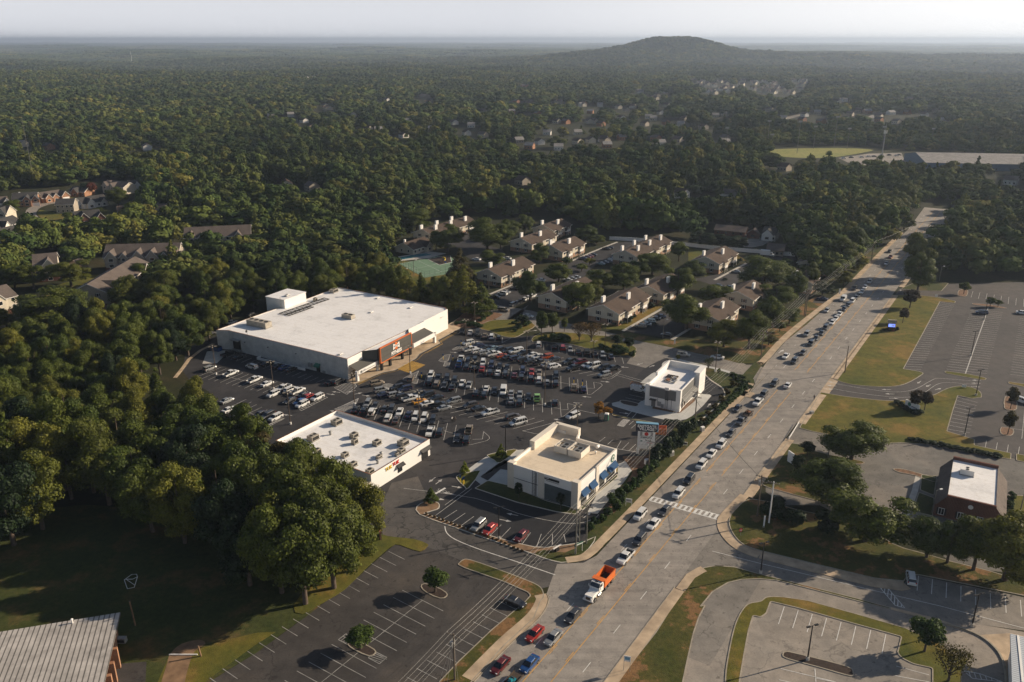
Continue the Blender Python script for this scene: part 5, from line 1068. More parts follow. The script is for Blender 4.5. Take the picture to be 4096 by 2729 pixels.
for t,x,y,c,a,l in (('S',1040,310,'Wu',148,'white SUV driving along the shaded aisle beside the gym wall'),('Q',600,240,'Tu',31,'tan SUV driving past the gym entrance'),('Q',1240,155,'Tu',87,'silver tan SUV stopped on the hatched paint by a lamp post'),('R',2220,760,'Wu',222,'white SUV driving near the corner of the coffee shop roof'),
    ('F',405,378,'Su',CSA,'silver SUV beside the bright red car in the coffee shop lot'),('F',490,405,'Rs',CSA,'bright red sedan beside the silver SUV in the coffee shop lot'),('F',728,456,'Ds',CSA,'dark red convertible with a tan roof, alone in its row'),('F',680,955,'Ks',-32,'black sedan alone in the near lot beside the grass verge'),
    ('G',1535,745,'Wu',70,'white SUV parked under the trees on the side street'),('H',1895,275,'Nu',160,'dark blue SUV parked alone in the big striped lot'),('H',2195,276,'Ws',-30,'white sedan at the right edge of the striped lot'),('H',2195,925,'Wu',-60,'white SUV cut off by the right edge beside a small tree'),
    ('C',605,1118,'Su',-20,'silver SUV on the side road behind the white restaurant'),('B',1010,860,'Tu',-20,'tan SUV on the drive above the shopping centre lot'),('B',1200,907,'Ws',-20,'white sedan on the drive above the shopping centre lot'),('C',850,1135,'Ws',155,'pale sedan on the side road by the young tree')):
    car(c[1],c[0],P(t,x,y,.75),R(a),l,'cars standing apart' if 'alone' not in l else None,.02)
# the queue on the highway
GQ = 'cars queuing on the highway'; rd = math.degrees(RTH)
q1 = rows('F',rd+180,'790 1425 Bs 970 1225 Ss 1120 1060 Gs 1517 618 Wp 1623 485 Gu 1728 365 Ws 1815 265 Gs')+rows('D',rd+180,'1595 925 Wu 1678 818 Ku 1775 700 Wu 1853 613 Ws 1930 540 Wu 2007 450 Gs 2087 360 Gp')+rows('H',rd+180,'242 935 Wp 285 880 Gu 365 797 Gu 512 632 Ku 577 568 Gs 635 502 Ku 673 463 Ks 713 425 Ks 742 387 Ku 790 347 Ws 816 318 Ws 844 285 Ws 880 248 Ks 910 217 Ks 938 190 Wu 966 163 Ks 987 145 Ks 1010 122 Ws 1033 87 Ws 1068 47 Wu')+rows('X',rd+180,'1765 725 Ws 1822 630 Ds')
carrow(' end of the queue by the yellow line', GQ, 0, q1, 'the near', .026, 1)
q2 = rows('F',rd+180,'570 1435 Ds 830 1195 Rs 1627 297 Wu')+rows('H',rd+180,'92 980 Ks 448 595 Ws 603 433 Su 752 258 Ss 872 176 Wv 955 96 Ku')+rows('X',rd+180,'1810 550 Ks')
carrow(' end of the outer highway lane', GQ, 0, q2, 'the near', .026, 1)
car('s','W',P('H',463,810,.75),R(rd),'white sedan driving away from the queue in the turning lane',GQ,.026)
# apartments
GA = 'cars parked at the apartments'
carrow(', apartment row above the gym island', GA, 60, rows('B',60,'1085 815 Su 1118 802 Ss 1145 790 Ks 1175 775 Ws 1205 763 Ws 1237 750 Wu'), detail=False)
carrow(', apartment row by the leaning tree', GA, 150, rows('B',150,'945 757 Ks 1000 732 Wu 1022 718 Ss 1100 690 Ks'), detail=False)
carrow(', far apartment lot, left row', GA, 150, rows('B',150,'1630 453 Ns 1660 445 Ds 1680 438 Ds 1708 427 Ks 1815 378 Ks 1840 372 Ks 795 462 Ws 1035 455 Ws 780 205 Ws 695 262 Ks'), detail=False)
carrow(', far apartment lot, right row', GA, 150, rows('B',150,'1770 498 Ls 1803 488 Ns 1832 476 Ns 1862 460 Ws 1888 450 Ns 1512 625 Ws 1545 615 Ss 1575 603 Ss 1300 625 Ws'), detail=False)
carrow(', shaded lot by the near apartment block', GA, 165, rows('C',165,'295 912 Tu 330 897 Ss 360 878 Lu 400 855 Ks 437 840 Ns 485 973 Ks'), detail=False)
carrow(', small lots right of the apartments', GA, 150, rows('C',150,'987 517 Ss 932 630 Ks 850 618 Ks 1610 713 Ns 1075 255 Ws'), detail=False)
carrow(', row behind the gym', GS_, 59, rows('A',60,'600 405 Ks 445 465 Ws 285 553 Ks'), detail=False)
carrow(', driveway of the brick house', GA, 0, rows('I',20,'320 400 Ws 300 402 Ks'), detail=False)
carrow(', lot beside the distant hall', GA, 0, rows('M',5,'1525 612 Ws 1560 608 Ks 1608 607 Ws 1640 604 Ws 1665 603 Ks 1700 597 Ws 1735 597 Ks 1768 600 Ws 1780 597 Ks'), detail=False)
# dump truck
DT = P('F',1305,858,1.0); dt = thing('dump_truck','white dump truck with an empty orange bed in the highway queue','dump truck',(DT.x,DT.y,.026),R(rd+180))
b = MB(); b.box(1.3,-.95,.7,3.9,.95,1.55,0,None,.06); ring_loft(b,[(1.3,.95,.8,1.05,1.4,.95,1.75),(3.6,.85,.8,.95,1.3,.8,1.55),(4.1,.75,.8,.8,1.2,.7,1.4)]); b.box(4.0,-1.15,.5,4.2,1.15,.8); b.build('hood',M['white'],dt)
b = MB(); b.box(-.5,-1.12,.9,1.35,1.12,2.1); b.box(-.5,-1.1,2.1,.9,1.1,2.95,0,None,.08); cab = b.build('cab',M['white'],dt)
b = MB(); b.add([(1.36,-1.0,2.1),(1.36,1.0,2.1),(.88,.95,2.8),(.88,-.95,2.8)],[(0,1,2,3)],0); b.box(.0,-1.125,2.1,.8,1.125,2.7); b.build('window_glass',M['glass'],cab)
wt = bpy.data.objects.new('lettering', textmesh('IM',.55,.01,M['dkmetal'],.02)); COL.objects.link(wt); wt.parent = cab; wt.location = (.55,0,2.99); wt.rotation_euler = (0,0,R(90))
b = MB(); b.box(4.1,-.5,.75,4.15,.5,1.45); b.build('grille',M['brown'],dt)
b = MB()
for q in ((-5.6,-1.25,1.1,-5.5,1.25,2.9),(-5.6,-1.25,1.1,-.8,-1.15,2.7),(-5.6,1.15,1.1,-.8,1.25,2.7),(-.85,-1.25,1.1,-.7,1.25,3.2),(-1.0,-1.3,3.1,.2,1.3,3.22),(-5.65,-1.3,2.68,-.8,-1.12,2.8),(-5.65,1.12,2.68,-.8,1.3,2.8)): b.box(*q)
bd = b.build('dump_bed',M['orange'],dt)
b = MB(); b.box(-5.5,-1.14,1.1,-.86,1.14,1.25); b.build('bed_floor',M['dkmetal'],bd)
b = MB(); b.box(-5.3,-.45,.55,3.6,.45,.85); b.build('chassis',M['black'],dt)
for x in (3.1,-1.6,-3.0,-4.5):
    for s in (-1,1): put('wheel',WHT,dt,(x,s*1.0,.52))
for s in (-1,1):
    b = MB(); b.tube([(-.9+1.7,s*1.05,.75),(1.9,s*1.05,.75)],.3,10); b.build('fuel_tank',M['rim'],dt)
    put('headlight',PROTO['s'][2],dt,(4.12,s*.85,1.0)); b = MB(); b.box(1.2,s*1.35-.08,1.9,1.28,s*1.35+.08,2.4); b.build('mirror',M['white'],dt)
# trailers, ladder truck, box truck
def trailer(p, a, label, load):
    t = thing('flat_trailer',label,'trailer',(p.x,p.y,.026),a)
    b = MB(); b.box(-2.2,-1,.55,2.2,1,.65); b.box(-2.2,-1,.65,2.2,-.94,1.0); b.box(-2.2,.94,.65,2.2,1,1.0); b.tube([(2.2,0,.6),(3.3,0,.6)],.05); b.build('deck',M['brown'],t)
    b = MB()
    for k in range(6): b.tube([(-2.25,-.95+k*.38,.65),(-2.25,-.95+k*.38,1.8)],.03)
    b.tube([(-2.25,-.95,1.8),(-2.25,.95,1.8)],.03); b.build('mesh_gate',M['dkmetal'],t)
    for s in (-1,1): put('wheel',WH,t,(-.3,s*1.12,.34))
    return t
trailer(P('H',172,1018,.7),R(rd+180),'landscaping trailer with rusty gear behind the dark pickup',0)
trailer(P('F',660,1560,.7),R(rd+180),'flat trailer with blue load at the bottom edge of the photo',1)
def mower(p, a, label, c):
    t = thing('ride_on_mower',label,'mower',(p.x,p.y,.69),a); b = MB(); b.box(-.7,-.55,.2,.5,.55,.5); b.box(-.8,-.3,.5,-.2,.3,.95,0,None,.08); b.build('deck',c,t)
    b = MB(); b.box(-.1,-.25,.5,.3,.25,.65); b.box(-.2,-.25,.65,-.1,.25,1.1); b.build('seat',M['black'],t)
    for x,r_ in ((-.55,.3),(.6,.18)):
        for s in (-1,1): b = MB(); b.tube([(x,s*.5,r_),(x,s*.68,r_)],r_,10); b.build('wheel',M['tire'],t)
mower(P('H',172,1018,.7),R(rd),'rusty brown mower standing on the landscaping trailer',M['rust'])
mower(P('F',660,1560,.7),R(rd),'blue mower standing on the trailer at the bottom edge',M['water'])
LT = P('U',500,640,.9); lt = car('v','W',LT,R(-28),'white service truck with red ladder racks behind the white restaurant',None,.036); lt.name = 'service_truck'
b = MB()
for s in (-1,1):
    for x in (-2.4,-1.2,0,1.2): b.tube([(x,s*.85,2.05),(x,s*.85,2.6)],.04)
    b.box(-2.9,s*.85-.05,2.55,1.6,s*.85+.05,2.65)
for k in range(12): b.box(-2.8+k*.38,-.85,2.62,-2.7+k*.38,.85,2.7)
b.build('ladder_rack',M['rust'],lt)
BX = P('C',1210,392,1.2); bx = thing('box_truck','white box truck beside the long white fence','truck',(BX.x,BX.y,.02),R(-22))
b = MB(); b.box(-3.4,-1.15,.8,1.4,1.15,3.2); b.build('cargo_box',M['white'],bx); b = MB(); b.box(1.5,-1.0,.5,3.6,1.0,1.4); b.box(1.5,-.95,1.4,2.7,.95,2.3,0,None,.1); b.build('cab',M['white'],bx)
b = MB(); b.box(1.8,-1.0,1.5,2.5,1.0,2.1); b.build('window_glass',M['glass'],bx)
for x in (2.7,-2.2):
    for s in (-1,1): put('wheel',WHB,bx,(x,s*1.0,.40))
mc = P('O',270,240,.5); t = thing('motorcycle','dark motorcycle between the white SUV and black sedan in the top row','motorcycle',(mc.x,mc.y,.02),R(80))
for x in (-.7,.7): b = MB(); b.tube([(x,-.07,.32),(x,.07,.32)],.32,12); b.build('wheel',M['tire'],t)
b = MB(); b.tube([(-.7,0,.35),(-.2,0,.75),(.35,0,.8),(.7,0,.35)],.12,8); b.build('frame',M['dkmetal'],t); b = MB(); b.box(-.6,-.14,.78,.0,.14,.88,0,None,.03); b.build('seat',M['black'],t); b = MB(); b.tube([(.4,-.38,1.05),(.45,0,1.0),(.4,.38,1.05)],.03); b.build('handlebar',M['rim'],t)
# ------------------------------------------------------------------ gabled buildings; local x along the front from p1 to p2, y to the back
def gabled(name, label, cat, p1, p2, D, h, rise, wall, roof, base=None, gables=(), floors=1, nwin=4, chim=(), balc=(), group=None, over=.5, ends=True, garage=None, z0=0.0, shutters=False, L=None, simple=False):
    a = ang(p1,p2); L = L or (p2-p1).length
    t = thing(name,label,cat,(p1.x,p1.y,z0),a,group)
    b = MB(); hb = 0 if base is None else h*.42
    b.box(0,0,hb,L,D,h)
    for x in (0.0, L):
        b.add([V3(x,0,h),V3(x,D,h),V3(x,D/2,h+rise)],[(0,2,1) if x==0 else (0,1,2)],0)
    for gx, gw, gp in gables:
        gr = rise*min(1,gw/D*2.0); b.box(gx-gw/2,-gp,0 if base is None else hb,gx+gw/2,.05,h); b.add([V3(gx-gw/2,-gp,h),V3(gx+gw/2,-gp,h),V3(gx,-gp,h+gr)],[(0,1,2)],0)
    b.build('wall',M[wall],t)
    if base: b = MB(); b.box(.03,.03,0,L-.03,D-.03,hb); b.box(0,0,0,L,.02,hb-.02); b.build('brick_base',M[base],t)
    k = rise/(D/2); th_ = .16; b = MB(); o = over
    for s in (0,1):
        y0, y1 = (-o, D/2) if s == 0 else (D+o, D/2); z0_, z1_ = h-k*o, h+rise
        q = [V3(-o,y0,z0_),V3(L+o,y0,z0_),V3(L+o,y1,z1_),V3(-o,y1,z1_)]; up = V3(0,0,th_)
        b.add(q+[p+up for p in q],[(4,5,6,7) if s==0 else (7,6,5,4),(3,2,1,0) if s==0 else (0,1,2,3),(0,1,5,4),(1,2,6,5),(3,0,4,7)],0)
    for gx, gw, gp in gables:
        gr = rise*min(1,gw/D*2.0); yb = gr/k+.2
        for s in (-1,1):
            q = [V3(gx,-gp-.35,h+gr+.05),V3(gx+s*(gw/2+.4),-gp-.35,h-.4*gr/(gw/2)+.05),V3(gx+s*(gw/2+.4),max(.2,-.4*gr/(gw/2)/k+.1),h-.4*gr/(gw/2)+.05),V3(gx,yb,h+gr+.05)]; q2 = [p+V3(0,0,.14) for p in q]
            b.add(q+q2,[(4,5,6,7) if s<0 else (7,6,5,4),(0,1,5,4),(1,2,6,5)],0)
    rf = b.build('roof',M[roof],t)
    if not simple:
        b = MB(); b.box(-o-.03,-o-.06,h-k*o-.06,L+o+.03,-o-.01,h-k*o+.15); b.box(-o-.03,D+o+.01,h-k*o-.06,L+o+.03,D+o+.06,h-k*o+.15); 
        for x in (-o-.06, L+o+.01):
            b.add([V3(x,-o,h-k*o-.1),V3(x,D/2,h+rise-.1),V3(x,D/2,h+rise+.14),V3(x,-o,h-k*o+.14),V3(x+.05,-o,h-k*o-.1),V3(x+.05,D/2,h+rise-.1),V3(x+.05,D/2,h+rise+.14),V3(x+.05,-o,h-k*o+.14)],[(3,2,1,0),(4,5,6,7)],0)
            b.add([V3(x,D+o,h-k*o-.1),V3(x,D/2,h+rise-.1),V3(x,D/2,h+rise+.14),V3(x,D+o,h-k*o+.14),V3(x+.05,D+o,h-k*o-.1),V3(x+.05,D/2,h+rise-.1),V3(x+.05,D/2,h+rise+.14),V3(x+.05,D+o,h-k*o+.14)],[(0,1,2,3),(7,6,5,4)],0)
        for gx, gw, gp in gables:
            gr = rise*min(1,gw/D*2.0)
            for s in (-1,1): b.add([V3(gx,-gp-.37,h+gr-.2),V3(gx+s*(gw/2+.4),-gp-.37,h-.4*gr/(gw/2)-.2),V3(gx+s*(gw/2+.4),-gp-.37,h-.4*gr/(gw/2)+.08),V3(gx,-gp-.37,h+gr+.1)],[(0,1,2,3) if s>0 else (3,2,1,0)],0)
        b.build('trim_board',M['trim'],t)
    for cx_, cy_, ch in chim:
        zc = h+rise-abs(cy_-D/2)*k
        for dd in ((0,) if ch < 1.6 else (-.62,.62)):
            b = MB(); b.box(cx_+dd-.5,cy_-.45,zc-.5,cx_+dd+.5,cy_+.45,zc+ch+1.0); b.build('chimney',M['trim'],rf)
    fh = h/max(1,floors)
    def win(x, y, z, w_, hh, face, sh=False):
        b = MB(); e = .03
        if face == 'f': b.box(x-w_/2,y-e,z,x+w_/2,y-.005,z+hh)
        elif face == 'l': b.box(y-e,x-w_/2,z,y-.005,x+w_/2,z+hh)
        o_ = b.build('window',M['glass'],t)
        if not simple:
            b = MB(); e2 = .06
            for q in ((-w_/2-.1,z-.12,w_/2+.1,z),(-w_/2-.1,z+hh,w_/2+.1,z+hh+.1),(-w_/2-.1,z,-w_/2,z+hh),(w_/2,z,w_/2+.1,z+hh)):
                if face == 'f': b.box(x+q[0],y-e2,q[1],x+q[2],y-e-.002,q[3])
                else: b.box(y-e2,x+q[0],q[1],y-e-.002,x+q[2],q[3])
            b.build('frame',M['trim'],o_)
            if sh:
                b = MB()
                for s in (-1,1):
                    if face == 'l': b.box(y-.05,x+s*(w_/2+.35)-.22,z-.05,y-.005,x+s*(w_/2+.35)+.22,z+hh+.05)
                b.build('shutter',M['dkmetal'],t)
    gs = [(gx-gw/2-.3,gx+gw/2+.3) for gx,gw,gp in gables]
    for f in range(floors):
        for i in range(nwin):
            x = L*(i+.5)/nwin
            if any(u0 < x < u1 for u0,u1 in gs) or any(abs(x-q) < 2.2 for q in balc): continue
            win(x,0,f*fh+.9+(0 if f else 0),1.2,1.3,'f')
        for gx,gw,gp in gables: win(gx,-gp,f*fh+.8,min(2,gw*.4),1.4,'f')
        if ends and D > 7:
            for yy in (D*.28,D*.66): win(yy,0,f*fh+.9,1.0,1.35,'l',shutters)
    for q in balc:
        b = MB(); b.box(q-1.9,-.04,.3,q+1.9,-.006,h-.3); b.build('balcony_recess_shade',M['black'],t)  # black panel on the wall, painted shade instead of a hollow
        b = MB(); zz = h*.45
        b.box(q-2,-1.5,zz-.15,q+2,-.05,zz); b.box(q-2,-1.5,zz,q+2,-1.42,zz+1.0)
        for s in (-2,-.05,1.9): b.box(q+s,-1.5,0,q+s+.12,-1.38,h-.1)
        b.build('balcony',M['trim'],t)
        b = MB(); gr = 1.2; b.add([V3(q-2.4,-1.8,h-.2),V3(q+2.4,-1.8,h-.2),V3(q+2.4,0,h+.5),V3(q-2.4,0,h+.5)],[(0,1,2,3)],0); b.build('balcony_roof',M[roof],t)
    if garage is not None:
        b = MB(); gp = 0
        for gx,gw,gpp in gables:
            if abs(gx-garage) < gw/2: gp = gpp
        b.box(garage-2.3,-gp-.04,0,garage+2.3,-gp-.006,2.3); b.build('garage_door',M['trim'],t)
    return t
GAP = 'brown roofed apartment buildings'
def apt(label, t, p2, L, W=13.6, ch=2, gaps=None, h=5.1):
    c = P(t,*p2,5.1); c.z = 0; A = R(57); d = Vector((math.cos(A),math.sin(A),0))
    cs_ = []; cc_ = 1 if L < 30 and ch < 3 else ch
    for k in range(cc_): cs_ += [(L*(k+.55)/cc_,W*.27,1.7),(L*(k+.22)/cc_,W*.75,1.7)]
    return gabled('apartment_building',label,'apartment building',c,c+d*L,W,h,2.7,'apt_wall','apt_roof','apt_brick',(),2,max(4,int(L/4)),cs_,[L*(k+.5)/ch for k in range(ch)],GAP,.6,True,None,0,True)
apt('near brown roofed apartment block in front of the striped car row, trees on its left','B',(1912,895),29)
apt('brown roofed apartment block right behind the green tennis court','B',(990,605),28)
apt('brown roofed apartment block half hidden by a tree, left of the near block','B',(1500,795),28)
apt('tall looking brown roofed block in the far middle, left of the large lot','B',(1230,350),26)
apt('brown roofed apartment block beside the far car lot with lit balconies','B',(1470,410),24)
apt('longest brown roofed block, behind the swimming pool','B',(450,278),42,ch=3)
apt('long brown roofed block along the white fence','C',(275,418),42,ch=3)
apt('brown roofed block in front of the white box truck and fence','C',(865,465),26)
apt('brown roofed block among dark trees nearest the highway queue','C',(1645,480),20)
apt('brown roofed block just behind the near apartment block','C',(460,685),24)
apt('dark roofed block in shade in the far wood behind the apartments','B',(1400,242),20)
apt('brown roof almost hidden by trees beside the side road','C',(870,880),22,ch=1)
apt('brown roof with one white chimney behind the tall bright trees','C',(1110,725),20,ch=1)
apt('small brown roofed block with pale stairs beside the highway trees','C',(1535,605),12,W=10,ch=1)
c1_, c2_ = P('B',300,385,3.2), P('B',385,330,3.2)
gabled('club_house','low brown roofed pool house beside the swimming pool','pool house',V3(c1_.x,c1_.y),V3(c1_.x,c1_.y)+V3(math.cos(R(57)),math.sin(R(57)))*16,12,3.0,2.8,'apt_wall','apt_roof',None,((11,5,2.2),),1,5,((4,9,1.0),),(),None,.7)
# lots, courts and lawns of the apartments
pad('lawn', PP('B',[(-40,640),(180,500),(200,470),(560,540),(900,520),(1000,560),(1000,640),(560,620),(420,660),(330,700),(180,740),(60,700)]),'lawn','grass slope below the tennis court',1,None,.06)
sheet('court', PP('B',[(185,500),(420,460),(470,445),(590,440),(700,560),(390,612)]),.075,'court','pale green tennis court')
b = MB()
for a_,c_ in (((215,500),(390,590)),((390,590),(560,555)),((215,500),(420,455)),((300,545),(480,505)),((345,480),(520,565))): line(b,P('B',*a_),P('B',*c_),.12,.082)
struct('court_lines',b,M['paint'],'white lines of the tennis court')
sheet('pool_deck', PP('B',[(180,445),(430,405),(560,420),(430,455),(200,480)]),.055,'conc','grey deck round the swimming pool')
pl = MB(); pl.prism([(p.x,p.y) for p in PP('B',[(190,452),(330,425),(400,418),(445,432),(340,448),(210,468)])],.02,.07); tag(pl.build('swimming_pool',M['water']),'turquoise swimming pool beside the pale green court','swimming pool')
pad('playground', PP('B',[(412,465),(510,445),(590,440),(600,490),(505,512)]),'mulch','dark mulch playground bed with a white border',.2,'trim',.10,.2)
ps = thing('playground_slide','yellow and blue playground slide on the dark mulch','playground slide',P('B',545,488),R(-60)); b = MB(); b.tube([(-1.6,0,2.0),(-.6,.3,2.1),(.4,.1,1.5),(1.0,-.4,.9)],.45,8); b.build('yellow_tube',M['yellow'],ps)
b = MB(); b.add([V3(0,-.8,1.7),V3(0,-.2,1.7),V3(3,-.2,.15),V3(3,-.8,.15)],[(0,1,2,3),(3,2,1,0)],0); b.box(0,-.85,1.5,.1,-.8,2.0); b.build('blue_slide',CARM['B'],ps)
b = MB()
for x in (-2,-.2):
    for y in (-.8,.9): b.tube([(x,y,0),(x,y,2.6)],.07)
b.box(-2,-.8,1.4,-.2,.9,1.5); b.build('platform',M['brown'],ps)
b = MB(); fp = PP('B',[(185,500),(390,612),(590,560)]); 
for i in range(2):
    a_, c_ = fp[i], fp[i+1]; n_ = max(2,int((c_-a_).length/3))
    for k in range(n_+1): q = a_.lerp(c_,k/n_); b.tube([(q.x,q.y,0),(q.x,q.y,3)],.04,5)
    for z in (.1,1.5,3): b.tube([(a_.x,a_.y,z),(c_.x,c_.y,z)],.03,5)
tag(b.build('court_fence',M['dkmetal']),'dark wire fence along two sides of the tennis court','fence')
sheet('apartment_lot', PP('B',[(620,270),(690,205),(760,200),(740,290),(800,330),(1000,390),(1040,450),(1000,480),(780,490),(700,430),(620,350),(520,360)]),.012,'asph','dark asphalt lot between the far apartments')
sheet('apartment_lot', PP('B',[(890,740),(1060,670),(1200,620),(1300,570),(1500,610),(1400,640),(1250,770),(1100,840),(1000,840),(900,790)]),.014,'asph','dark asphalt lot beside the tall leaning tree')
sheet('apartment_lot', PP('B',[(1480,560),(1540,470),(1850,340),(2060,320),(2060,420),(1960,450),(1720,520),(1640,600),(1540,640)]),.013,'asph','dark asphalt lot between two long apartment rows')
sheet('apartment_lot', PP('C',[(170,950),(310,870),(460,800),(640,760),(700,900),(640,950),(520,1010),(400,985)]),.015,'asph','shaded asphalt lot beside the near apartment block')
sheet('apartment_lot', PP('C',[(660,575),(900,530),(1010,480),(1180,450),(1000,590),(980,640),(850,640),(770,600)]),.012,'asph','asphalt lot right of the apartments by the oval bed')
sheet('white_fence_lot', PP('C',[(1140,390),(1400,400),(1440,440),(1300,440)]),.012,'asph','asphalt by the white box truck')
walk('footpath', PP('C',[(165,950),(500,760)]),1.3,'pale path in front of the near apartment block','conc',.05)
walk('footpath', PP('C',[(830,580),(1060,460)]),1.3,'pale path beside the oval bed','conc',.05)
walk('footpath', PP('C',[(520,1012),(680,915)]),1.3,'pale path between the shaded lot and the dark block','conc',.05)
walk('footpath', PP('B',[(900,740),(1090,660)]),1.3,'pale path in front of the block behind the court','conc',.05)
walk('footpath', PP('B',[(1540,480),(1700,410),(1900,330)]),1.3,'pale path along the far lot','conc',.05)
pad('lawn', PP('C',[(20,930),(160,950),(310,860),(500,745),(520,735),(520,720),(350,700),(150,830),(0,880)]),'lawn','grass strip before the near apartment block',.5,None,.04)
pad('lawn', PP('C',[(640,350),(1000,400),(1060,440),(1000,440),(860,500),(760,560),(740,520),(640,450)]),'lawn','grass between white fence and apartments',.5,None,.045)
pad('lawn', PP('C',[(60,985),(250,1015),(500,1065),(840,1140),(1010,1185),(1150,1180),(1300,1060),(1500,900),(1680,740),(1560,700),(1400,800),(1250,900),(1000,1000),(700,1010),(560,1020),(400,1000),(200,960)]),'lawn_rough','brown and green bank between the side road and the highway',1,None,.05)
pad('lawn', PP('C',[(1590,680),(1790,640),(1900,540),(2040,395),(2100,320),(1950,380),(1750,500),(1640,600)]),'lawn_dark','narrow bank between the highway and the far trees',.5,None,.055)
sheet('driveway', PP('C',[(1560,715),(1700,735),(1660,755),(1540,745)]),.07,'asph_mid','short driveway with a blue car by the highway')
sheet('court_road', PP('C',[(1030,340),(1060,290),(1150,270),(1230,300),(1180,330),(1100,345)]),.014,'asph_light','pale turning circle by the ranch houses')
# white fence along the apartments
wf = PP('C',[(70,290),(265,300),(620,335),(860,362),(1130,385),(1410,410)])
b = MB(); b.ribbon(wf,.12,0,2.0,0); 
for i in range(len(wf)-1):
    n_ = int((wf[i+1]-wf[i]).length/3)
    for k in range(n_): q = wf[i].lerp(wf[i+1],k/n_); b.box(q.x-.1,q.y-.1,0,q.x+.1,q.y+.1,2.12)
tag(b.build('white_fence',M['trim']),'long white vinyl fence behind the apartments','fence')
# ------------------------------------------------------------------ townhouses and houses on the left
def facade(t, a, b_, z): 
    p, q = P(t,*a,z), P(t,*b_,z); p.z = q.z = 0; return p, q
A_ = P('I',555,1115,8.3); A_.z = 0
def house(label, t, a, b_, z, D, rise, wall, roof, **k):
    p, q = facade(t,a,b_,z); return gabled(k.pop('name','house'),label,k.pop('cat','house'),p,q,D,z,rise,wall,roof,**k)
p, q = V3(-166.5,326), V3(-166.5,371)
gabled('town_house_block','grey three storey block with its plain gable towards the camera','apartment building',p,q,15.5,8.3,3.6,'grey_siding','grey_roof','red_brick',((8,6,1.2),(36,6,1.2)),3,9,(),(),'grey townhouse blocks',.6,True,None,0,True)
house('grey townhouse block with six white trimmed gables','I',(812,842),(1390,825),8.3,15,4.4,'grey_siding','grey_roof',name='town_house_block',cat='apartment building',base='red_brick',gables=((3.6,5.2,1.6),(9.2,3.4,1.0),(16,5.2,1.6),(22.5,5.2,1.6),(28,3.4,1.0),(33,5.2,1.6)),floors=3,nwin=12,group='grey townhouse blocks')
house('tan townhouse with one gabled entrance at the left','I',(262,905),(443,888),8.3,13,3.6,'apt_wall','grey_roof',name='town_house_block',cat='apartment building',base='red_brick',gables=((6.0,4.5,1.3),),floors=3,nwin=5,group='grey townhouse blocks')
house('townhouse cut off by the left edge of the photo','I',(-200,1225),(128,1140),8.3,13,3.6,'apt_wall','grey_roof',name='town_house_block',cat='apartment building',base='red_brick',gables=((9.0,5,1.3),),floors=3,nwin=5,group='grey townhouse blocks')
house('townhouse roof with two white gables behind the wood left of the gym','I',(1445,690),(1960,665),8.3,14,4,'grey_siding','grey_roof',name='town_house_block',cat='apartment building',base='red_brick',gables=((3.4,5,1.4),(8.6,3.4,1.2),(27,4,1.4)),floors=3,nwin=10,group='grey townhouse blocks')
house('small shed roofed annex beside the tan townhouse','I',(640,905),(690,885),4,8,2.2,'grey_siding','grey_roof',name='annex',cat='shed',simple=True)
GHO = 'suburban houses in the left clearing'
for l,a_,b_,z,D,rise,w_,rf,gb_,gar,ch in (
 ('red brick house with two white trimmed gables by the curve','I 95 395','285 385',4.6,13,3.6,'orange_brick','dark_roof',((9,5,2.5),(14,4.5,1)),14,((3,10,1.0),)),
 ('brick house with white garage door right of the first brick house','I 330 380','500 355',3.4,12,3.2,'orange_brick','grey_roof',((4,4.5,1.5),(9,4,1.2),(15.5,5.5,2)),15.5,()),
 ('house with one brick gable left of the red tree','I 540 325','660 330',3.4,11,3.0,'orange_brick','dark_roof',((6,5,2),),None,()),
 ('cream house with two gables right of the red tree','I 800 275','965 295',5.2,11,3.0,'apt_wall','grey_roof',((5,5.5,1.6),(12,4.6,1.6)),None,()),
 ('white gabled house half hidden in trees','I 1010 285','1100 280',4.2,10,3.4,'wht_siding','dark_roof',((6,5,1.2),),None,()),
 ('two storey grey house showing its blank side wall','I 433 430','572 425',5.8,11,2.8,'grey_siding','dark_roof',(),None,()),
 ('white house with a hip of dark roof below the red tree','I 650 425','845 395',3.4,12,3.4,'wht_siding','dark_roof',((5,5.5,1.6),(14,4,1)),None,()),
 ('brick house with a steep front gable below the grey house','I 600 545','790 525',3.6,12,3.8,'red_brick','dark_roof',((4.2,6.5,2.0),(13.5,4.5,1.2)),None,()),
 ('white house with brick gable at the edge of the wood','I 930 490','1045 480',4.6,11,3.0,'wht_siding','apt_roof',((5,5,1.2),),None,()),
 ('small white sided house alone in the trees','I 1195 465','1290 462',3.6,9,2.6,'wht_siding','grey_roof',(),None,()),
 ('white house at the left edge, lower one','I 20 690','215 640',4.6,12,3.8,'wht_siding','dark_roof',((2,5,1),),None,()),
 ('white house at the left edge, middle one','I -40 625','175 560',4.6,12,3.4,'wht_siding','dark_roof',((8,5.5,2),),None,()),
 ('tan house cut off by the left edge above the white ones','I -60 500','45 500',4.6,11,4,'apt_wall','dark_roof',((6,5,1),),None,()),
 ('white gabled house at the left edge behind the tan one','I -40 420','65 410',4.0,11,3.2,'wht_siding','grey_roof',((7,5,1.5),),None,())):
    tt = a_.split(); a__, b__ = (float(tt[1]),float(tt[2])), tuple(float(v) for v in b_.split())
    house(l,tt[0],a__,b__,z,D,rise,w_,rf,gables=gb_,floors=2 if z > 4.4 else 1,nwin=4,chim=ch,garage=gar,group=GHO)
sheet('street', smooth(PP('I',[(200,490),(225,455),(300,425),(420,405),(600,395),(600,410),(430,420),(350,440),(300,465),(285,510),(330,560),(260,600),(210,545)]),2),.014,'asph_light','curving pale street among the houses on the left')
sheet('driveway', PP('I',[(290,405),(340,400),(350,415),(300,420)]),.019,'conc_new','concrete driveway with two parked cars')
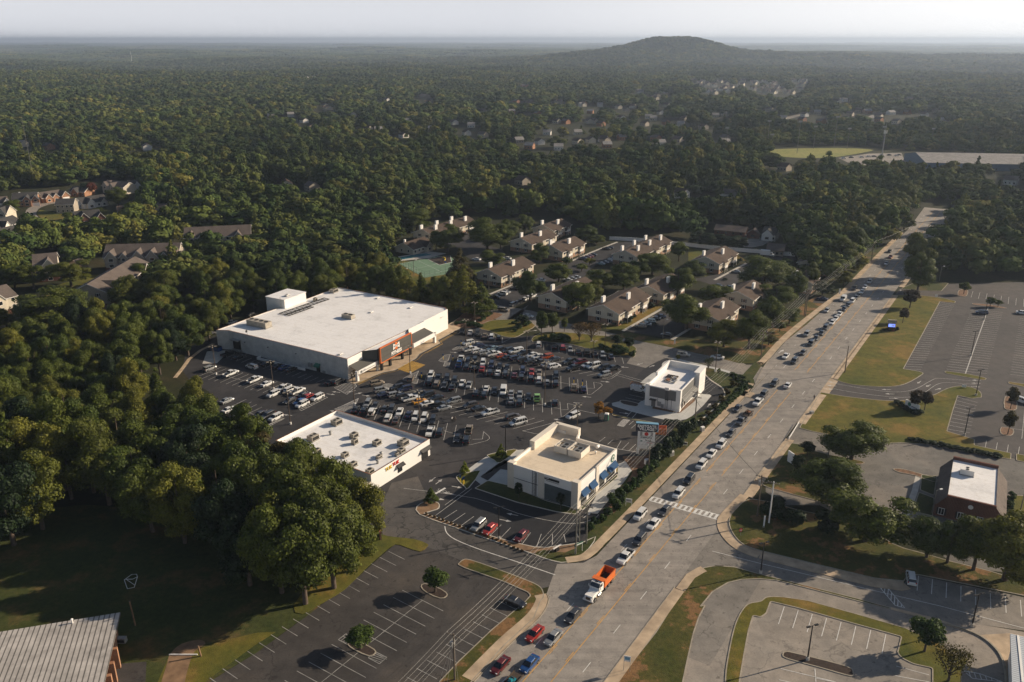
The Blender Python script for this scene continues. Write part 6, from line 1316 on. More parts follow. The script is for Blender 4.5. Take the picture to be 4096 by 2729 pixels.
pad('lawn', PP('I',[(285,500),(310,470),(430,490),(560,485),(700,480),(560,560),(340,552)]),'lawn','bright lawn inside the street curve',1,None,.05)
pad('lawn', PP('I',[(160,435),(330,412),(420,400),(580,375),(560,360),(300,385),(150,410)]),'lawn','bright lawns before the brick houses',.5,None,.055)
pad('lawn', PP('I',[(600,460),(860,470),(880,520),(700,600),(560,580),(560,500)]),'lawn_dark','shaded yard below the white house',.5,None,.045)
sheet('townhouse_lot', PP('I',[(560,1420),(640,1360),(840,1310),(1100,1300),(1100,1400),(800,1460),(650,1450)]),.012,'asph','dark empty lot below the grey townhouse')
sheet('townhouse_lot', PP('I',[(40,1480),(120,1430),(420,1440),(430,1500),(200,1540),(60,1568)]),.012,'asph','dark lot in tree shade at the far left')
b = MB(); stalls(b,'I',(600,1365,660,1405),(760,1330,830,1375),5); stalls(b,'I',(700,1420,760,1450),(860,1395,900,1420),4); stalls(b,'I',(150,1440,190,1470),(300,1440,350,1460),4); struct('parking_markings',b,M['paint_d'],'white stall lines of the townhouse lots')
pad('lawn', PP('I',[(120,1330),(200,1270),(450,1060),(700,980),(820,980),(700,1030),(560,1120),(640,1260),(560,1400),(400,1430),(250,1500),(130,1430)]),'lawn','grass between the townhouses',1,None,.04)
# ------------------------------------------------------------------ ranch houses and far buildings
GR_ = 'houses scattered through the wood'
for l,t,a_,b_,z,D,rise,w_,rf,gb_ in (
 ('low brown ranch house with an open carport by the pale turning circle','C',(830,215),(1050,235),2.8,11,2.0,'red_brick','grey_roof',((22,7,1.5),)),
 ('white gabled house right of the pale turning circle','C',(1175,245),(1270,255),3.6,12,3.0,'wht_siding','dark_roof',((3,6,1),)),
 ('grey roofed house peeking over trees right of the white gabled house','C',(1345,205),(1440,190),3.4,10,2.6,'grey_siding','grey_roof',()),
 ('blue grey house behind the white fence','C',(1210,360),(1330,370),3.0,10,2.4,'grey_siding','grey_roof',()),
 ('brick house in the trees near the top of the highway','C',(1560,90),(1660,75),3.0,12,2.6,'red_brick','grey_roof',((6,5,1),)),
 ('brown roofed house half seen left of the ranch houses','C',(320,45),(450,40),3.0,12,2.2,'red_brick','grey_roof',())):
    house(l,t,a_,b_,z,D,rise,w_,rf,gables=gb_,nwin=4,group=GR_,simple=True)
FAR = [('L',85,548,34,'pale'),('L',205,560,20,'peach'),('L',655,562,18,'white'),('L',205,345,22,'grey'),('L',285,118,10,'white'),('L',575,160,30,'white'),('L',735,156,62,'white'),('L',220,182,20,'cream'),('L',385,182,14,'white'),('L',1270,232,10,'white'),('L',1405,242,12,'white'),('L',1440,240,8,'white'),('L',1770,345,20,'white'),('L',1880,442,16,'white'),('L',1940,330,60,'grey'),
  ('L',2075,448,12,'white'),('L',2165,462,24,'white'),('L',2130,496,26,'white'),('L',2210,506,24,'cream'),('L',1290,734,18,'cream'),('L',1410,745,40,'grey'),('L',1365,178,20,'white'),('L',1535,170,10,'white'),('L',1245,420,18,'grey'),('L',1490,382,60,'cream'),
  ('M',50,280,40,'brown'),('M',320,362,26,'brown'),('M',405,368,14,'white'),('M',410,525,40,'white'),('M',215,563,34,'white'),('M',75,558,20,'brown'),('M',440,553,16,'brown'),('M',695,448,18,'brown'),('M',783,430,20,'grey'),('M',400,455,22,'brown'),('M',660,322,20,'grey'),('M',30,718,40,'grey'),('M',760,778,36,'white'),('M',980,782,46,'white'),('M',600,455,24,'grey'),
  ('M',1325,435,30,'brown'),('M',1410,443,34,'brown'),('M',1640,398,34,'brown'),('M',1680,435,24,'brown'),('M',1550,410,24,'grey'),('M',1490,352,22,'cream'),('M',1970,438,14,'cream'),('M',1240,655,20,'grey'),('M',1830,340,22,'grey'),('M',2290,718,50,'white'),('M',970,88,18,'white'),('M',1810,402,26,'brown')]
col_ = dict(pale='apt_wall',peach='orange_brick',white='wht_siding',grey='grey_siding',cream='apt_wall',brown='orange_brick')
HCLR = []; FC = {}
fr_ = random.Random(5)
for k_ in range(64):      # more roofs in the looser wood of the middle and right distance
    q_ = ('M',fr_.uniform(0,1000),fr_.uniform(300,545)) if k_ % 3 else ('L',fr_.uniform(1300,2350),fr_.uniform(320,520)) if k_ % 2 else ('M',fr_.uniform(1150,2000),fr_.uniform(330,450))
    FAR.append((*q_,fr_.uniform(18,32),fr_.choice(('white','cream','grey','brown','white','pale'))))
FAR.sort(key=lambda q: TL[q[0]][0]+q[1]/TL[q[0]][2])
for i,(t,x,y,w_,c) in enumerate(FAR):
    p = P(t,x,y,3); L_ = max(9,min(34,w_/TL[t][2]*p.y/FPX*1.0)); p.z = TZ(p.x,p.y)
    a_ = R((i*37)%50-25) if i % 3 == 0 else R(-38-(i*37)%34); q = p+V3(math.cos(a_),math.sin(a_))*L_; p2 = p-V3(math.cos(a_),math.sin(a_))*L_/2; q2 = p+V3(math.cos(a_),math.sin(a_))*L_/2
    u,v = scr(p); side = 'left' if u < 1365 else 'right' if u > 2730 else 'middle'
    rank = 'near the horizon' if v < 300 else 'in the far wood' if v < 430 else 'in the middle wood' if v < 600 else 'in the nearer wood'
    k_ = (c,rank,side); FC[k_] = FC.get(k_,0)+1
    gabled('house','%s house %s, %s part of the photo, %s such from the left'%(c,rank,side,ORD[min(38,FC[k_]-1)]),'house',V3(p2.x,p2.y),V3(q2.x,q2.y),8.5 if L_<20 else 14,4.0 if L_<25 else 5,2.6,col_[c],('hallroof','grey_roof','apt_roof')[i%3],gables=((L_*.3,5,1),) if L_>12 and L_<25 else (),nwin=3,group=GR_,z0=p.z,simple=True)
    HCLR.append((p.x,p.y,L_*.5+7))
# tract of close set grey roofed houses on the right
for i in range(52):
    r_ = min(3,i//13); u_ = 790+random.uniform(0,600)*(1-.12*r_)+r_*35; y_ = 258+r_*15+random.uniform(-6,8)
    p = P('M',u_,y_,4); 
    if i in (3,): pass
    z_ = TZ(p.x,p.y); a_ = R(random.choice((-70,-50,-35,15,30))+random.uniform(-8,8)); q2 = p+V3(math.cos(a_),math.sin(a_))*14
    gabled('house','grey roofed house in the dense housing tract on the right, %s row'%('far','middle','near','nearest')[min(3,r_)],'house',V3(p.x,p.y),V3(q2.x,q2.y),11,4.6,3.6,'apt_wall' if i%3 else 'wht_siding','grey_roof',gables=((4,5,1),),nwin=2,group='houses of the dense tract',z0=z_,simple=True)
    HCLR.append((p.x+6,p.y,15))
# grey roofed hall, field, field lights, masts
pad('playing_field', smooth(PP('M',[(1180,572),(1500,566),(1640,572),(1650,580),(1500,606),(1380,612),(1240,606),(1190,590)]),2),'field','bright yellow green playing field ringed by trees',0,None,.03)
sheet('parking_lot', PP('M',[(1500,612),(1640,592),(1790,588),(1800,612),(1900,640),(1720,650),(1560,640)]),.02,'asph_light','pale lot beside the distant hall')
p, q = P('M',1905,628,7), P('M',2080,640,7)
gabled('sports_hall','big low grey roofed hall with blue walls beyond the woods','hall',V3(p.x,p.y),V3(p.x,p.y)+V3(98,-14),62,6,5,'blue_wall' if 'blue_wall' in M else 'grey_siding','hallroof' if 'hallroof' in M else 'grey_roof',nwin=6,simple=True)
gabled('sports_hall','lower second grey roof joined to the right of the distant hall','hall',V3(p.x+100,p.y-30),V3(p.x+190,p.y-44),46,5,3.5,'grey_siding','hallroof',nwin=4,simple=True)
t = thing('radio_mast','grey cell tower with antennas above the trees by the hall','cell tower',P('M',1690,672)); hh = 34
b = MB(); b.tube([(0,0,0),(0,0,hh)],.7,8,0,.35); b.build('mast',M['grey'],t); b = MB()
for k in range(3): a_ = R(120*k); b.box(1.2*math.cos(a_)-.2,1.2*math.sin(a_)-.5,hh-2.5,1.2*math.cos(a_)+.2,1.2*math.sin(a_)+.5,hh)
b.tube([(0,0,hh),(0,0,hh+8)],.06); b.build('antenna_array',M['trim'],t)
for i,(x,y,h_) in enumerate(((980,590,24),(1170,585,30),(1310,590,30),(1385,570,22),(1480,560,30),(1190,570,14),(1540,570,20),(1700,560,20),(1925,560,18))):
    p = P('M',x,y); t = thing('field_light','tall field light pole, %s from the left round the bright field'%ORD[i],'light pole',(p.x,p.y,0),0,'light poles round the playing field'); b = MB(); b.tube([(0,0,0),(0,0,h_)],.3,6,0,.15); b.build('pole',M['concpole'],t); b = MB(); b.box(-1.8,-.3,h_-.2,1.8,.3,h_+1.2); b.build('lamp_bank',M['grey'],t)
for x,y,h_,l,n_ in (('L',605,1,0,0),):
    p = P('L',605,158); t = thing('radio_mast','thin red and white radio mast near the horizon on the left','radio mast',(p.x,p.y,TZ(p.x,p.y))); b = MB(); b.tube([(0,0,0),(0,0,75)],1.2,5,0,.6); b.build('mast',M['trim'],t)
p = P('L',160,735); t = thing('radio_mast','slender grey lattice mast behind the left houses','radio mast',(p.x,p.y,0)); b = MB(); b.tube([(0,0,0),(0,0,52)],.2,4,0,.1); b.build('mast',M['concpole'],t)
p = P('L',1612,92); t = thing('water_tower','white water tower on the horizon left of centre','water tower',(p.x,p.y,TZ(p.x,p.y))); b = MB(); b.tube([(0,0,0),(0,0,60)],9,8,0,9); b.build('tank',M['white'],t)
for k in range(16):
    p = P('L',1680+k*12,88+(k%2)); p.z = TZ(p.x,p.y)+8; t = thing('white_tank','small white roof in a row on the horizon, near the white tower','building',p,0,'row of white roofs on the horizon'); b = MB(); b.box(-22,-10,-8,22,10,26,0,None,6); b.build('block',M['white'],t)
# ------------------------------------------------------------------ street furniture
def zt_of(t, base, top):        # height of a pole from its base and top in the photo
    q = P(t,*base); x0,y0,s = TL[t]; dy = (y0+top/s-PH/2)/FPX
    return CAMH-q.y*(math.sin(PITCH)+dy*math.cos(PITCH))/(math.cos(PITCH)-dy*math.sin(PITCH))
LP = []
def lamp(t, base, top, kind, label):
    p = P(t,*base); h = max(6,zt_of(t,base,top)); grp = {'q':'four headed brown lot lamps','d':'double headed black lot lamps','s':'single headed lamps'}[kind]
    o = thing('lot_lamp', label, 'lamp post', p, R(20), grp); m_ = {'q':'brown','d':'dkmetal','s':'concpole'}[kind]
    b = MB(); b.tube([(0,0,.6 if kind!='s' else 0),(0,0,h)],.15,7,0,.10); 
    if kind == 'q':
        b.tube([(-.9,0,h),(.9,0,h)],.04); b.tube([(0,-.9,h),(0,.9,h)],.04)
    elif kind == 'd': b.tube([(-.8,0,h),(.8,0,h)],.04)
    else: b.tube([(0,0,h),(1.2,0,h+.15)],.05)
    b.build('pole',M[m_],o)
    if kind != 's': b = MB(); b.tube([(0,0,0),(0,0,.75)],.32,12); b.build('concrete_base',M['trim'] if kind=='q' else M['conc'],o)
    hd = MB(); hd.box(-.42,-.2,-.08,.42,.2,.1,0,None,.05); hm = hd.mesh('lamp_head',M['kerb'] if kind=='q' else M['dkmetal'] if kind=='d' else M['trim'])
    spots = {'q':[(.95,0,0),(-.95,0,0),(0,.95,90),(0,-.95,90)],'d':[(.85,0,0),(-.85,0,0)],'s':[(1.4,0,0)]}[kind]
    for x,y,a in spots: put('lamp_head',hm,o,(x,y,h+(.16 if kind=='s' else 0)),R(a))
for t,b_,tp,k,l in (('A',(322,880),660,'q','brown four headed lamp nearest the loading dock'),('A',(772,997),780,'q','brown four headed lamp in the middle of the side lot'),('A',(905,1270),1020,'q','brown four headed lamp beyond the lettered restaurant roof'),('A',(1408,1117),878,'q','brown four headed lamp at the gym corner hatched triangle'),('A',(1918,1265),1012,'q','brown four headed lamp beside the yellow car'),('A',(1845,872),663,'q','brown four headed lamp before the orange framed sign'),
 ('B',(713,1142),942,'q','brown four headed lamp by the top hatched triangle'),('B',(1190,1232),1030,'q','brown four headed lamp amid the far slanted row'),('B',(780,1492),1268,'q','brown four headed lamp between the two upright rows'),('R',(1692,572),-235,'q','brown four headed lamp beside the light green pickup'),('B',(1708,1332),1107,'q','brown four headed lamp beside the white SUV at the right end'),('B',(1802,1170),975,'q','brown lamp on the shrub island'),('B',(783,962),805,'q','brown lamp by the straw bed above the lot'),('C',(835,1245),1030,'q','brown four headed lamp on the slope above the white restaurant'),('D',(800,432),240,'q','brown lamp beside the driving white SUV'),
 ('D',(240,618),395,'d','black lamp on the kerbed island with the lime sapling'),('F',(560,488),243,'d','black lamp in the coffee shop lot'),('G',(440,715),492,'d','black lamp at the corner of the verge'),('G',(1975,1102),866,'d','black lamp by the median of the side street'),('G',(780,1347),1096,'d','black lamp on the long mulch island'),('H',(1765,1187),978,'d','black lamp on the lawn edge by the short striped row'),('H',(1850,892),700,'d','black lamp at the tip of the lower lawn'),('H',(1815,597),415,'d','black lamp on the centre line of the double rows'),('H',(1910,330),180,'d','black lamp beyond the dark SUV on the centre line'),('H',(760,1347),1217,'s','grey lamp in the tree island'),('G',(2320,290),200,'s','white globe lamp right of the bank'),('G',(1685,275),187,'s','white globe lamp at the bank corner'),('H',(1580,45),-60,'s','grey lamp on the shaded far corner'),('B',(232,640),575,'s','small grey lamp below the tennis court'),('B',(305,585),475,'s','grey lamp beside the tennis court'),('B',(892,700),655,'s','small lamp by the block behind the court'),('B',(1150,430),377,'s','small lamp by the tall looking block'),('C',(455,1005),870,'s','tall lamp in the shaded apartment lot'),('A',(2072,550),445,'s','small lamp before the white gym wall')):
    lamp(t,b_,tp,k,l)
# utility poles and wires
POLES = {}
def upole(key, t, base, top, label, arms=1, m='wood', hmin=10, box=False):
    p = P(t,*base); h = max(hmin,zt_of(t,base,top)); o = thing('utility_pole',label,'utility pole',p,RTH,'utility poles along the highway')
    b = MB(); b.tube([(0,0,0),(0,0,h)],.19,8,0,.13); b.build('pole',M[m],o)
    for k in range(arms):
        b = MB(); b.box(-.07,-1.4,h-.5-k*1.3,.07,1.4,h-.36-k*1.3); a_ = b.build('crossarm',M['wood'],o)
        b = MB()
        for y in (-1.3,-.5,.5,1.3): b.tube([(0,y,h-.36-k*1.3),(0,y,h-.1-k*1.3)],.06,6)
        b.build('insulator',M['grey'],a_)
    if box: b = MB(); b.tube([(.3,.25,h-2.6),(.3,.25,h-1.6)],.28,10); b.tube([(-.3,.25,h-2.6),(-.3,.25,h-1.6)],.28,10); b.build('transformer',M['grey'],o)
    POLES[key] = (Vector((p.x,p.y,0)),h); return o
upole('a','F',(225,1552),1212,'wooden utility pole at the edge of the near lot with many guy wires',1,'wood',10,True)
upole('b','F',(1140,600),255,'green grey double utility pole at the corner of the entrance road',2,'concpole',11.5)
upole('b2','F',(1220,520),243,'thinner green utility pole just behind the double pole',1,'concpole',10)
upole('c','D',(1357,780),520,'wooden utility pole with transformers beside the tall sign',1,'wood',10,True)
upole('d','U',(1540,1382),690,'dark wooden utility pole beside the white restaurant drive',2,'wood',11,True)
upole('e','C',(1165,1152),945,'grey utility pole on the corner of the side road',2,'wood',10)
upole('f','C',(1488,842),655,'pair of leaning wooden poles by the short driveway',1,'wood',10)
upole('f2','C',(1478,840),665,'second wooden pole of the pair by the short driveway',1,'wood',10)
upole('g','C',(1762,620),510,'wooden utility pole before the far dark trees',1,'wood',10)
upole('h','C',(1965,440),305,'farthest wooden utility pole along the highway trees',1,'wood',10)
upole('i','H',(883,722),523,'lone wooden pole on the sidewalk of the long lawn',0,'wood',9)
upole('j','G',(415,300),5,'wooden pole with wires on the shaded corner lawn',2,'wood',11,True)
upole('k','G',(500,350),72,'pale concrete pole with a wide crossarm on the corner lawn',1,'trim',11)
upole('l','F',(1165,500),300,'short steel pole behind the double utility pole',0,'concpole',7)
def wire(pts, sag, r, m, label, grp):
    out = []
    for i in range(len(pts)-1):
        for k in range(14 if i < len(pts)-2 else 15):
            t_ = k/14; q = pts[i].lerp(pts[i+1],t_); q.z -= 4*sag*t_*(1-t_)*min(1.5,(pts[i+1]-pts[i]).length/50); out.append(q)
    b = MB(); b.tube(out,r,4,0); tag(b.build('power_line',M[m]),label,'power line',grp)
chain = ['a','b','c','d','e','f','g','h']
ext = (POLES['a'][0]-(POLES['b'][0]-POLES['a'][0])*.9)
WL = ['outermost bright cable over the roadside poles','second bright cable over the roadside poles','third bright cable over the roadside poles','innermost bright cable over the roadside poles']
for j,y in enumerate((-1.3,-.5,.5,1.3)):
    off_ = Vector((-math.sin(RTH)*y, math.cos(RTH)*y,0)); pts = [ext+off_+V3(0,0,9.5)]+[POLES[k][0]+off_+V3(0,0,POLES[k][1]-.05) for k in chain]
    wire(pts,1.0,.018,'wire',WL[j],'bright cables over the roadside poles')
for j,(dz,dy) in enumerate(((-2.6,.2),(-3.2,.25))):
    off_ = Vector((-math.sin(RTH)*dy, math.cos(RTH)*dy,0)); pts = [ext+off_+V3(0,0,6.5-j*.4)]+[POLES[k][0]+off_+V3(0,0,POLES[k][1]+dz) for k in chain]
    wire(pts,1.3,.016,'wire' if j else 'wirek',['upper low telephone cable under the bright cables','lower telephone cable under the bright cables'][j],'telephone cables under the bright cables')
wire([POLES['d'][0]+V3(0,0,POLES['d'][1]-3),POLES['j'][0]+V3(0,0,POLES['j'][1]-1)],1.0,.04,'wirek','dark cable crossing over the highway to the shaded corner','cables crossing the highway')
wire([POLES['j'][0]+V3(0,0,POLES['j'][1]-1),POLES['k'][0]+V3(0,0,POLES['k'][1]-1)],.4,.03,'wirek','short dark cable between the two corner lawn poles',None)
wire([POLES['h'][0]+V3(0,0,10),P('C',2250,310)+V3(0,0,10)],.6,.035,'wire','cable crossing the highway at its far end',None)
for j,(dx,dy) in enumerate(((-170,30),(-120,60),(-80,45),(40,60))):
    q = P('F',225+dx*.7,1552+dy*.6); wire([POLES['a'][0]+V3(0,0,POLES['a'][1]-1),q],0,.02,'wire','guy wire of the near lot pole, %s from the left'%ORD[j],'guy wires of the near lot pole')
# tall shopping centre sign
a_, c_ = P('D',1268,612), P('D',1372,606); sa = ang(a_,c_); sa = R(-8)
sg = thing('shopping_centre_sign','tall white sign reading EASTGATE VILLAGE with a blue edged top','sign',a_,R(-10))
b = MB(); b.box(0,-.35,0,.42,.35,6.9); b.box(4.2,-.35,0,4.62,.35,6.9); b.build('post',M['white'],sg)
b = MB(); b.box(-.15,-.5,0,.55,.5,1.4); b.box(4.05,-.5,0,4.75,.5,1.4); b.build('post_base',M['white'],sg)
b = MB(); b.box(.42,-.25,1.6,4.2,.25,6.9); fc = b.build('tenant_panel',M['white'],sg)
b = MB(); b.box(.6,-.29,5.4,4.05,-.26,6.75); b.build('logo_panel',M['grey'],fc)
b = MB(); b.box(1.2,-.33,5.55,3.4,-.3,6.6); b.build('logo_bow',M['trim'],fc)
n = 14; b = MB(); b.add([V3(2.3,-.36,6.1)]+[V3(2.3+math.cos(2*math.pi*i/n)*.55,-.36,6.1+math.sin(2*math.pi*i/n)*.55) for i in range(n)],[(0,1+(i+1)%n,1+i) for i in range(n)],0); b.build('sunburst_logo',M['red'],fc)
wall_text('lettering','STARBUCKS',fc,(2.3,-.28,4.95),0,.56,M['dkmetal'],.02,.02)
b = MB()
for z in (5.25,4.55,3.7,2.8): b.box(.45,-.262,z,4.15,-.252,z+.05)
b.box(2.28,-.262,2.8,2.33,-.252,4.55); b.build('panel_line',M['grey'],fc)
b = MB(); b.box(.8,-.27,3.75,1.3,-.255,4.05); b.build('small_logo',M['green'],fc)
wall_text('lettering','TUK TUK',fc,(3.25,-.27,3.45),0,.36,M['red'],.01,.005)
b = MB(); b.box(-.6,-.5,6.9,5.2,.5,9.1); tp = b.build('top_board',M['signk'] if 'signk' in M else M['dkmetal'],sg)
b = MB(); b.box(-.62,-.52,9.1,5.24,.52,9.3); b.box(5.2,-.52,6.9,5.42,.52,9.1); b.build('blue_edge',M['signblue'],tp)
wall_text('lettering','EASTGATE\nVILLAGE',tp,(2.3,-.53,8.0),0,1.05,M['white'],.03,.03)
# church style lawn sign with a lit screen
ls = thing('lawn_sign','grey capped lawn sign with a lit blue screen','sign',P('V',245,885),R(-10)); 
b = MB(); b.box(-1.3,-.25,0,1.3,.25,1.2); b.build('brick_base',M['red_brick'],ls); b = MB(); b.box(-1.35,-.3,1.2,1.35,.3,3.2); cb = b.build('cabinet',M['dkmetal'],ls)
m_, t_, b__ = newmat('lit_blue_screen'); setp(b__,(.1,.15,.6),.4); b__.inputs['Emission Color'].default_value = (.22,.32,1,1); b__.inputs['Emission Strength'].default_value = 1.1; M['screen'] = m_
b = MB(); b.box(-1.2,-.33,1.9,1.2,-.305,3.1); b.build('screen',M['screen'],cb); b = MB(); b.box(-1.55,-.35,3.25,1.55,.35,4.7); b.build('header',M['kerb'],ls)
b = MB(); b.box(-1.35,-.38,3.5,1.35,-.355,4.45); 
for k in range(6): pass
b.build('header_panel',M['grey'],ls); b = MB(); 
for k in range(9): b.box(-.95+k*.22,-.41,3.85,-.82+k*.22,-.385,4.1)
b.build('header_strokes',M['dkmetal'],ls)
b = MB(); b.box(.1,-.35,2.2,.9,-.335,2.75); b.build('screen_caption',M['trim'],cb)
# hedge sign
hs = thing('monument_sign','long white sign wall half hidden by a dark round tree','sign',P('H',1328,975),ang(P('H',1328,975),P('H',1405,1012)))
b = MB(); b.box(0,-.25,0,5.0,.25,2.6); b.build('sign_wall',M['white'],hs); b = MB(); n=16; b.add([V3(1.6,-.27,1.7)]+[V3(1.6+math.cos(2*math.pi*i/n)*.6,-.27,1.7+math.sin(2*math.pi*i/n)*.6) for i in range(n)],[(0,1+(i+1)%n,1+i) for i in range(n)],0); b.build('round_emblem',M['green'],hs)
b = MB(); 
for k in range(7): b.box(2.4+k*.3,-.28,1.2,2.58+k*.3,-.255,1.5)
b.build('sign_strokes',M['dkmetal'],hs)
ws = thing('bank_sign','tilted white sign panel beside the dark shrub in the tree island','sign',P('H',480,1392),R(-70)); b = MB(); b.box(-1.1,-.15,.3,1.1,.15,3.4); b.build('panel',M['white'],ws); b = MB(); b.box(-.9,-.12,0,-.7,.12,.3); b.box(.7,-.12,0,.9,.12,.3); b.build('leg',M['grey'],ws)
def smallsign(t,x,y,w_,h_,z,label,m='white',a=-20,post='grey',mark=None):
    o = thing('small_sign',label,'sign',P(t,x,y),R(a)); b = MB(); b.box(-w_/2,-.04,z,w_/2,.04,z+h_); pn = b.build('panel',M[m],o)
    b = MB(); b.tube([(-w_/2+.05,.06,0),(-w_/2+.05,.06,z+h_)],.04,6); b.tube([(w_/2-.05,.06,0),(w_/2-.05,.06,z+h_)],.04,6); b.build('post',M[post],o)
    if mark: b = MB(); b.box(-w_/2*.75,-.06,z+h_*.3,w_/2*.75,-.045,z+h_*.8); b.build('marking',M[mark],pn)
smallsign('F',1540,240,1.5,1.0,1.2,'white real estate sign on two posts beside the shrub hedge','white',-15,'trim','grey')
smallsign('F',1525,1490,1.2,1.2,2.3,'white and blue sign on two posts on the rough verge','white',-15,'grey','signblue')
smallsign('X',2082,940,1.6,1.4,1.6,'white sign on two posts at the far side of the highway','white',-15,'trim')
smallsign('G',462,385,.35,2.6,.6,'narrow white marker board on the corner lawn','white',0,'trim')
smallsign('G',545,325,.3,2.4,.4,'narrow leaning grey marker beside the shrubs','grey',0,'grey')
smallsign('H',1762,835,1.2,.9,.3,'small white notice at the tip of the lower lawn','white',-20,'grey')
smallsign('V',958,355,.9,1.2,.3,'white notice board at the top of the long lawn','white',-10,'grey')
smallsign('D',1648,560,1.1,.9,.4,'white and black sign in the planting bed by the sidewalk','white',-15,'trim','dkmetal')
smallsign('C',540,1045,.5,1.7,.4,'white post sign beside the side road','white',-10,'trim')
smallsign('X',1095,1170,.6,2.4,.3,'thin white post by the round trimmed bush','trim',-10,'trim')
ss = thing('no_entry_sign','red round sign on the grass by the corner kerb','sign',P('G',292,440),R(200)); b = MB(); n=14; b.tube([(0,-.03,1.4),(0,.03,1.4)],.45,14); b.build('disc',M['red'],ss); b = MB(); b.box(-.3,-.055,1.33,.3,.055,1.47); b.build('white_bar',M['trim'],ss); b = MB(); b.tube([(0,.08,0),(0,.08,1.5)],.04); b.build('post',M['grey'],ss)
st = thing('street_name_sign','green and white street sign at the foot of the double pole','sign',P('F',1162,590),R(35)); b = MB(); b.box(-1.2,-.06,2.0,1.2,.06,2.6,0); b.build('board',M['green'],st); b = MB(); b.box(-1.1,-.075,2.15,1.1,-.065,2.4); b.build('white_strip',M['trim'],st); b = MB(); b.tube([(-1,0,0),(-1,0,2)],.06); b.tube([(1,0,0),(1,0,2)],.06); b.build('post',M['trim'],st)
lb = thing('sign_light','white tube light on a dark stand on the bare soil pad','light',P('F',1000,575),R(45)); b = MB(); b.box(-1.3,-.12,1.0,1.3,.12,1.2); b.build('tube',M['trim'],lb); b = MB(); b.box(-.7,-.3,0,.5,.3,1.0,0,None,.15); b.build('stand',M['dkmetal'],lb)
for i,(t,x,y,l) in enumerate((('U',1690,1440,'grey utility cabinet in the green hedge by the highway'),('D',1540,635,'white meter box beside the dark shrubs'),('H',638,1025,'pale green utility box on the lawn corner'),('D',1345,700,'white round tank box behind the tall sign'))):
    o = thing('utility_cabinet',l,'utility box',P(t,x,y),R(30)); b = MB(); b.box(-.6,-.4,0,.6,.4,1.5 if i!=2 else .9,0,None,.03); b.build('cabinet',M['trim' if i!=2 else 'grey'],o); b = MB(); b.box(-.5,-.42,.2,-.03,-.405,1.2 if i!=2 else .7); b.box(.03,-.42,.2,.5,-.405,1.2 if i!=2 else .7); b.build('door',M['grey'],o)
# dumpsters, toilet, bollards
cr = thing('open_dumpster','rusty orange open skip behind the tall sign','skip',P('D',1415,452),R(-12)); b = MB()
for q in ((-3,-1.2,0,3,-1.1,1.9),(-3,1.1,0,3,1.2,1.9),(-3,-1.1,0,-2.9,1.1,1.9),(2.9,-1.1,0,3,1.1,1.9),(-3,-1.2,.05,3,1.2,.15)): b.box(*q)
b.build('shell',M['orange'],cr); b = MB()
for k in range(9): b.box(-2.9+k*.7,-1.28,.1,-2.8+k*.7,-1.205,1.85)
b.build('rib',M['rust'],cr)
cr = thing('dumpster','blue dumpster at the left corner of the gym','dumpster',P('A',325,690),R(-28)); b = MB(); b.box(-2,-1,.1,2,1,1.6,0,None,.1); b.build('bin',CARM['B'],cr); b = MB(); b.box(-2,-1,1.6,2,1,1.7); b.build('lid',M['black'],cr)
pt = thing('portable_toilet','green portable toilet with a white roof under the orange tree','portable toilet',P('D',1030,355),R(-15)); b = MB(); b.box(-.6,-.6,0,.6,.6,2.0); b.build('cabin',M['green'],pt); b = MB(); b.box(-.65,-.65,2.0,.65,.65,2.3,0,None,.2); b.build('roof',M['trim'],pt); b = MB(); b.box(-.4,-.63,.2,.4,-.605,1.9); b.build('door',M['greypanel'],pt)
for i,(t,x,y) in enumerate((('N',305,480),('N',152,770),('Q',1443,150),('O',940,1000),('O',777,960),('F',268,60),('F',295,68),('D',1111,760),('A',2102,760),('A',1932,905),('E',1945,235),('N',482,500))):
    o = thing('bollard','yellow post guarding a parking stall, %s in the lot counted from the far end'%ORD[i],'bollard',P(t,x,y),0,'yellow parking bollards'); b = MB(); b.tube([(0,0,0),(0,0,1.1)],.12,8); b.build('post',M['yellow'],o); b = MB(); b.box(-.22,-.03,1.5,.22,.03,2.1); b.tube([(0,.03,1.2),(0,.03,1.5)],.03); b.build('sign_plate',CARM['B'],o)
# wooden frame on the shaded lawn, posts
p_ = P('J',828,670); fr = thing('tube_goal','white bent tube goal frame lying on the dark lawn','goal frame',p_,R(20)); b = MB(); q = [(-.2,2.6,.05),(.9,1.5,.6),(1.2,0,.9),(.6,-2.4,.1),(-.7,-2.4,.1),(-1.3,-.2,.9),(-.2,2.6,.05)]; b.tube(q,.07,6); b.build('outer_tube',M['trim'],fr); b = MB(); b.tube([(-1.2,0,.9),(.2,.1,.5),(1.2,0,.9)],.06); b.tube([(-.9,-.1,.8),(.7,-1.8,.2)],.05); b.build('cross_tube',M['trim'],fr)
for x,y,h_,l in ((850,945,5.5,'tall thin leaning wooden post on the dark lawn'),(1262,1138,2.2,'short wooden post beside the dirt track')): o = thing('wooden_post',l,'post',P('J',x,y)); b = MB(); b.tube([(0,0,0),(-.3,.1,h_)],.16,7); b.build('shaft',M['soil'],o); b = MB(); b.tube([(-.3,.1,h_),(-.31,.1,h_+.06)],.19,7); b.build('cap',M['wood'],o)
o = thing('parking_stop','white bar lying across the dirt track','barrier bar',P('J',1150,1130),R(0)); b = MB(); b.box(-2.6,-.1,0,2.6,.1,.18); b.build('bar',M['trim'],o); b = MB(); b.box(-2.3,-.14,0,-2.1,.14,.1); b.box(2.1,-.14,0,2.3,.14,.1); b.build('foot',M['grey'],o)
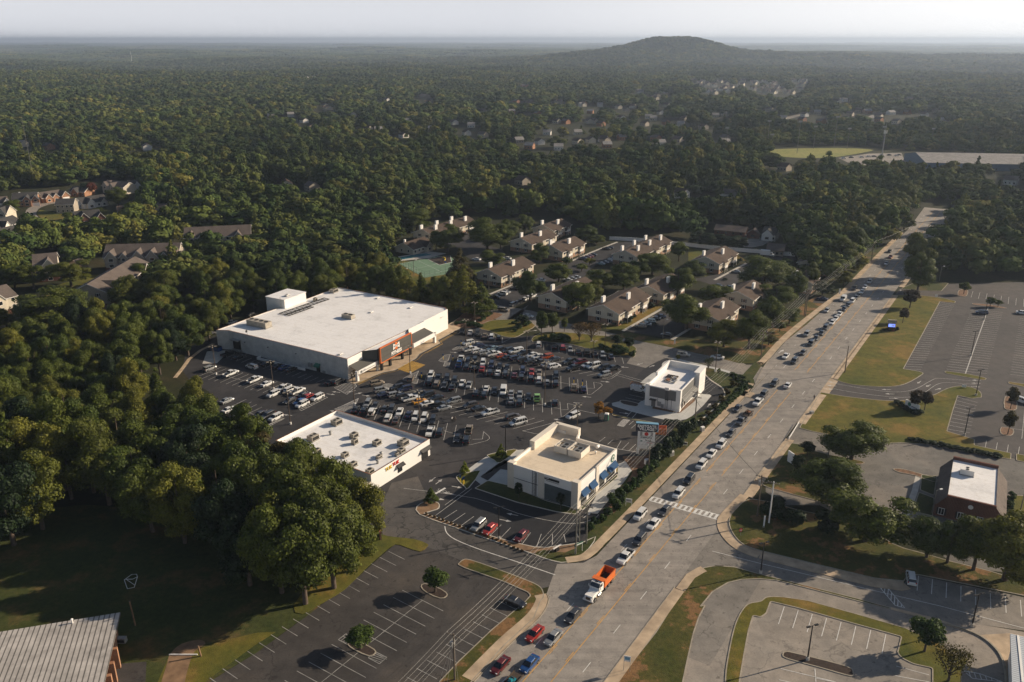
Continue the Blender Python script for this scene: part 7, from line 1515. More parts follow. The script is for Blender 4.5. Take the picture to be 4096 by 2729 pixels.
gt = thing('driveway_gate','low white barrier gate at the lower lawn drive','gate',P('H',470,1222),ang(P('H',470,1222),P('H',545,1100))); L_ = (P('H',545,1100)-P('H',470,1222)).length; b = MB(); b.tube([(0,0,.9),(L_,0,.9)],.08); b.tube([(0,0,.45),(L_,0,.45)],.05); b.build('rail',M['trim'],gt); b = MB()
for x in (0,L_): b.tube([(x,0,0),(x,0,1.2)],.1)
b.build('post',M['trim'],gt)
tr_ = thing('brick_wall','short brick wall end beside the big near trees','wall',P('E',1385,570),R(-78)); b = MB(); b.box(0,-.2,0,2.5,.2,2.0); b.build('wall',M['orange_brick'],tr_); b = MB(); b.box(-.05,-.25,2.0,2.55,.25,2.12); b.build('coping',M['rust'],tr_)
# ------------------------------------------------------------------ people
def person(label, p, rz, shirt, legs_, skin='skin', stride=.25):
    e = [((0,0,.95),.15),((0,0,1.15),.14),((0,0,1.38),.16),((0,0,1.5),.06),((0,0,1.62),.10),((0,0,1.74),.085),
         ((0,.10,.90),.095),((stride,.10,.50),.065),((stride*.6,.10,.08),.045),((stride*.6+.14,.10,.04),.035),
         ((0,-.10,.90),.095),((-stride*.6,-.10,.50),.065),((-stride*1.3,-.10,.08),.045),((-stride*1.3+.14,-.10,.04),.035),
         ((0,.20,1.40),.06),((-.08,.25,1.14),.045),((.05,.26,.90),.035),((0,-.20,1.40),.06),((.08,-.25,1.14),.045),((.15,-.24,.92),.035)]
    ed = [(0,1),(1,2),(2,3),(3,4),(4,5),(0,6),(6,7),(7,8),(8,9),(0,10),(10,11),(11,12),(12,13),(2,14),(14,15),(15,16),(2,17),(17,18),(18,19)]
    me = bpy.data.meshes.new('person'); me.from_pydata([v for v,_ in e], ed, []); o = bpy.data.objects.new('tmp', me); COL.objects.link(o)
    md = o.modifiers.new('s','SKIN'); me.skin_vertices[0].data[0].use_root = True
    for i,(_,r_) in enumerate(e): me.skin_vertices[0].data[i].radius = (r_,r_)
    sb = o.modifiers.new('u','SUBSURF'); sb.levels = 1; bpy.context.view_layer.update()
    m2_ = bpy.data.meshes.new_from_object(o.evaluated_get(bpy.context.evaluated_depsgraph_get())); bpy.data.objects.remove(o)
    m2_.materials.clear()
    for x in (M[skin], shirt, legs_): m2_.materials.append(x)
    for f in m2_.polygons:
        z = f.center.z; f.material_index = 2 if z < .98 and abs(f.center.y) < .19 else 1 if z < 1.5 and z > 1.0 else 0
    t = bpy.data.objects.new('person', m2_); COL.objects.link(t); t.location = p; t.rotation_euler = (0,0,rz); tag(t,label,'person','people on foot')
    b = MB(); b.tube([(-.02,0,1.66),(-.02,0,1.82)],.105,8,0,.07); b.build('hair',M['black'],t)
person('person in white shirt walking in the lot with two others',P('Q',2018,975,.02),R(-60),M['trim'],M['dkmetal'])
person('person in dark clothes walking in the middle of the three',P('Q',2048,980,.02),R(-60),M['dkmetal'],M['black'])
person('person in dark clothes on the right of the three',P('Q',2078,975,.02),R(-60),M['panel'],M['brown'])
person('person in black walking along the sidewalk of the highway',P('H',656,922,.14),R(57),M['black'],M['black'])
person('person in dark clothes standing by the gym entrance pillar',P('A',1822,725,.1),R(0),M['black'],M['panel'],stride=.05)
person('person in red by the gym entrance',P('A',1636,795,.1),R(200),M['red'],M['brown'],stride=.05)
# ------------------------------------------------------------------ trees
def leafmesh(name, mat_, seed, R_, H_, nclump, nleaf, ls, zc0=.0, shape='oak', solid=True, jitter=.38, cs=1.0):
    g_ = np.random.default_rng(seed)
    C = []; tries = 0
    while len(C) < nclump and tries < 9000:
        tries += 1
        v = g_.normal(size=3); v /= np.linalg.norm(v); rr = g_.uniform(.25,1)**.5
        p = v*rr
        if shape == 'oak':
            c = np.array([p[0]*R_*.80, p[1]*R_*.80, zc0+H_*(.48+p[2]*.44)])
            cr = R_*g_.uniform(.26,.42)*(1.05-.25*abs(p[2]))*cs; c[:2] *= (1.25-.25*cs)
        elif shape == 'cone':
            t_ = g_.uniform(0,1)**1.3; a_ = g_.uniform(0,6.283); rad = R_*(1-t_)*.85
            c = np.array([math.cos(a_)*rad, math.sin(a_)*rad, zc0+H_*(.06+.9*t_)]); cr = R_*(.34*(1-t_)+.13)
        else:
            c = np.array([p[0]*R_*.62, p[1]*R_*.62, zc0+H_*(.5+p[2]*.33)]); cr = R_*g_.uniform(.28,.42)
        C.append((c,cr))
    cen = np.array([c for c,_ in C]); cr = np.array([r for _,r in C])
    w_ = cr**2; idx = g_.choice(len(C), nleaf, p=w_/w_.sum())
    d = g_.normal(size=(nleaf,3)); d /= np.linalg.norm(d,axis=1)[:,None]; d[:,2] = np.where(d[:,2]<-.35,-d[:,2],d[:,2])
    rad = cr[idx]*(1-.35*g_.random(nleaf)**2.2)*(1+.12*g_.normal(size=nleaf))
    pos = cen[idx]+d*rad[:,None]*np.array([1,1,.8])
    n = d*1.0+g_.normal(size=(nleaf,3))*jitter; n /= np.linalg.norm(n,axis=1)[:,None]
    up = g_.normal(size=(nleaf,3)); u = np.cross(n,up); u /= np.linalg.norm(u,axis=1)[:,None]; v = np.cross(n,u)
    s = ls*g_.uniform(.6,1.35,nleaf)[:,None]*.5; asp = g_.uniform(.55,1.0,nleaf)[:,None]
    q = np.stack([pos-u*s, pos-v*s*asp+n*s*.15, pos+u*s, pos+v*s*asp-n*s*.1],1).reshape(-1,3)
    me = bpy.data.meshes.new(name); nv = len(q); nf = nleaf; sv = []; sf = []
    if solid:
        for c,r in C:      # dark core in every clump keeps the crown from being see-through
            o = len(sv); rr = r*.62
            for k in range(6):
                dv = [(1,0,0),(-1,0,0),(0,1,0),(0,-1,0),(0,0,1),(0,0,-1)][k]; sv.append(c+np.array(dv)*rr*np.array([1,1,.8]))
            sf += [(o+a,o+b_,o+cc) for a,b_,cc in ((0,2,4),(2,1,4),(1,3,4),(3,0,4),(2,0,5),(1,2,5),(3,1,5),(0,3,5))]
    allv = np.vstack([q,np.array(sv)]) if sv else q
    me.vertices.add(len(allv)); me.vertices.foreach_set('co', allv.astype(np.float32).ravel())
    nl = nf*4+len(sf)*3; me.loops.add(nl)
    li = np.concatenate([np.arange(nf*4), (np.array(sf).ravel()+nv) if sf else np.array([],int)]).astype(np.int32); me.loops.foreach_set('vertex_index', li)
    me.polygons.add(nf+len(sf)); ls_ = np.concatenate([np.arange(nf)*4, nf*4+np.arange(len(sf))*3]).astype(np.int32); me.polygons.foreach_set('loop_start', ls_)
    me.update(calc_edges=True); me.materials.append(mat_); me.validate(); return me
def trunkmesh(name, seed, h, r, fork, spread, nb=5):
    rd_ = random.Random(seed); b = MB()
    b.tube([(0,0,-.1),(rd_.uniform(-.1,.1),0,fork*.5),(0,rd_.uniform(-.15,.15),fork)], r*1.25, 8, 0, r*.85)
    b.tube([(0,0,fork-.1),(rd_.uniform(-.3,.3),rd_.uniform(-.3,.3),fork+(h-fork)*.75)], r*.8, 6, 0, r*.2)
    for k in range(nb):
        a = 6.283*(k+rd_.random()*.6)/nb; z0 = fork*rd_.uniform(.75,1.15); L_ = spread*rd_.uniform(.55,.95); z1 = z0+(h-z0)*rd_.uniform(.45,.75)
        b.tube([(0,0,z0),(math.cos(a)*L_*.45,math.sin(a)*L_*.45,z0+(z1-z0)*.55),(math.cos(a)*L_,math.sin(a)*L_,z1)], r*.5, 5, 0, r*.12)
    return b.mesh(name, M['bark'])
TREE = {}
TREE['oak'] = [(leafmesh('oak_crown',M['leaf_near'],s,5.6,12.6,n_,21000,.38,1.2,'oak',True,.30), trunkmesh('oak_trunk',s,13,.34,4,4.0)) for s,n_ in ((1,34),(2,28),(3,40),(4,30),(5,24))]
TREE['small'] = [(leafmesh('small_crown',M['leaf_near'],s,2.6,4.6,22,3600,.36,1.3,'round'), trunkmesh('small_trunk',s,5.5,.14,1.8,1.7)) for s in (11,12)]
TREE['cone'] = [(leafmesh('cone_crown',M['leaf_near'],s,3.6,14,60,9000,.42,1.0,'cone'), trunkmesh('cone_trunk',s,13,.28,5,1.0,2)) for s in (21,22)]
TREE['bare'] = [(leafmesh('bare_crown',M['leaf_dry'],31,3.2,5.0,30,1500,.26,1.5,'round',False,1.5), trunkmesh('bare_trunk',31,6.3,.16,1.4,3.0,11))]
TREE['bush'] = [(leafmesh('bush_crown',M['leaf_bush'],s,1.15,1.5,12,1100,.24,-.05,'round'), trunkmesh('bush_stem',s,.9,.05,.3,.5,3)) for s in (41,42)]
BASE = dict(oak=(5.6,14.0),small=(2.6,5.9),cone=(3.6,15.2),bare=(3.2,6.6),bush=(1.0,1.4))
NTREE = [0]; NEAR = []
def tree(kind, p, r, h, label, group=None, mat_=None, cat='tree', name=None, var=None):
    NTREE[0] += 1; i = NTREE[0]; me, tm = TREE[kind][(i if var is None else var) % len(TREE[kind])]; br, bh = BASE[kind]
    nm = name or dict(oak='broadleaf_tree',small='small_tree',cone='conifer_tree',bare='bare_tree',bush='bush')[kind]
    t = thing(nm,label,cat,p,random.uniform(0,6.28),group); t.scale = (r/br,r/br,h/bh)
    c = put('crown' if kind != 'bush' else 'foliage', me, t)
    if mat_: c.material_slots[0].link = 'OBJECT'; c.material_slots[0].material = M[mat_]
    put('trunk' if kind != 'bush' else 'stem', tm, t); return t
def T(kind, t, x, yb, yt, rpx, label, mat_=None, group=None, z=0, name=None, cat='tree'):
    p = P(t,x,yb); h = max(1.0,zt_of(t,(x,yb),yt)); dist = math.hypot(p.y, CAMH); r = rpx/TL[t][2]*dist/FPX*(1.2 if kind == 'oak' else 1.08)
    return tree(kind,V3(p.x,p.y,z),max(.4,r),h,label,group,mat_,cat,name)
HT = [('small','H',1362,245,110,72,'larger dark purple round tree on the long lawn','leaf_pur'),('small','H',1310,355,240,44,'smaller dark purple tree on the long lawn','leaf_pur'),('small','H',1395,1000,852,62,'dark round tree left half behind the white sign wall','leaf_pur'),('small','H',1470,1000,850,55,'dark round tree right half behind the white sign wall','leaf_pur'),
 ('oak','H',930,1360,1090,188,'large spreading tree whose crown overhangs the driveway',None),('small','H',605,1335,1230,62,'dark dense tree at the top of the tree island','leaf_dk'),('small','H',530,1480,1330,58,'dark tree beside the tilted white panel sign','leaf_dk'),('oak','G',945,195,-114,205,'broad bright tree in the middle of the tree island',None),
 ('oak','G',1200,480,70,240,'biggest tree on the corner lawn, left of the bank',None),('oak','G',1645,600,310,130,'first tree of the row below the bank',None),('oak','G',1795,640,330,115,'second tree of the row below the bank',None),('oak','G',1985,690,310,150,'third tree of the row below the bank',None),('oak','G',2210,765,305,225,'largest tree of the row below the bank, at the right edge',None),
 ('small','G',1630,1285,1038,122,'round dense green tree on the curved verge','leaf_bush'),('bare','G',1800,1500,1232,145,'loose tree with rusty leaf tips at the lower right','leaf_mixr'),('small','H',2105,990,822,48,'small tree in the upper kerbed bed of the right lot','leaf_rus'),('small','H',2085,1178,1005,52,'small tree in the lower kerbed bed of the right lot','leaf_rus'),
 ('small','V',1390,300,105,95,'shaded tree in the far kerbed bed','leaf_yel2'),('small','V',1800,500,352,85,'left low tree in the narrow far bed',None),('small','V',1925,500,388,70,'right low tree in the narrow far bed',None),
 ('bare','U',1800,285,38,112,'airy multi stemmed tree behind the white restaurant','leaf_dk2'),('small','U',1230,115,-5,48,'small dark tree by the side road behind the white restaurant',None),('small','U',1995,410,255,45,'thin sapling between restaurant drive and footpath','leaf_yel2'),
 ('cone','D',205,655,535,38,'lime green sapling on the kerbed island','leaf_lime'),('small','D',343,968,845,38,'young dark tree against the coffee shop wall, left one','leaf_dk'),('small','D',668,1062,918,38,'young dark tree against the coffee shop wall, right one','leaf_dk'),('small','D',968,345,212,52,'orange autumn tree by the portable toilet, taller part','leaf_org'),('small','D',1035,330,250,45,'orange autumn tree by the portable toilet, lower right part','leaf_org'),
 ('cone','E',1730,350,248,38,'young green sapling on the bare soil bed','leaf_lime2'),('cone','E',1955,160,72,28,'young bright sapling on the bollard island','leaf_lime'),('small','E',1757,960,812,98,'round tree in the upper kerbed oval of the near lot','leaf_mag'),('small','E',1255,1345,1200,98,'round tree in the lower kerbed oval of the near lot','leaf_mag'),
 ('small','B',1305,1085,868,56,'left of the twin trees above the shrub island',None),('small','B',1390,1065,868,58,'right of the twin trees above the shrub island',None),('small','B',1485,1032,928,38,'small tree beside the twin trees',None),('bare','B',1600,1105,948,80,'left bare brown tree on the shrub island',None),('bare','B',1695,1110,955,95,'right bare brown tree on the shrub island',None),
 ('small','B',1900,1152,1058,48,'left dark tree at the island tip','leaf_dk'),('small','B',1992,1175,1078,50,'right dark tree at the island tip','leaf_dk'),('small','B',1150,1005,893,55,'dark small tree at the drive bend','leaf_dk'),
 ('oak','B',1215,795,538,118,'tall leaning tree over the apartment cars',None),('cone','B',670,660,372,95,'tall rusty topped conifer by the tennis court','leaf_mixr'),('cone','B',700,885,480,125,'tallest dark conifer right of the gym roof',None),('cone','B',835,905,640,100,'dark conifer at the gym far corner',None),('oak','B',620,830,560,110,'broad dark tree behind the gym far corner',None),
 ('oak','B',265,765,628,90,'bushy tree behind the gym roof edge, leftmost',None),('oak','B',385,790,680,65,'bushy low tree behind the gym roof edge, second',None),('bare','B',485,800,605,85,'pale thin tree behind the gym roof edge','leaf_yel2'),('oak','B',550,810,660,75,'low tree next to the pale thin tree',None),
 ('oak','B',570,405,192,105,'large tree between the pool and the longest block',None),('small','B',480,390,255,62,'tree by the white pergola',None),('oak','B',330,240,58,108,'yellow topped round tree left of the longest block',None),('oak','B',190,305,213,55,'dark tree behind the pool house',None),('cone','B',325,378,288,30,'pointed evergreen beside the pool house','leaf_dk'),
 ('oak','B',880,390,135,140,'biggest tree amid the far apartment lot',None),('oak','B',985,385,190,85,'tree right of the biggest tree in the far lot',None),('oak','B',1055,300,140,75,'pale rounded tree behind the tall looking block',None),('oak','B',1175,265,105,55,'slim tree behind the tall looking block',None),
 ('oak','B',930,510,375,92,'rusty topped tree behind the court side block',None),('oak','B',1290,495,342,72,'tree on the lawn before the tall looking block',None),('oak','B',1440,645,485,98,'spreading tree between two car rows',None),('small','B',1620,560,500,60,'low round tree by the far car row, left',None),('small','B',1500,512,452,50,'low round tree on the lawn by the far car row',None),('small','B',1680,512,455,52,'low round tree by the far car row, right',None),
 ('oak','B',1650,330,196,72,'tree behind the block with lit balconies',None),('oak','B',1735,345,270,60,'low tree behind the block with lit balconies',None),('oak','B',1590,865,618,118,'big tree hiding the end of the half hidden block',None),('oak','B',1725,810,620,65,'tree behind the big hiding tree',None),
 ('oak','B',1790,695,510,108,'left of the three dark trees before the fence side block',None),('oak','B',1950,700,500,110,'middle of the three dark trees before the fence side block',None),('oak','B',2060,610,447,85,'right of the three dark trees before the fence side block',None),('oak','B',2175,585,398,115,'tall tree at the end of the fence side block',None),
 ('small','C',570,445,308,75,'round tree on the lawn by the white fence',None),('oak','C',560,705,455,102,'tree with brown tinged crown beside the oval bed',None),('oak','C',685,565,435,75,'tree left of the oval bed',None),('oak','C',625,935,665,155,'big bright tree over the shaded apartment lot',None),('oak','C',835,760,605,110,'low spreading tree behind the big bright tree',None),
 ('oak','C',1175,640,405,165,'broad dark tree in front of the box truck',None),('oak','C',1270,780,600,125,'broad dark tree before the small apartment roof',None),('oak','C',1405,725,512,75,'tall narrow willow like tree with a yellow top',None),('oak','C',1500,655,438,58,'tree before the block with pale stairs',None),('oak','C',1335,520,420,65,'tree behind the willow like tree',None),
 ('oak','C',895,1065,860,102,'dark tree at the near end of the bank by the side road',None),('oak','C',1075,1080,755,118,'tallest bright yellow green tree by the side road','leaf_yel2'),('oak','C',1205,960,700,85,'bright tree behind the tallest yellow green tree','leaf_yel2'),('oak','C',1290,900,755,55,'yellow green young tree near the power pole','leaf_yel2'),('oak','C',1370,895,775,70,'leaning tree by the sidewalk under the cables',None),
 ('small','C',1220,1052,980,70,'low tree with orange tinge by the sidewalk','leaf_mixr'),('small','C',1300,955,880,50,'small tree by the sidewalk under the cables',None),('oak','C',1610,690,585,60,'dark squat tree beside the small roundabout bush','leaf_dk'),('oak','C',1762,622,505,55,'tree hiding the wooden pole before the far trees',None),('cone','C',1730,500,400,30,'first tall slim tree at the edge of the far trees',None),('cone','C',1770,490,390,30,'second tall slim tree at the edge of the far trees',None),
 ('oak','C',715,338,212,66,'dark small tree before the ranch houses, leftmost','leaf_dk'),('oak','C',795,345,238,66,'dark small tree before the ranch houses, second','leaf_dk'),('oak','C',875,350,248,66,'dark small tree before the ranch houses, third','leaf_dk'),('oak','C',955,355,252,66,'dark small tree before the ranch houses, fourth','leaf_dk'),('oak','C',1020,358,268,48,'dark small tree before the ranch houses, rightmost','leaf_dk'),('oak','C',2300,560,175,100,'big tree overhanging the far right side of the highway',None),('oak','C',2300,655,390,95,'lower tree at the right of the far highway',None),('oak','C',2200,215,110,60,'tree at the far bend of the highway',None),('oak','I',100,505,380,58,'dark tree in front of the brick house at the left',None),('small','I',675,352,255,45,'dark tree just left of the red tree','leaf_dk'),('small','I',725,352,252,50,'rust red autumn tree among the houses','leaf_red'),('oak','I',930,440,288,78,'dark tree right of the white hip roofed house',None),('cone','I',1135,480,298,68,'feathery dark conifer beside the white gabled house','leaf_dk'),
 ('small','I',530,548,488,45,'low tree in the yard below the grey house',None),('small','I',785,500,448,48,'brownish low tree below the white house','leaf_yel2'),('oak','I',560,1070,828,128,'round brownish tree between tan and grey townhouses',None),('oak','I',410,1405,1075,235,'largest round tree at the left beside the grey townhouse',None),('oak','I',270,1085,880,95,'tree before the tan townhouse',None),('oak','I',120,1080,880,100,'dark tree at the left of the tan townhouse',None),
 ('oak','I',1090,1090,880,100,'tree at the end of the plain gabled townhouse roof',None),('oak','I',880,1190,1005,85,'tree against the plain gabled townhouse wall',None),('oak','I',1040,1260,990,130,'dark tree beside the plain gabled townhouse',None),('oak','I',60,1405,1228,85,'dark tree cut by the left edge below the townhouse',None)]
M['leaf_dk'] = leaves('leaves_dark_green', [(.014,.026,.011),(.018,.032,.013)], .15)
M['leaf_dk2'] = leaves('leaves_dull_green', [(.04,.05,.022),(.045,.055,.025)], .2)
M['leaf_mixr'] = leaves('leaves_green_rust', [(.055,.050,.018),(.06,.045,.016)], .25)
M['leaf_rus'] = leaves('leaves_olive_brown', [(.045,.040,.018),(.05,.042,.018)], .25)
M['leaf_yel2'] = leaves('leaves_bright_olive', [(.060,.078,.016),(.068,.080,.017)], .3)
M['leaf_lime2'] = leaves('leaves_soft_lime', [(.07,.10,.025),(.08,.10,.025)], .3)
M['leaf_mag'] = leaves('leaves_magnolia', [(.045,.075,.02),(.05,.078,.02)], .25)
for k_,t_,x_,yb,yt,rp,l_,m_ in HT: T(k_,t_,x_,yb,yt,rp,l_,m_)
for i_,(x_,y_,r_,h_,m_) in enumerate(((702,1388,7.6,23,None),(768,1352,7.2,22,None),(812,1312,6.2,19,None),(838,1262,5.6,17,None),(648,1362,7,22,None),(735,1300,7.4,24,'leaf_yel2'),(680,1290,7.2,24,None),(615,1310,7,23,None),(785,1235,6.6,20,None),(722,1225,7,22,'leaf_yel2'),(655,1225,7,23,None),(590,1240,7,22,None),(575,1345,6.5,19,'leaf_dk'),(530,1290,7,20,'leaf_dk'),(630,1175,7,21,'leaf_mixr'),(570,1180,7.2,22,None),(690,1172,6.4,20,None),(510,1215,7,20,None))):
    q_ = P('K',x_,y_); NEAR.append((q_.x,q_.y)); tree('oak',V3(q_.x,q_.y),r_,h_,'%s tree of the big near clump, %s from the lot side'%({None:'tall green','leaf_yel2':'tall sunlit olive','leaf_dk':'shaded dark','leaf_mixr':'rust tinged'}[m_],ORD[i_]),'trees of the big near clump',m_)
for i_,s_ in enumerate(range(226,440,11)):
    q_ = HW(s_+random.uniform(-3,3),-15.5-random.uniform(0,3)-(4 if i_%3==1 else 0)); tree('oak',V3(q_.x,q_.y),random.uniform(5.8,7.6),random.uniform(15,20),'tall tree of the belt along the far highway, %s from the near end'%ORD[i_],'tall trees along the far highway',None if i_%3 else 'leaf_yel2')
# bushes and hedges: clipped shrubs one by one
def bushes(label, group, items, mat_=None):
    for i,(t_,x_,y_,r_,h_) in enumerate(items):
        p = P(t_,x_,y_); tree('bush',p,r_,h_,label.replace('#',ORD[min(i,29)]),group,mat_,'bush')
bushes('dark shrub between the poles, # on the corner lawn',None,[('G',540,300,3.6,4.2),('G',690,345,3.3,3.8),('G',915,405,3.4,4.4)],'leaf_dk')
bushes('round clipped bush right of the bank, # from the far end','round bushes right of the bank',[('G',2270,160,1.0,1.4),('G',2262,192,1.1,1.5),('G',2255,225,1.1,1.5),('G',2250,258,1.1,1.5),('G',2242,290,1.1,1.5)])
bushes('tiny brown shrub in the bare soil bed, # from the left','tiny shrubs of the bare soil bed',[('F',10+31.5*k,300+11.6*k if k<17 else 497+14*(k-17),.42,.55) for k in range(24)],'leaf_dry')
bushes('green shrub in the hedge by the restaurant, # from the top','hedge shrubs by the restaurant',[('U',2480-34*k,640+32*k,1.25,1.3) for k in range(22)],None)
bushes('small round shrub near the corner, # in the staggered planting','staggered round shrubs near the corner',[('C',955+ (k%4)*30+ (k//4)*22,1268+(k//4)*34+(k%4)*9,1.0,1.1) for k in range(14)],None)
bushes('orange brown shrub on the restaurant slope, # from the bottom','orange brown shrubs on the restaurant slope',[('U',1690,1270,1.2,1.6),('U',1815,1140,1.2,1.6),('U',1930,1010,1.2,1.6),('U',2050,880,1.3,1.9),('U',2150,740,1.3,1.9),('U',2290,600,1.4,2.2)],'leaf_mixr')
bushes('loose green shrub along the sidewalk bed, # from the near end','loose shrubs of the sidewalk bed',[('D',900,1225,1.3,2.4),('D',945,1170,1.1,2.0),('D',1000,1150,1.0,2.0),('D',1045,1105,1.4,2.6),('D',1100,1060,1.7,3.2),('D',1075,1010,1.4,2.8),('D',1150,1000,1.5,2.6),('D',1135,950,1.4,2.6),('D',1190,930,1.5,2.6),('D',1225,890,1.6,2.8),('D',1270,880,1.5,2.4),('D',1290,840,1.5,2.6),('D',1320,800,1.7,2.8),('D',1370,770,1.8,3.0),('D',1400,740,1.7,2.8)],None)
bushes('dark tall shrub near the tall sign, # from the near end','dark tall shrubs near the tall sign',[('D',1400,690,2.2,4.2),('D',1445,660,2.4,4.6),('D',1480,640,2.6,4.8),('D',1520,600,2.2,4.4),('D',1578,580,2.6,5.2),('D',1640,500,2.4,5.0),('D',1675,450,2.2,4.4),('D',1510,390,1.8,1.8),('D',1590,400,1.8,1.8),('D',1700,420,1.6,1.8),('D',1760,390,1.4,1.4)],'leaf_dk')
bushes('clipped bush on the island above the lot, # of the dark cluster','clipped bushes on the shrub island',[('O',230,150,1.5,2.0),('O',320,170,1.6,2.2),('O',400,150,2.2,2.8),('O',480,150,2.6,3.0),('O',560,170,2.6,3.0),('O',630,190,2.2,2.6),('O',1290,290,1.4,1.6),('O',1560,380,2.6,2.6),('O',1640,390,2.6,2.6),('O',1720,400,2.4,2.6),('O',1880,440,1.7,1.8),('O',160,140,1.2,1.5),('O',1380,320,1.5,1.3),('O',1470,360,1.7,1.5)],None)
bushes('bush on the straw bed above the top row, # from the left','bushes of the straw bed',[('B',645,975,1.6,1.2),('B',690,965,1.7,1.4),('B',745,985,2.0,1.7),('B',790,990,2.2,1.8),('B',825,1000,1.5,1.4),('B',830,950,1.4,1.4),('B',855,935,1.5,1.5),('B',880,915,1.6,1.6),('B',900,900,1.3,1.3)],None)
bushes('bush by the drive bend, # from the left','bushes by the drive bend',[('B',1098,1035,1.0,1.4),('B',1135,1005,2.2,2.4),('B',1185,985,2.0,2.0),('B',1205,975,1.5,1.4),('B',1090,970,1.3,1.4)],None)
bushes('dark bush in front of an apartment wall, # listed from the near block','bushes at the apartment walls',[('C',100,905,1.6,1.8),('C',135,905,1.6,1.8),('C',210,885,2.2,2.4),('C',165,895,1.2,1.2),('C',250,850,1.0,1.2),('C',310,810,1.2,1.4),('C',370,780,2.0,2.2),('C',860,525,1.6,1.7),('C',885,515,1.6,1.7),('C',905,505,1.4,1.6),('C',930,495,1.3,1.5),('C',965,480,1.6,1.8),('C',985,465,1.8,2.0),('C',1005,450,2.0,2.2),('B',940,660,1.8,1.8),('B',990,680,2.3,2.5),('B',1025,670,1.4,1.5),('B',1055,655,1.4,1.5),('B',1075,650,1.2,1.4),('C',1065,705,1.3,1.2),('C',905,580,1.6,.8),('C',1695,675,1.0,1.2),('C',1005,770,1.2,1.4),('C',400,905,1.0,1.0),('C',590,700,1.0,1.2)],'leaf_dk')
bushes('low dark bush under the lit screen sign, # from the left','bushes of the lit screen sign',[('V',150,875,1.3,1.1),('V',200,880,1.3,1.2),('V',300,880,1.0,1.0),('V',345,875,.9,1.6)],'leaf_dk')
bushes('dark hedge shrub before the white sign wall, # from the left','hedge before the white sign wall',[('H',1275,950,1.4,1.3),('H',1300,970,1.4,1.3),('H',1330,995,1.4,1.3),('H',1360,1015,1.4,1.3),('H',1395,1030,1.5,1.5),('H',1430,1030,1.7,1.7)],'leaf_dk')
bushes('shrub of the low hedge behind the bank, # from the left','low hedge behind the bank',[('H',1385+48*k,1222+9.5*k,1.5,1.1) for k in range(14)],'leaf_dk')
bushes('pointed evergreen by the pool, # from the left','pointed evergreens by the pool',[('B',337,400,.9,3.4),('B',360,396,.9,3.2),('B',386,392,1.0,4.0)],'leaf_dk')
# ------------------------------------------------------------------ the woods
KP = lambda pts: [tuple(p.xy) for p in PP('K',pts)]
IP = lambda pts: [tuple(p.xy) for p in PP('I',pts)]
gymc = [tuple(SL(x,y).xy) for x,y in ((-8,60),(2,66),(26,64),(29,71),(47,70),(50,62),(68,62),(70,20),(76,-14),(20,-20),(-10,-10))]
clear = [
 KP([(395,870),(372,905),(370,935),(385,970),(430,985),(460,1000),(490,1030),(515,1060),(565,1085),(600,1100),(620,1140),(650,1160),(720,1190),(822,1228),(828,1272),(800,1335),(745,1392),(690,1415),(610,1420),(540,1350),(470,1290),(360,1230),(250,1190),(130,1200),(90,1240),(0,1268),(-300,1350),(-700,2400),(3400,2400),(3400,660),(2600,650),(2353,632),(2240,640),(2130,615),(2100,600),(2085,560),(2030,560),(1960,625),(1935,640),(1890,650),(1850,640),(1840,588),(1826,582),(1700,563),(1560,548),(1400,538),(1330,522),(1260,492),(1180,500),(1080,492),(1000,512),(930,535),(905,570),(890,640),(930,680),(1040,720),(700,725),(560,748),(480,787),(430,822)]),
 gymc,
 IP([(-300,345),(0,345),(200,300),(520,300),(780,240),(1000,235),(1130,270),(1120,345),(1170,420),(1150,560),(1040,650),(800,700),(560,700),(330,700),(240,760),(140,860),(0,900),(-300,900)]),
 IP([(1190,590),(1310,590),(1310,440),(1190,440)]),
 IP([(-300,1150),(130,1060),(170,960),(260,880),(440,870),(560,935),(700,940),(750,880),(820,830),(1440,790),(1440,870),(1150,1080),(900,1330),(1100,1290),(1130,1390),(800,1480),(450,1580),(-300,1700)]),
 IP([(1400,840),(1980,830),(1980,660),(1400,665)]),
 [tuple(p.xy) for p in PP('M',[(1150,590),(1170,562),(1480,556),(1660,562),(1760,578),(2100,590),(2340,640),(2330,735),(2200,720),(1980,715),(1880,710),(1700,700),(1500,690),(1400,675),(1240,665)])],
 [tuple(p.xy) for p in PP('C',[(690,250),(820,205),(1060,215),(1290,240),(1340,330),(1420,415),(1130,392),(620,345)])],
 [tuple(p.xy) for p in PP('C',[(1345,205),(1345,180),(1440,175),(1440,205)])],
 [tuple(p.xy) for p in PP('C',[(1550,95),(1660,75),(1700,120),(1560,120)])],
 [tuple(p.xy) for p in PP('L',[(1100,372),(1150,365),(1210,395),(1180,408),(1120,405)])],
 [tuple(p.xy) for p in PP('M',[(1200,440),(1210,432),(1360,404),(1400,372),(1470,345),(1500,345),(1400,400),(1370,412),(1240,445)])],
 [tuple(p.xy) for p in PP('M',[(1620,432),(1640,418),(1720,395),(1760,390),(1770,396),(1700,408),(1660,430)])],
 [tuple(p.xy) for p in PP('L',[(1440,385),(1440,372),(1560,365),(1560,385)])],
]
cl_bb = [(min(p[0] for p in c),max(p[0] for p in c),min(p[1] for p in c),max(p[1] for p in c)) for c in clear]
sheet('far_road', [p for p in PP('M',[(1205,440),(1215,432),(1365,402),(1375,406),(1240,442)])],.02,'asph_light','pale far road among the trees on the right')
sheet('far_road', [p for p in PP('M',[(1620,430),(1650,415),(1760,390),(1765,396),(1700,408),(1660,430)])],.02,'asph_light','pale far cul de sac on the right')
sheet('far_lawn', [p for p in PP('L',[(1105,372),(1150,367),(1205,395),(1180,406),(1125,403)])],.02,'lawn','small clearing with grass in the far wood')
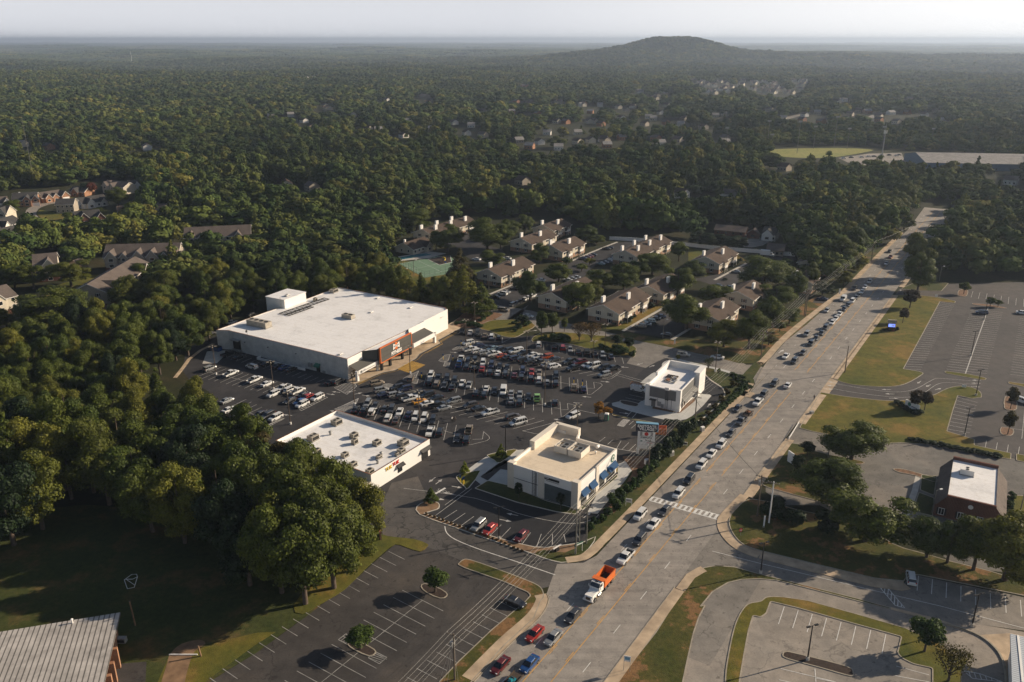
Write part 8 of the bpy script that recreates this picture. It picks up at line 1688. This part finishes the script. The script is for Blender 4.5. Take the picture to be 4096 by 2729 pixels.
def blocked(x, y):
    for c,bb in zip(clear,cl_bb):
        if bb[0] <= x <= bb[1] and bb[2] <= y <= bb[3] and inpoly(x,y,c): return True
    s,o = (Vector((x,y,0))-RD0).dot(RD), (Vector((x,y,0))-RD0).dot(RN)
    if -9 < o < 16 and s < 455: return True
    return False
hx = np.array([(a,b_,r_) for a,b_,r_ in HCLR])
def near_house(x, y):
    d = hx[:,:2]-np.array([x,y]); rr = math.hypot(x,y); ux, uy = x/rr, y/rr
    along = d[:,0]*ux+d[:,1]*uy; across = np.abs(d[:,0]*uy-d[:,1]*ux); reach = np.minimum(230,(12.0)/(106/np.hypot(hx[:,0],hx[:,1])))
    return bool(np.any((across < hx[:,2]*.85+7) & (along > -hx[:,2]*.6) & (along < reach)))
pts = []
y = 118.0
while y < 5000:
    sp = 9.4 if y < 700 else 10.6 if y < 1400 else 12.5 if y < 2400 else 14 if y < 3400 else 18
    hw = .70*y+60; x = -hw
    while x < hw:
        px, py = x+random.uniform(-.42,.42)*sp, y+random.uniform(-.42,.42)*sp; x += sp
        if random.random() < (.04 if y < 420 else .05+.22*(math.sin(px*.021+py*.004)*math.sin(py*.017-px*.006) > .62)) or any((px-a_)**2+(py-b_)**2 < 64 for a_,b_ in NEAR) or blocked(px,py) or (py > 380 and near_house(px,py)): continue
        pts.append((px,py))
    y += sp
pts.sort(key=lambda q: math.hypot(*q))
NI = 258-len(HT); woods = []; rest = []
for q in pts:
    u,v = scr(Vector((q[0],q[1],9)))
    if len(woods) < NI and -60 < u < PW+60 and v < PH+200: woods.append((q,u,v))
    else: rest.append(q)
def zone(u, v):
    if v > 1300 and u < 700 : return 'tree in the wood above the dark lawn','leftmost near wood'
    if v > 1550 and u < 1520: return 'tree in the big near clump','big near clump'
    if v > 1180 and u < 1100: return 'tree in the wood left of the gym','wood left of the gym'
    if u < 1800: return 'tree in the wood behind the gym','wood behind the gym'
    if u < 3300: return 'tree in the wood by the apartments','wood by the apartments'
    return 'tree in the wood beyond the striped lot','dark wood on the right'
def zone_key(u,v): return zone(u,v)[1]
ZB = {}
for (q,u,v) in woods:
    k_ = zone_key(u,v); z_ = ZB.setdefault(k_,[u,u,v,v]); z_[0] = min(z_[0],u); z_[1] = max(z_[1],u); z_[2] = min(z_[2],v); z_[3] = max(z_[3],v)
for (q,u,v) in woods:
    l_, g_ = zone(u,v); h = random.uniform(12.5,18); r = random.uniform(4.6,6.6)
    if v > 1700: h = random.uniform(17,24); r = random.uniform(5.8,8.2)
    elif v > 1250: h *= 1.12
    k_ = 'oak'; rnd = random.random()
    m_ = None
    if rnd < .09: m_ = 'leaf_yel2'
    elif rnd < .17: m_ = 'leaf_dk'
    elif rnd < .20: m_ = 'leaf_mixr'
    if random.random() < .06: k_ = 'cone'
    ad = {None:'green','leaf_yel2':'bright olive','leaf_dk':'dark green','leaf_mixr':'rust tinged'}[m_]
    zb_ = ZB[zone_key(u,v)]; fx_ = (u-zb_[0])/max(1,zb_[1]-zb_[0]); fy_ = (v-zb_[2])/max(1,zb_[3]-zb_[2])
    wx_ = 'far left' if fx_ < .25 else 'left middle' if fx_ < .5 else 'right middle' if fx_ < .75 else 'far right'; wy_ = 'back' if fy_ < .33 else 'centre' if fy_ < .66 else 'front'
    h_ = h
    hz_ = 'tall wide' if h > 18 and r > 6.4 else 'tall' if h > 18 else 'wide' if r > 6.2 else 'low slim' if h < 15 and r < 5.4 else 'medium'
    ad = hz_+' '+ad
    l_ = '%s, %s %s' % (l_, wy_, wx_); g_ = '%s, %s %s' % (g_, wy_, wx_)
    tree(k_,V3(q[0],q[1],0),r*(.75 if k_=='cone' else 1),h*(1.1 if k_=='cone' else 1),'%s %s'%(ad,('conifer ' if k_=='cone' else '')+l_), '%s %ss, %s'%(ad,'conifer' if k_=='cone' else 'tree',g_), m_)
LOD1 = [leafmesh('woods_crown_%d'%s,M['leaf_far'],60+s,5.6,12,n_,1500,1.2,1.2,'oak',True,.2,1.45) for s,n_ in ((0,12),(1,9),(2,14),(3,10))]+[leafmesh('woods_conifer',M['leaf_far'],70,3.4,14,40,1100,1.0,1.0,'cone')]
LOD2 = [leafmesh('far_woods_crown_%d'%s,M['leaf_far'],80+s,5.8,12,n_,300,2.6,1.0,'oak',True,.1,1.75) for s,n_ in ((0,7),(1,5),(2,8))]
def scatter(name, label, P_, scl, kinds, meshes):
    me = bpy.data.meshes.new(name); me.from_pydata(P_,[],[]); n_ = len(P_)
    a = me.attributes.new('scl','FLOAT_VECTOR','POINT'); a.data.foreach_set('vector', np.array(scl,dtype=np.float32).ravel())
    a = me.attributes.new('rot','FLOAT_VECTOR','POINT'); a.data.foreach_set('vector', np.array([(0,0,random.uniform(0,6.28)) for _ in P_],dtype=np.float32).ravel())
    a = me.attributes.new('sort','INT','POINT'); a.data.foreach_set('value', np.array(kinds,dtype=np.int32))
    o = bpy.data.objects.new(name,me); COL.objects.link(o); tag(o,label,'woods',None,'stuff'); 
    ng = bpy.data.node_groups.new(name,'GeometryNodeTree'); ng.interface.new_socket('Geometry',in_out='INPUT',socket_type='NodeSocketGeometry'); ng.interface.new_socket('Geometry',in_out='OUTPUT',socket_type='NodeSocketGeometry')
    N_ = ng.nodes; L_ = ng.links; gi = N_.new('NodeGroupInput'); go = N_.new('NodeGroupOutput'); J = N_.new('GeometryNodeJoinGeometry'); iop = N_.new('GeometryNodeInstanceOnPoints')
    for m_ in meshes:
        lo = bpy.data.objects.new(m_.name,m_); oi = N_.new('GeometryNodeObjectInfo'); oi.inputs['Object'].default_value = lo; oi.inputs['As Instance'].default_value = True; L_.new(oi.outputs['Geometry'],J.inputs[0])
    L_.new(gi.outputs[0],iop.inputs['Points']); L_.new(J.outputs[0],iop.inputs['Instance']); iop.inputs['Pick Instance'].default_value = True
    for nm,ty,so_ in (('scl','FLOAT_VECTOR','Scale'),('rot','FLOAT_VECTOR','Rotation'),('sort','INT','Instance Index')):
        na_ = N_.new('GeometryNodeInputNamedAttribute'); na_.data_type = ty; na_.inputs['Name'].default_value = nm
        out = [s_ for s_ in na_.outputs if s_.enabled and s_.name=='Attribute'][0]
        if nm == 'rot':
            er = N_.new('FunctionNodeEulerToRotation'); L_.new(out,er.inputs[0]); out = er.outputs[0]
        L_.new(out,iop.inputs[so_])
    L_.new(iop.outputs[0],go.inputs[0]); md = o.modifiers.new('scatter','NODES'); md.node_group = ng
A1, A2 = [], []
for q in rest: (A1 if math.hypot(*q) < 1150 else A2).append(q)
def mk(lst, nk, cone=None, zs=1.0):
    PP_, sc, kd = [], [], []
    for x,y in lst:
        h = random.triangular(.6,1.5,.95); r = random.triangular(.8,1.9,1.15); kk = random.randrange(nk)
        n_ = math.sin(x*.013+y*.007)*math.sin(y*.011-x*.005); h *= 1+.22*n_; r *= 1+.1*n_
        if cone is not None and random.random() < .07: kk = cone
        PP_.append((x,y,TZ(x,y))); sc.append((r,r,h*zs)); kd.append(kk)
    return PP_, sc, kd
a_ = mk(A1,4,4); scatter('woods','broadleaf wood stretching away beyond the apartments and townhouses',*a_,LOD1)
a_ = mk(A2,3); a_ = (a_[0],[(s[0]*(1.15 if p[1]<3400 else 1.6),s[1]*(1.15 if p[1]<3400 else 1.6),s[2]*(1 if p[1]<3400 else 1.15)) for s,p in zip(a_[1],a_[0])],a_[2]); scatter('woods','distant unbroken woods up to the haze',*a_,LOD2)
# beyond: clumped canopy in big pieces
def patchmesh(seed, size, nb, rb, hb):
    g_ = np.random.default_rng(seed); b = MB(); t_ = (1+5**.5)/2
    ico = np.array([(-1,t_,0),(1,t_,0),(-1,-t_,0),(1,-t_,0),(0,-1,t_),(0,1,t_),(0,-1,-t_),(0,1,-t_),(t_,0,-1),(t_,0,1),(-t_,0,-1),(-t_,0,1)]); ico = ico/np.linalg.norm(ico[0])
    F_ = [(0,11,5),(0,5,1),(0,1,7),(0,7,10),(0,10,11),(1,5,9),(5,11,4),(11,10,2),(10,7,6),(7,1,8),(3,9,4),(3,4,2),(3,2,6),(3,6,8),(3,8,9),(4,9,5),(2,4,11),(6,2,10),(8,6,7),(9,8,1)]
    for i in range(nb):
        c = np.array([g_.uniform(-.5,.5)*size,g_.uniform(-.5,.5)*size,g_.uniform(.35,.8)*hb]); r = g_.uniform(.7,1.3)*rb
        v = ico*np.array([r,r,r*.8])*(1+.22*g_.normal(size=(12,1)))+c; b.add([tuple(p) for p in v],F_,0)
    return b.mesh('canopy_piece',M['leaf_far'])
PM = [patchmesh(s,110,210,6.2,12) for s in (1,2,3)]
Pp, sc, kd = [], [], []
y = 4980.0
while y < 24000:
    f = 1 if y < 6500 else 2 if y < 11000 else 4; sp = 95*f; hw = .70*y+200; x = -hw
    while x < hw:
        px, py = x+random.uniform(-.15,.15)*sp, y+random.uniform(-.15,.15)*sp; x += sp
        Pp.append((px,py,TZ(px,py)-2)); sc.append((f,f,1+.25*(f-1))); kd.append(random.randrange(3))
    y += sp
scatter('woods','hazy woods on the flat land up to the horizon',Pp,sc,kd,PM)
# ------------------------------------------------------------------ haze
hb = MB(); hb.box(-27000,-600,-30,27000,27000,150)
hm, ht, hbs = newmat('haze_air'); ht.nodes.remove(hbs); pv = ht.nodes.new('ShaderNodeVolumePrincipled'); pv.inputs['Color'].default_value = (.56,.67,.84,1); pv.inputs['Density'].default_value = HAZE; pv.inputs['Anisotropy'].default_value = .35
ht.links.new(pv.outputs[0], ht.nodes['Material Output'].inputs['Volume'])
hz = hb.build('haze',hm); tag(hz,'thin blue grey haze over the whole landscape','haze',None,'stuff')
print('trees',NTREE[0],'woods',len(woods),len(A1),len(A2),len(Pp))
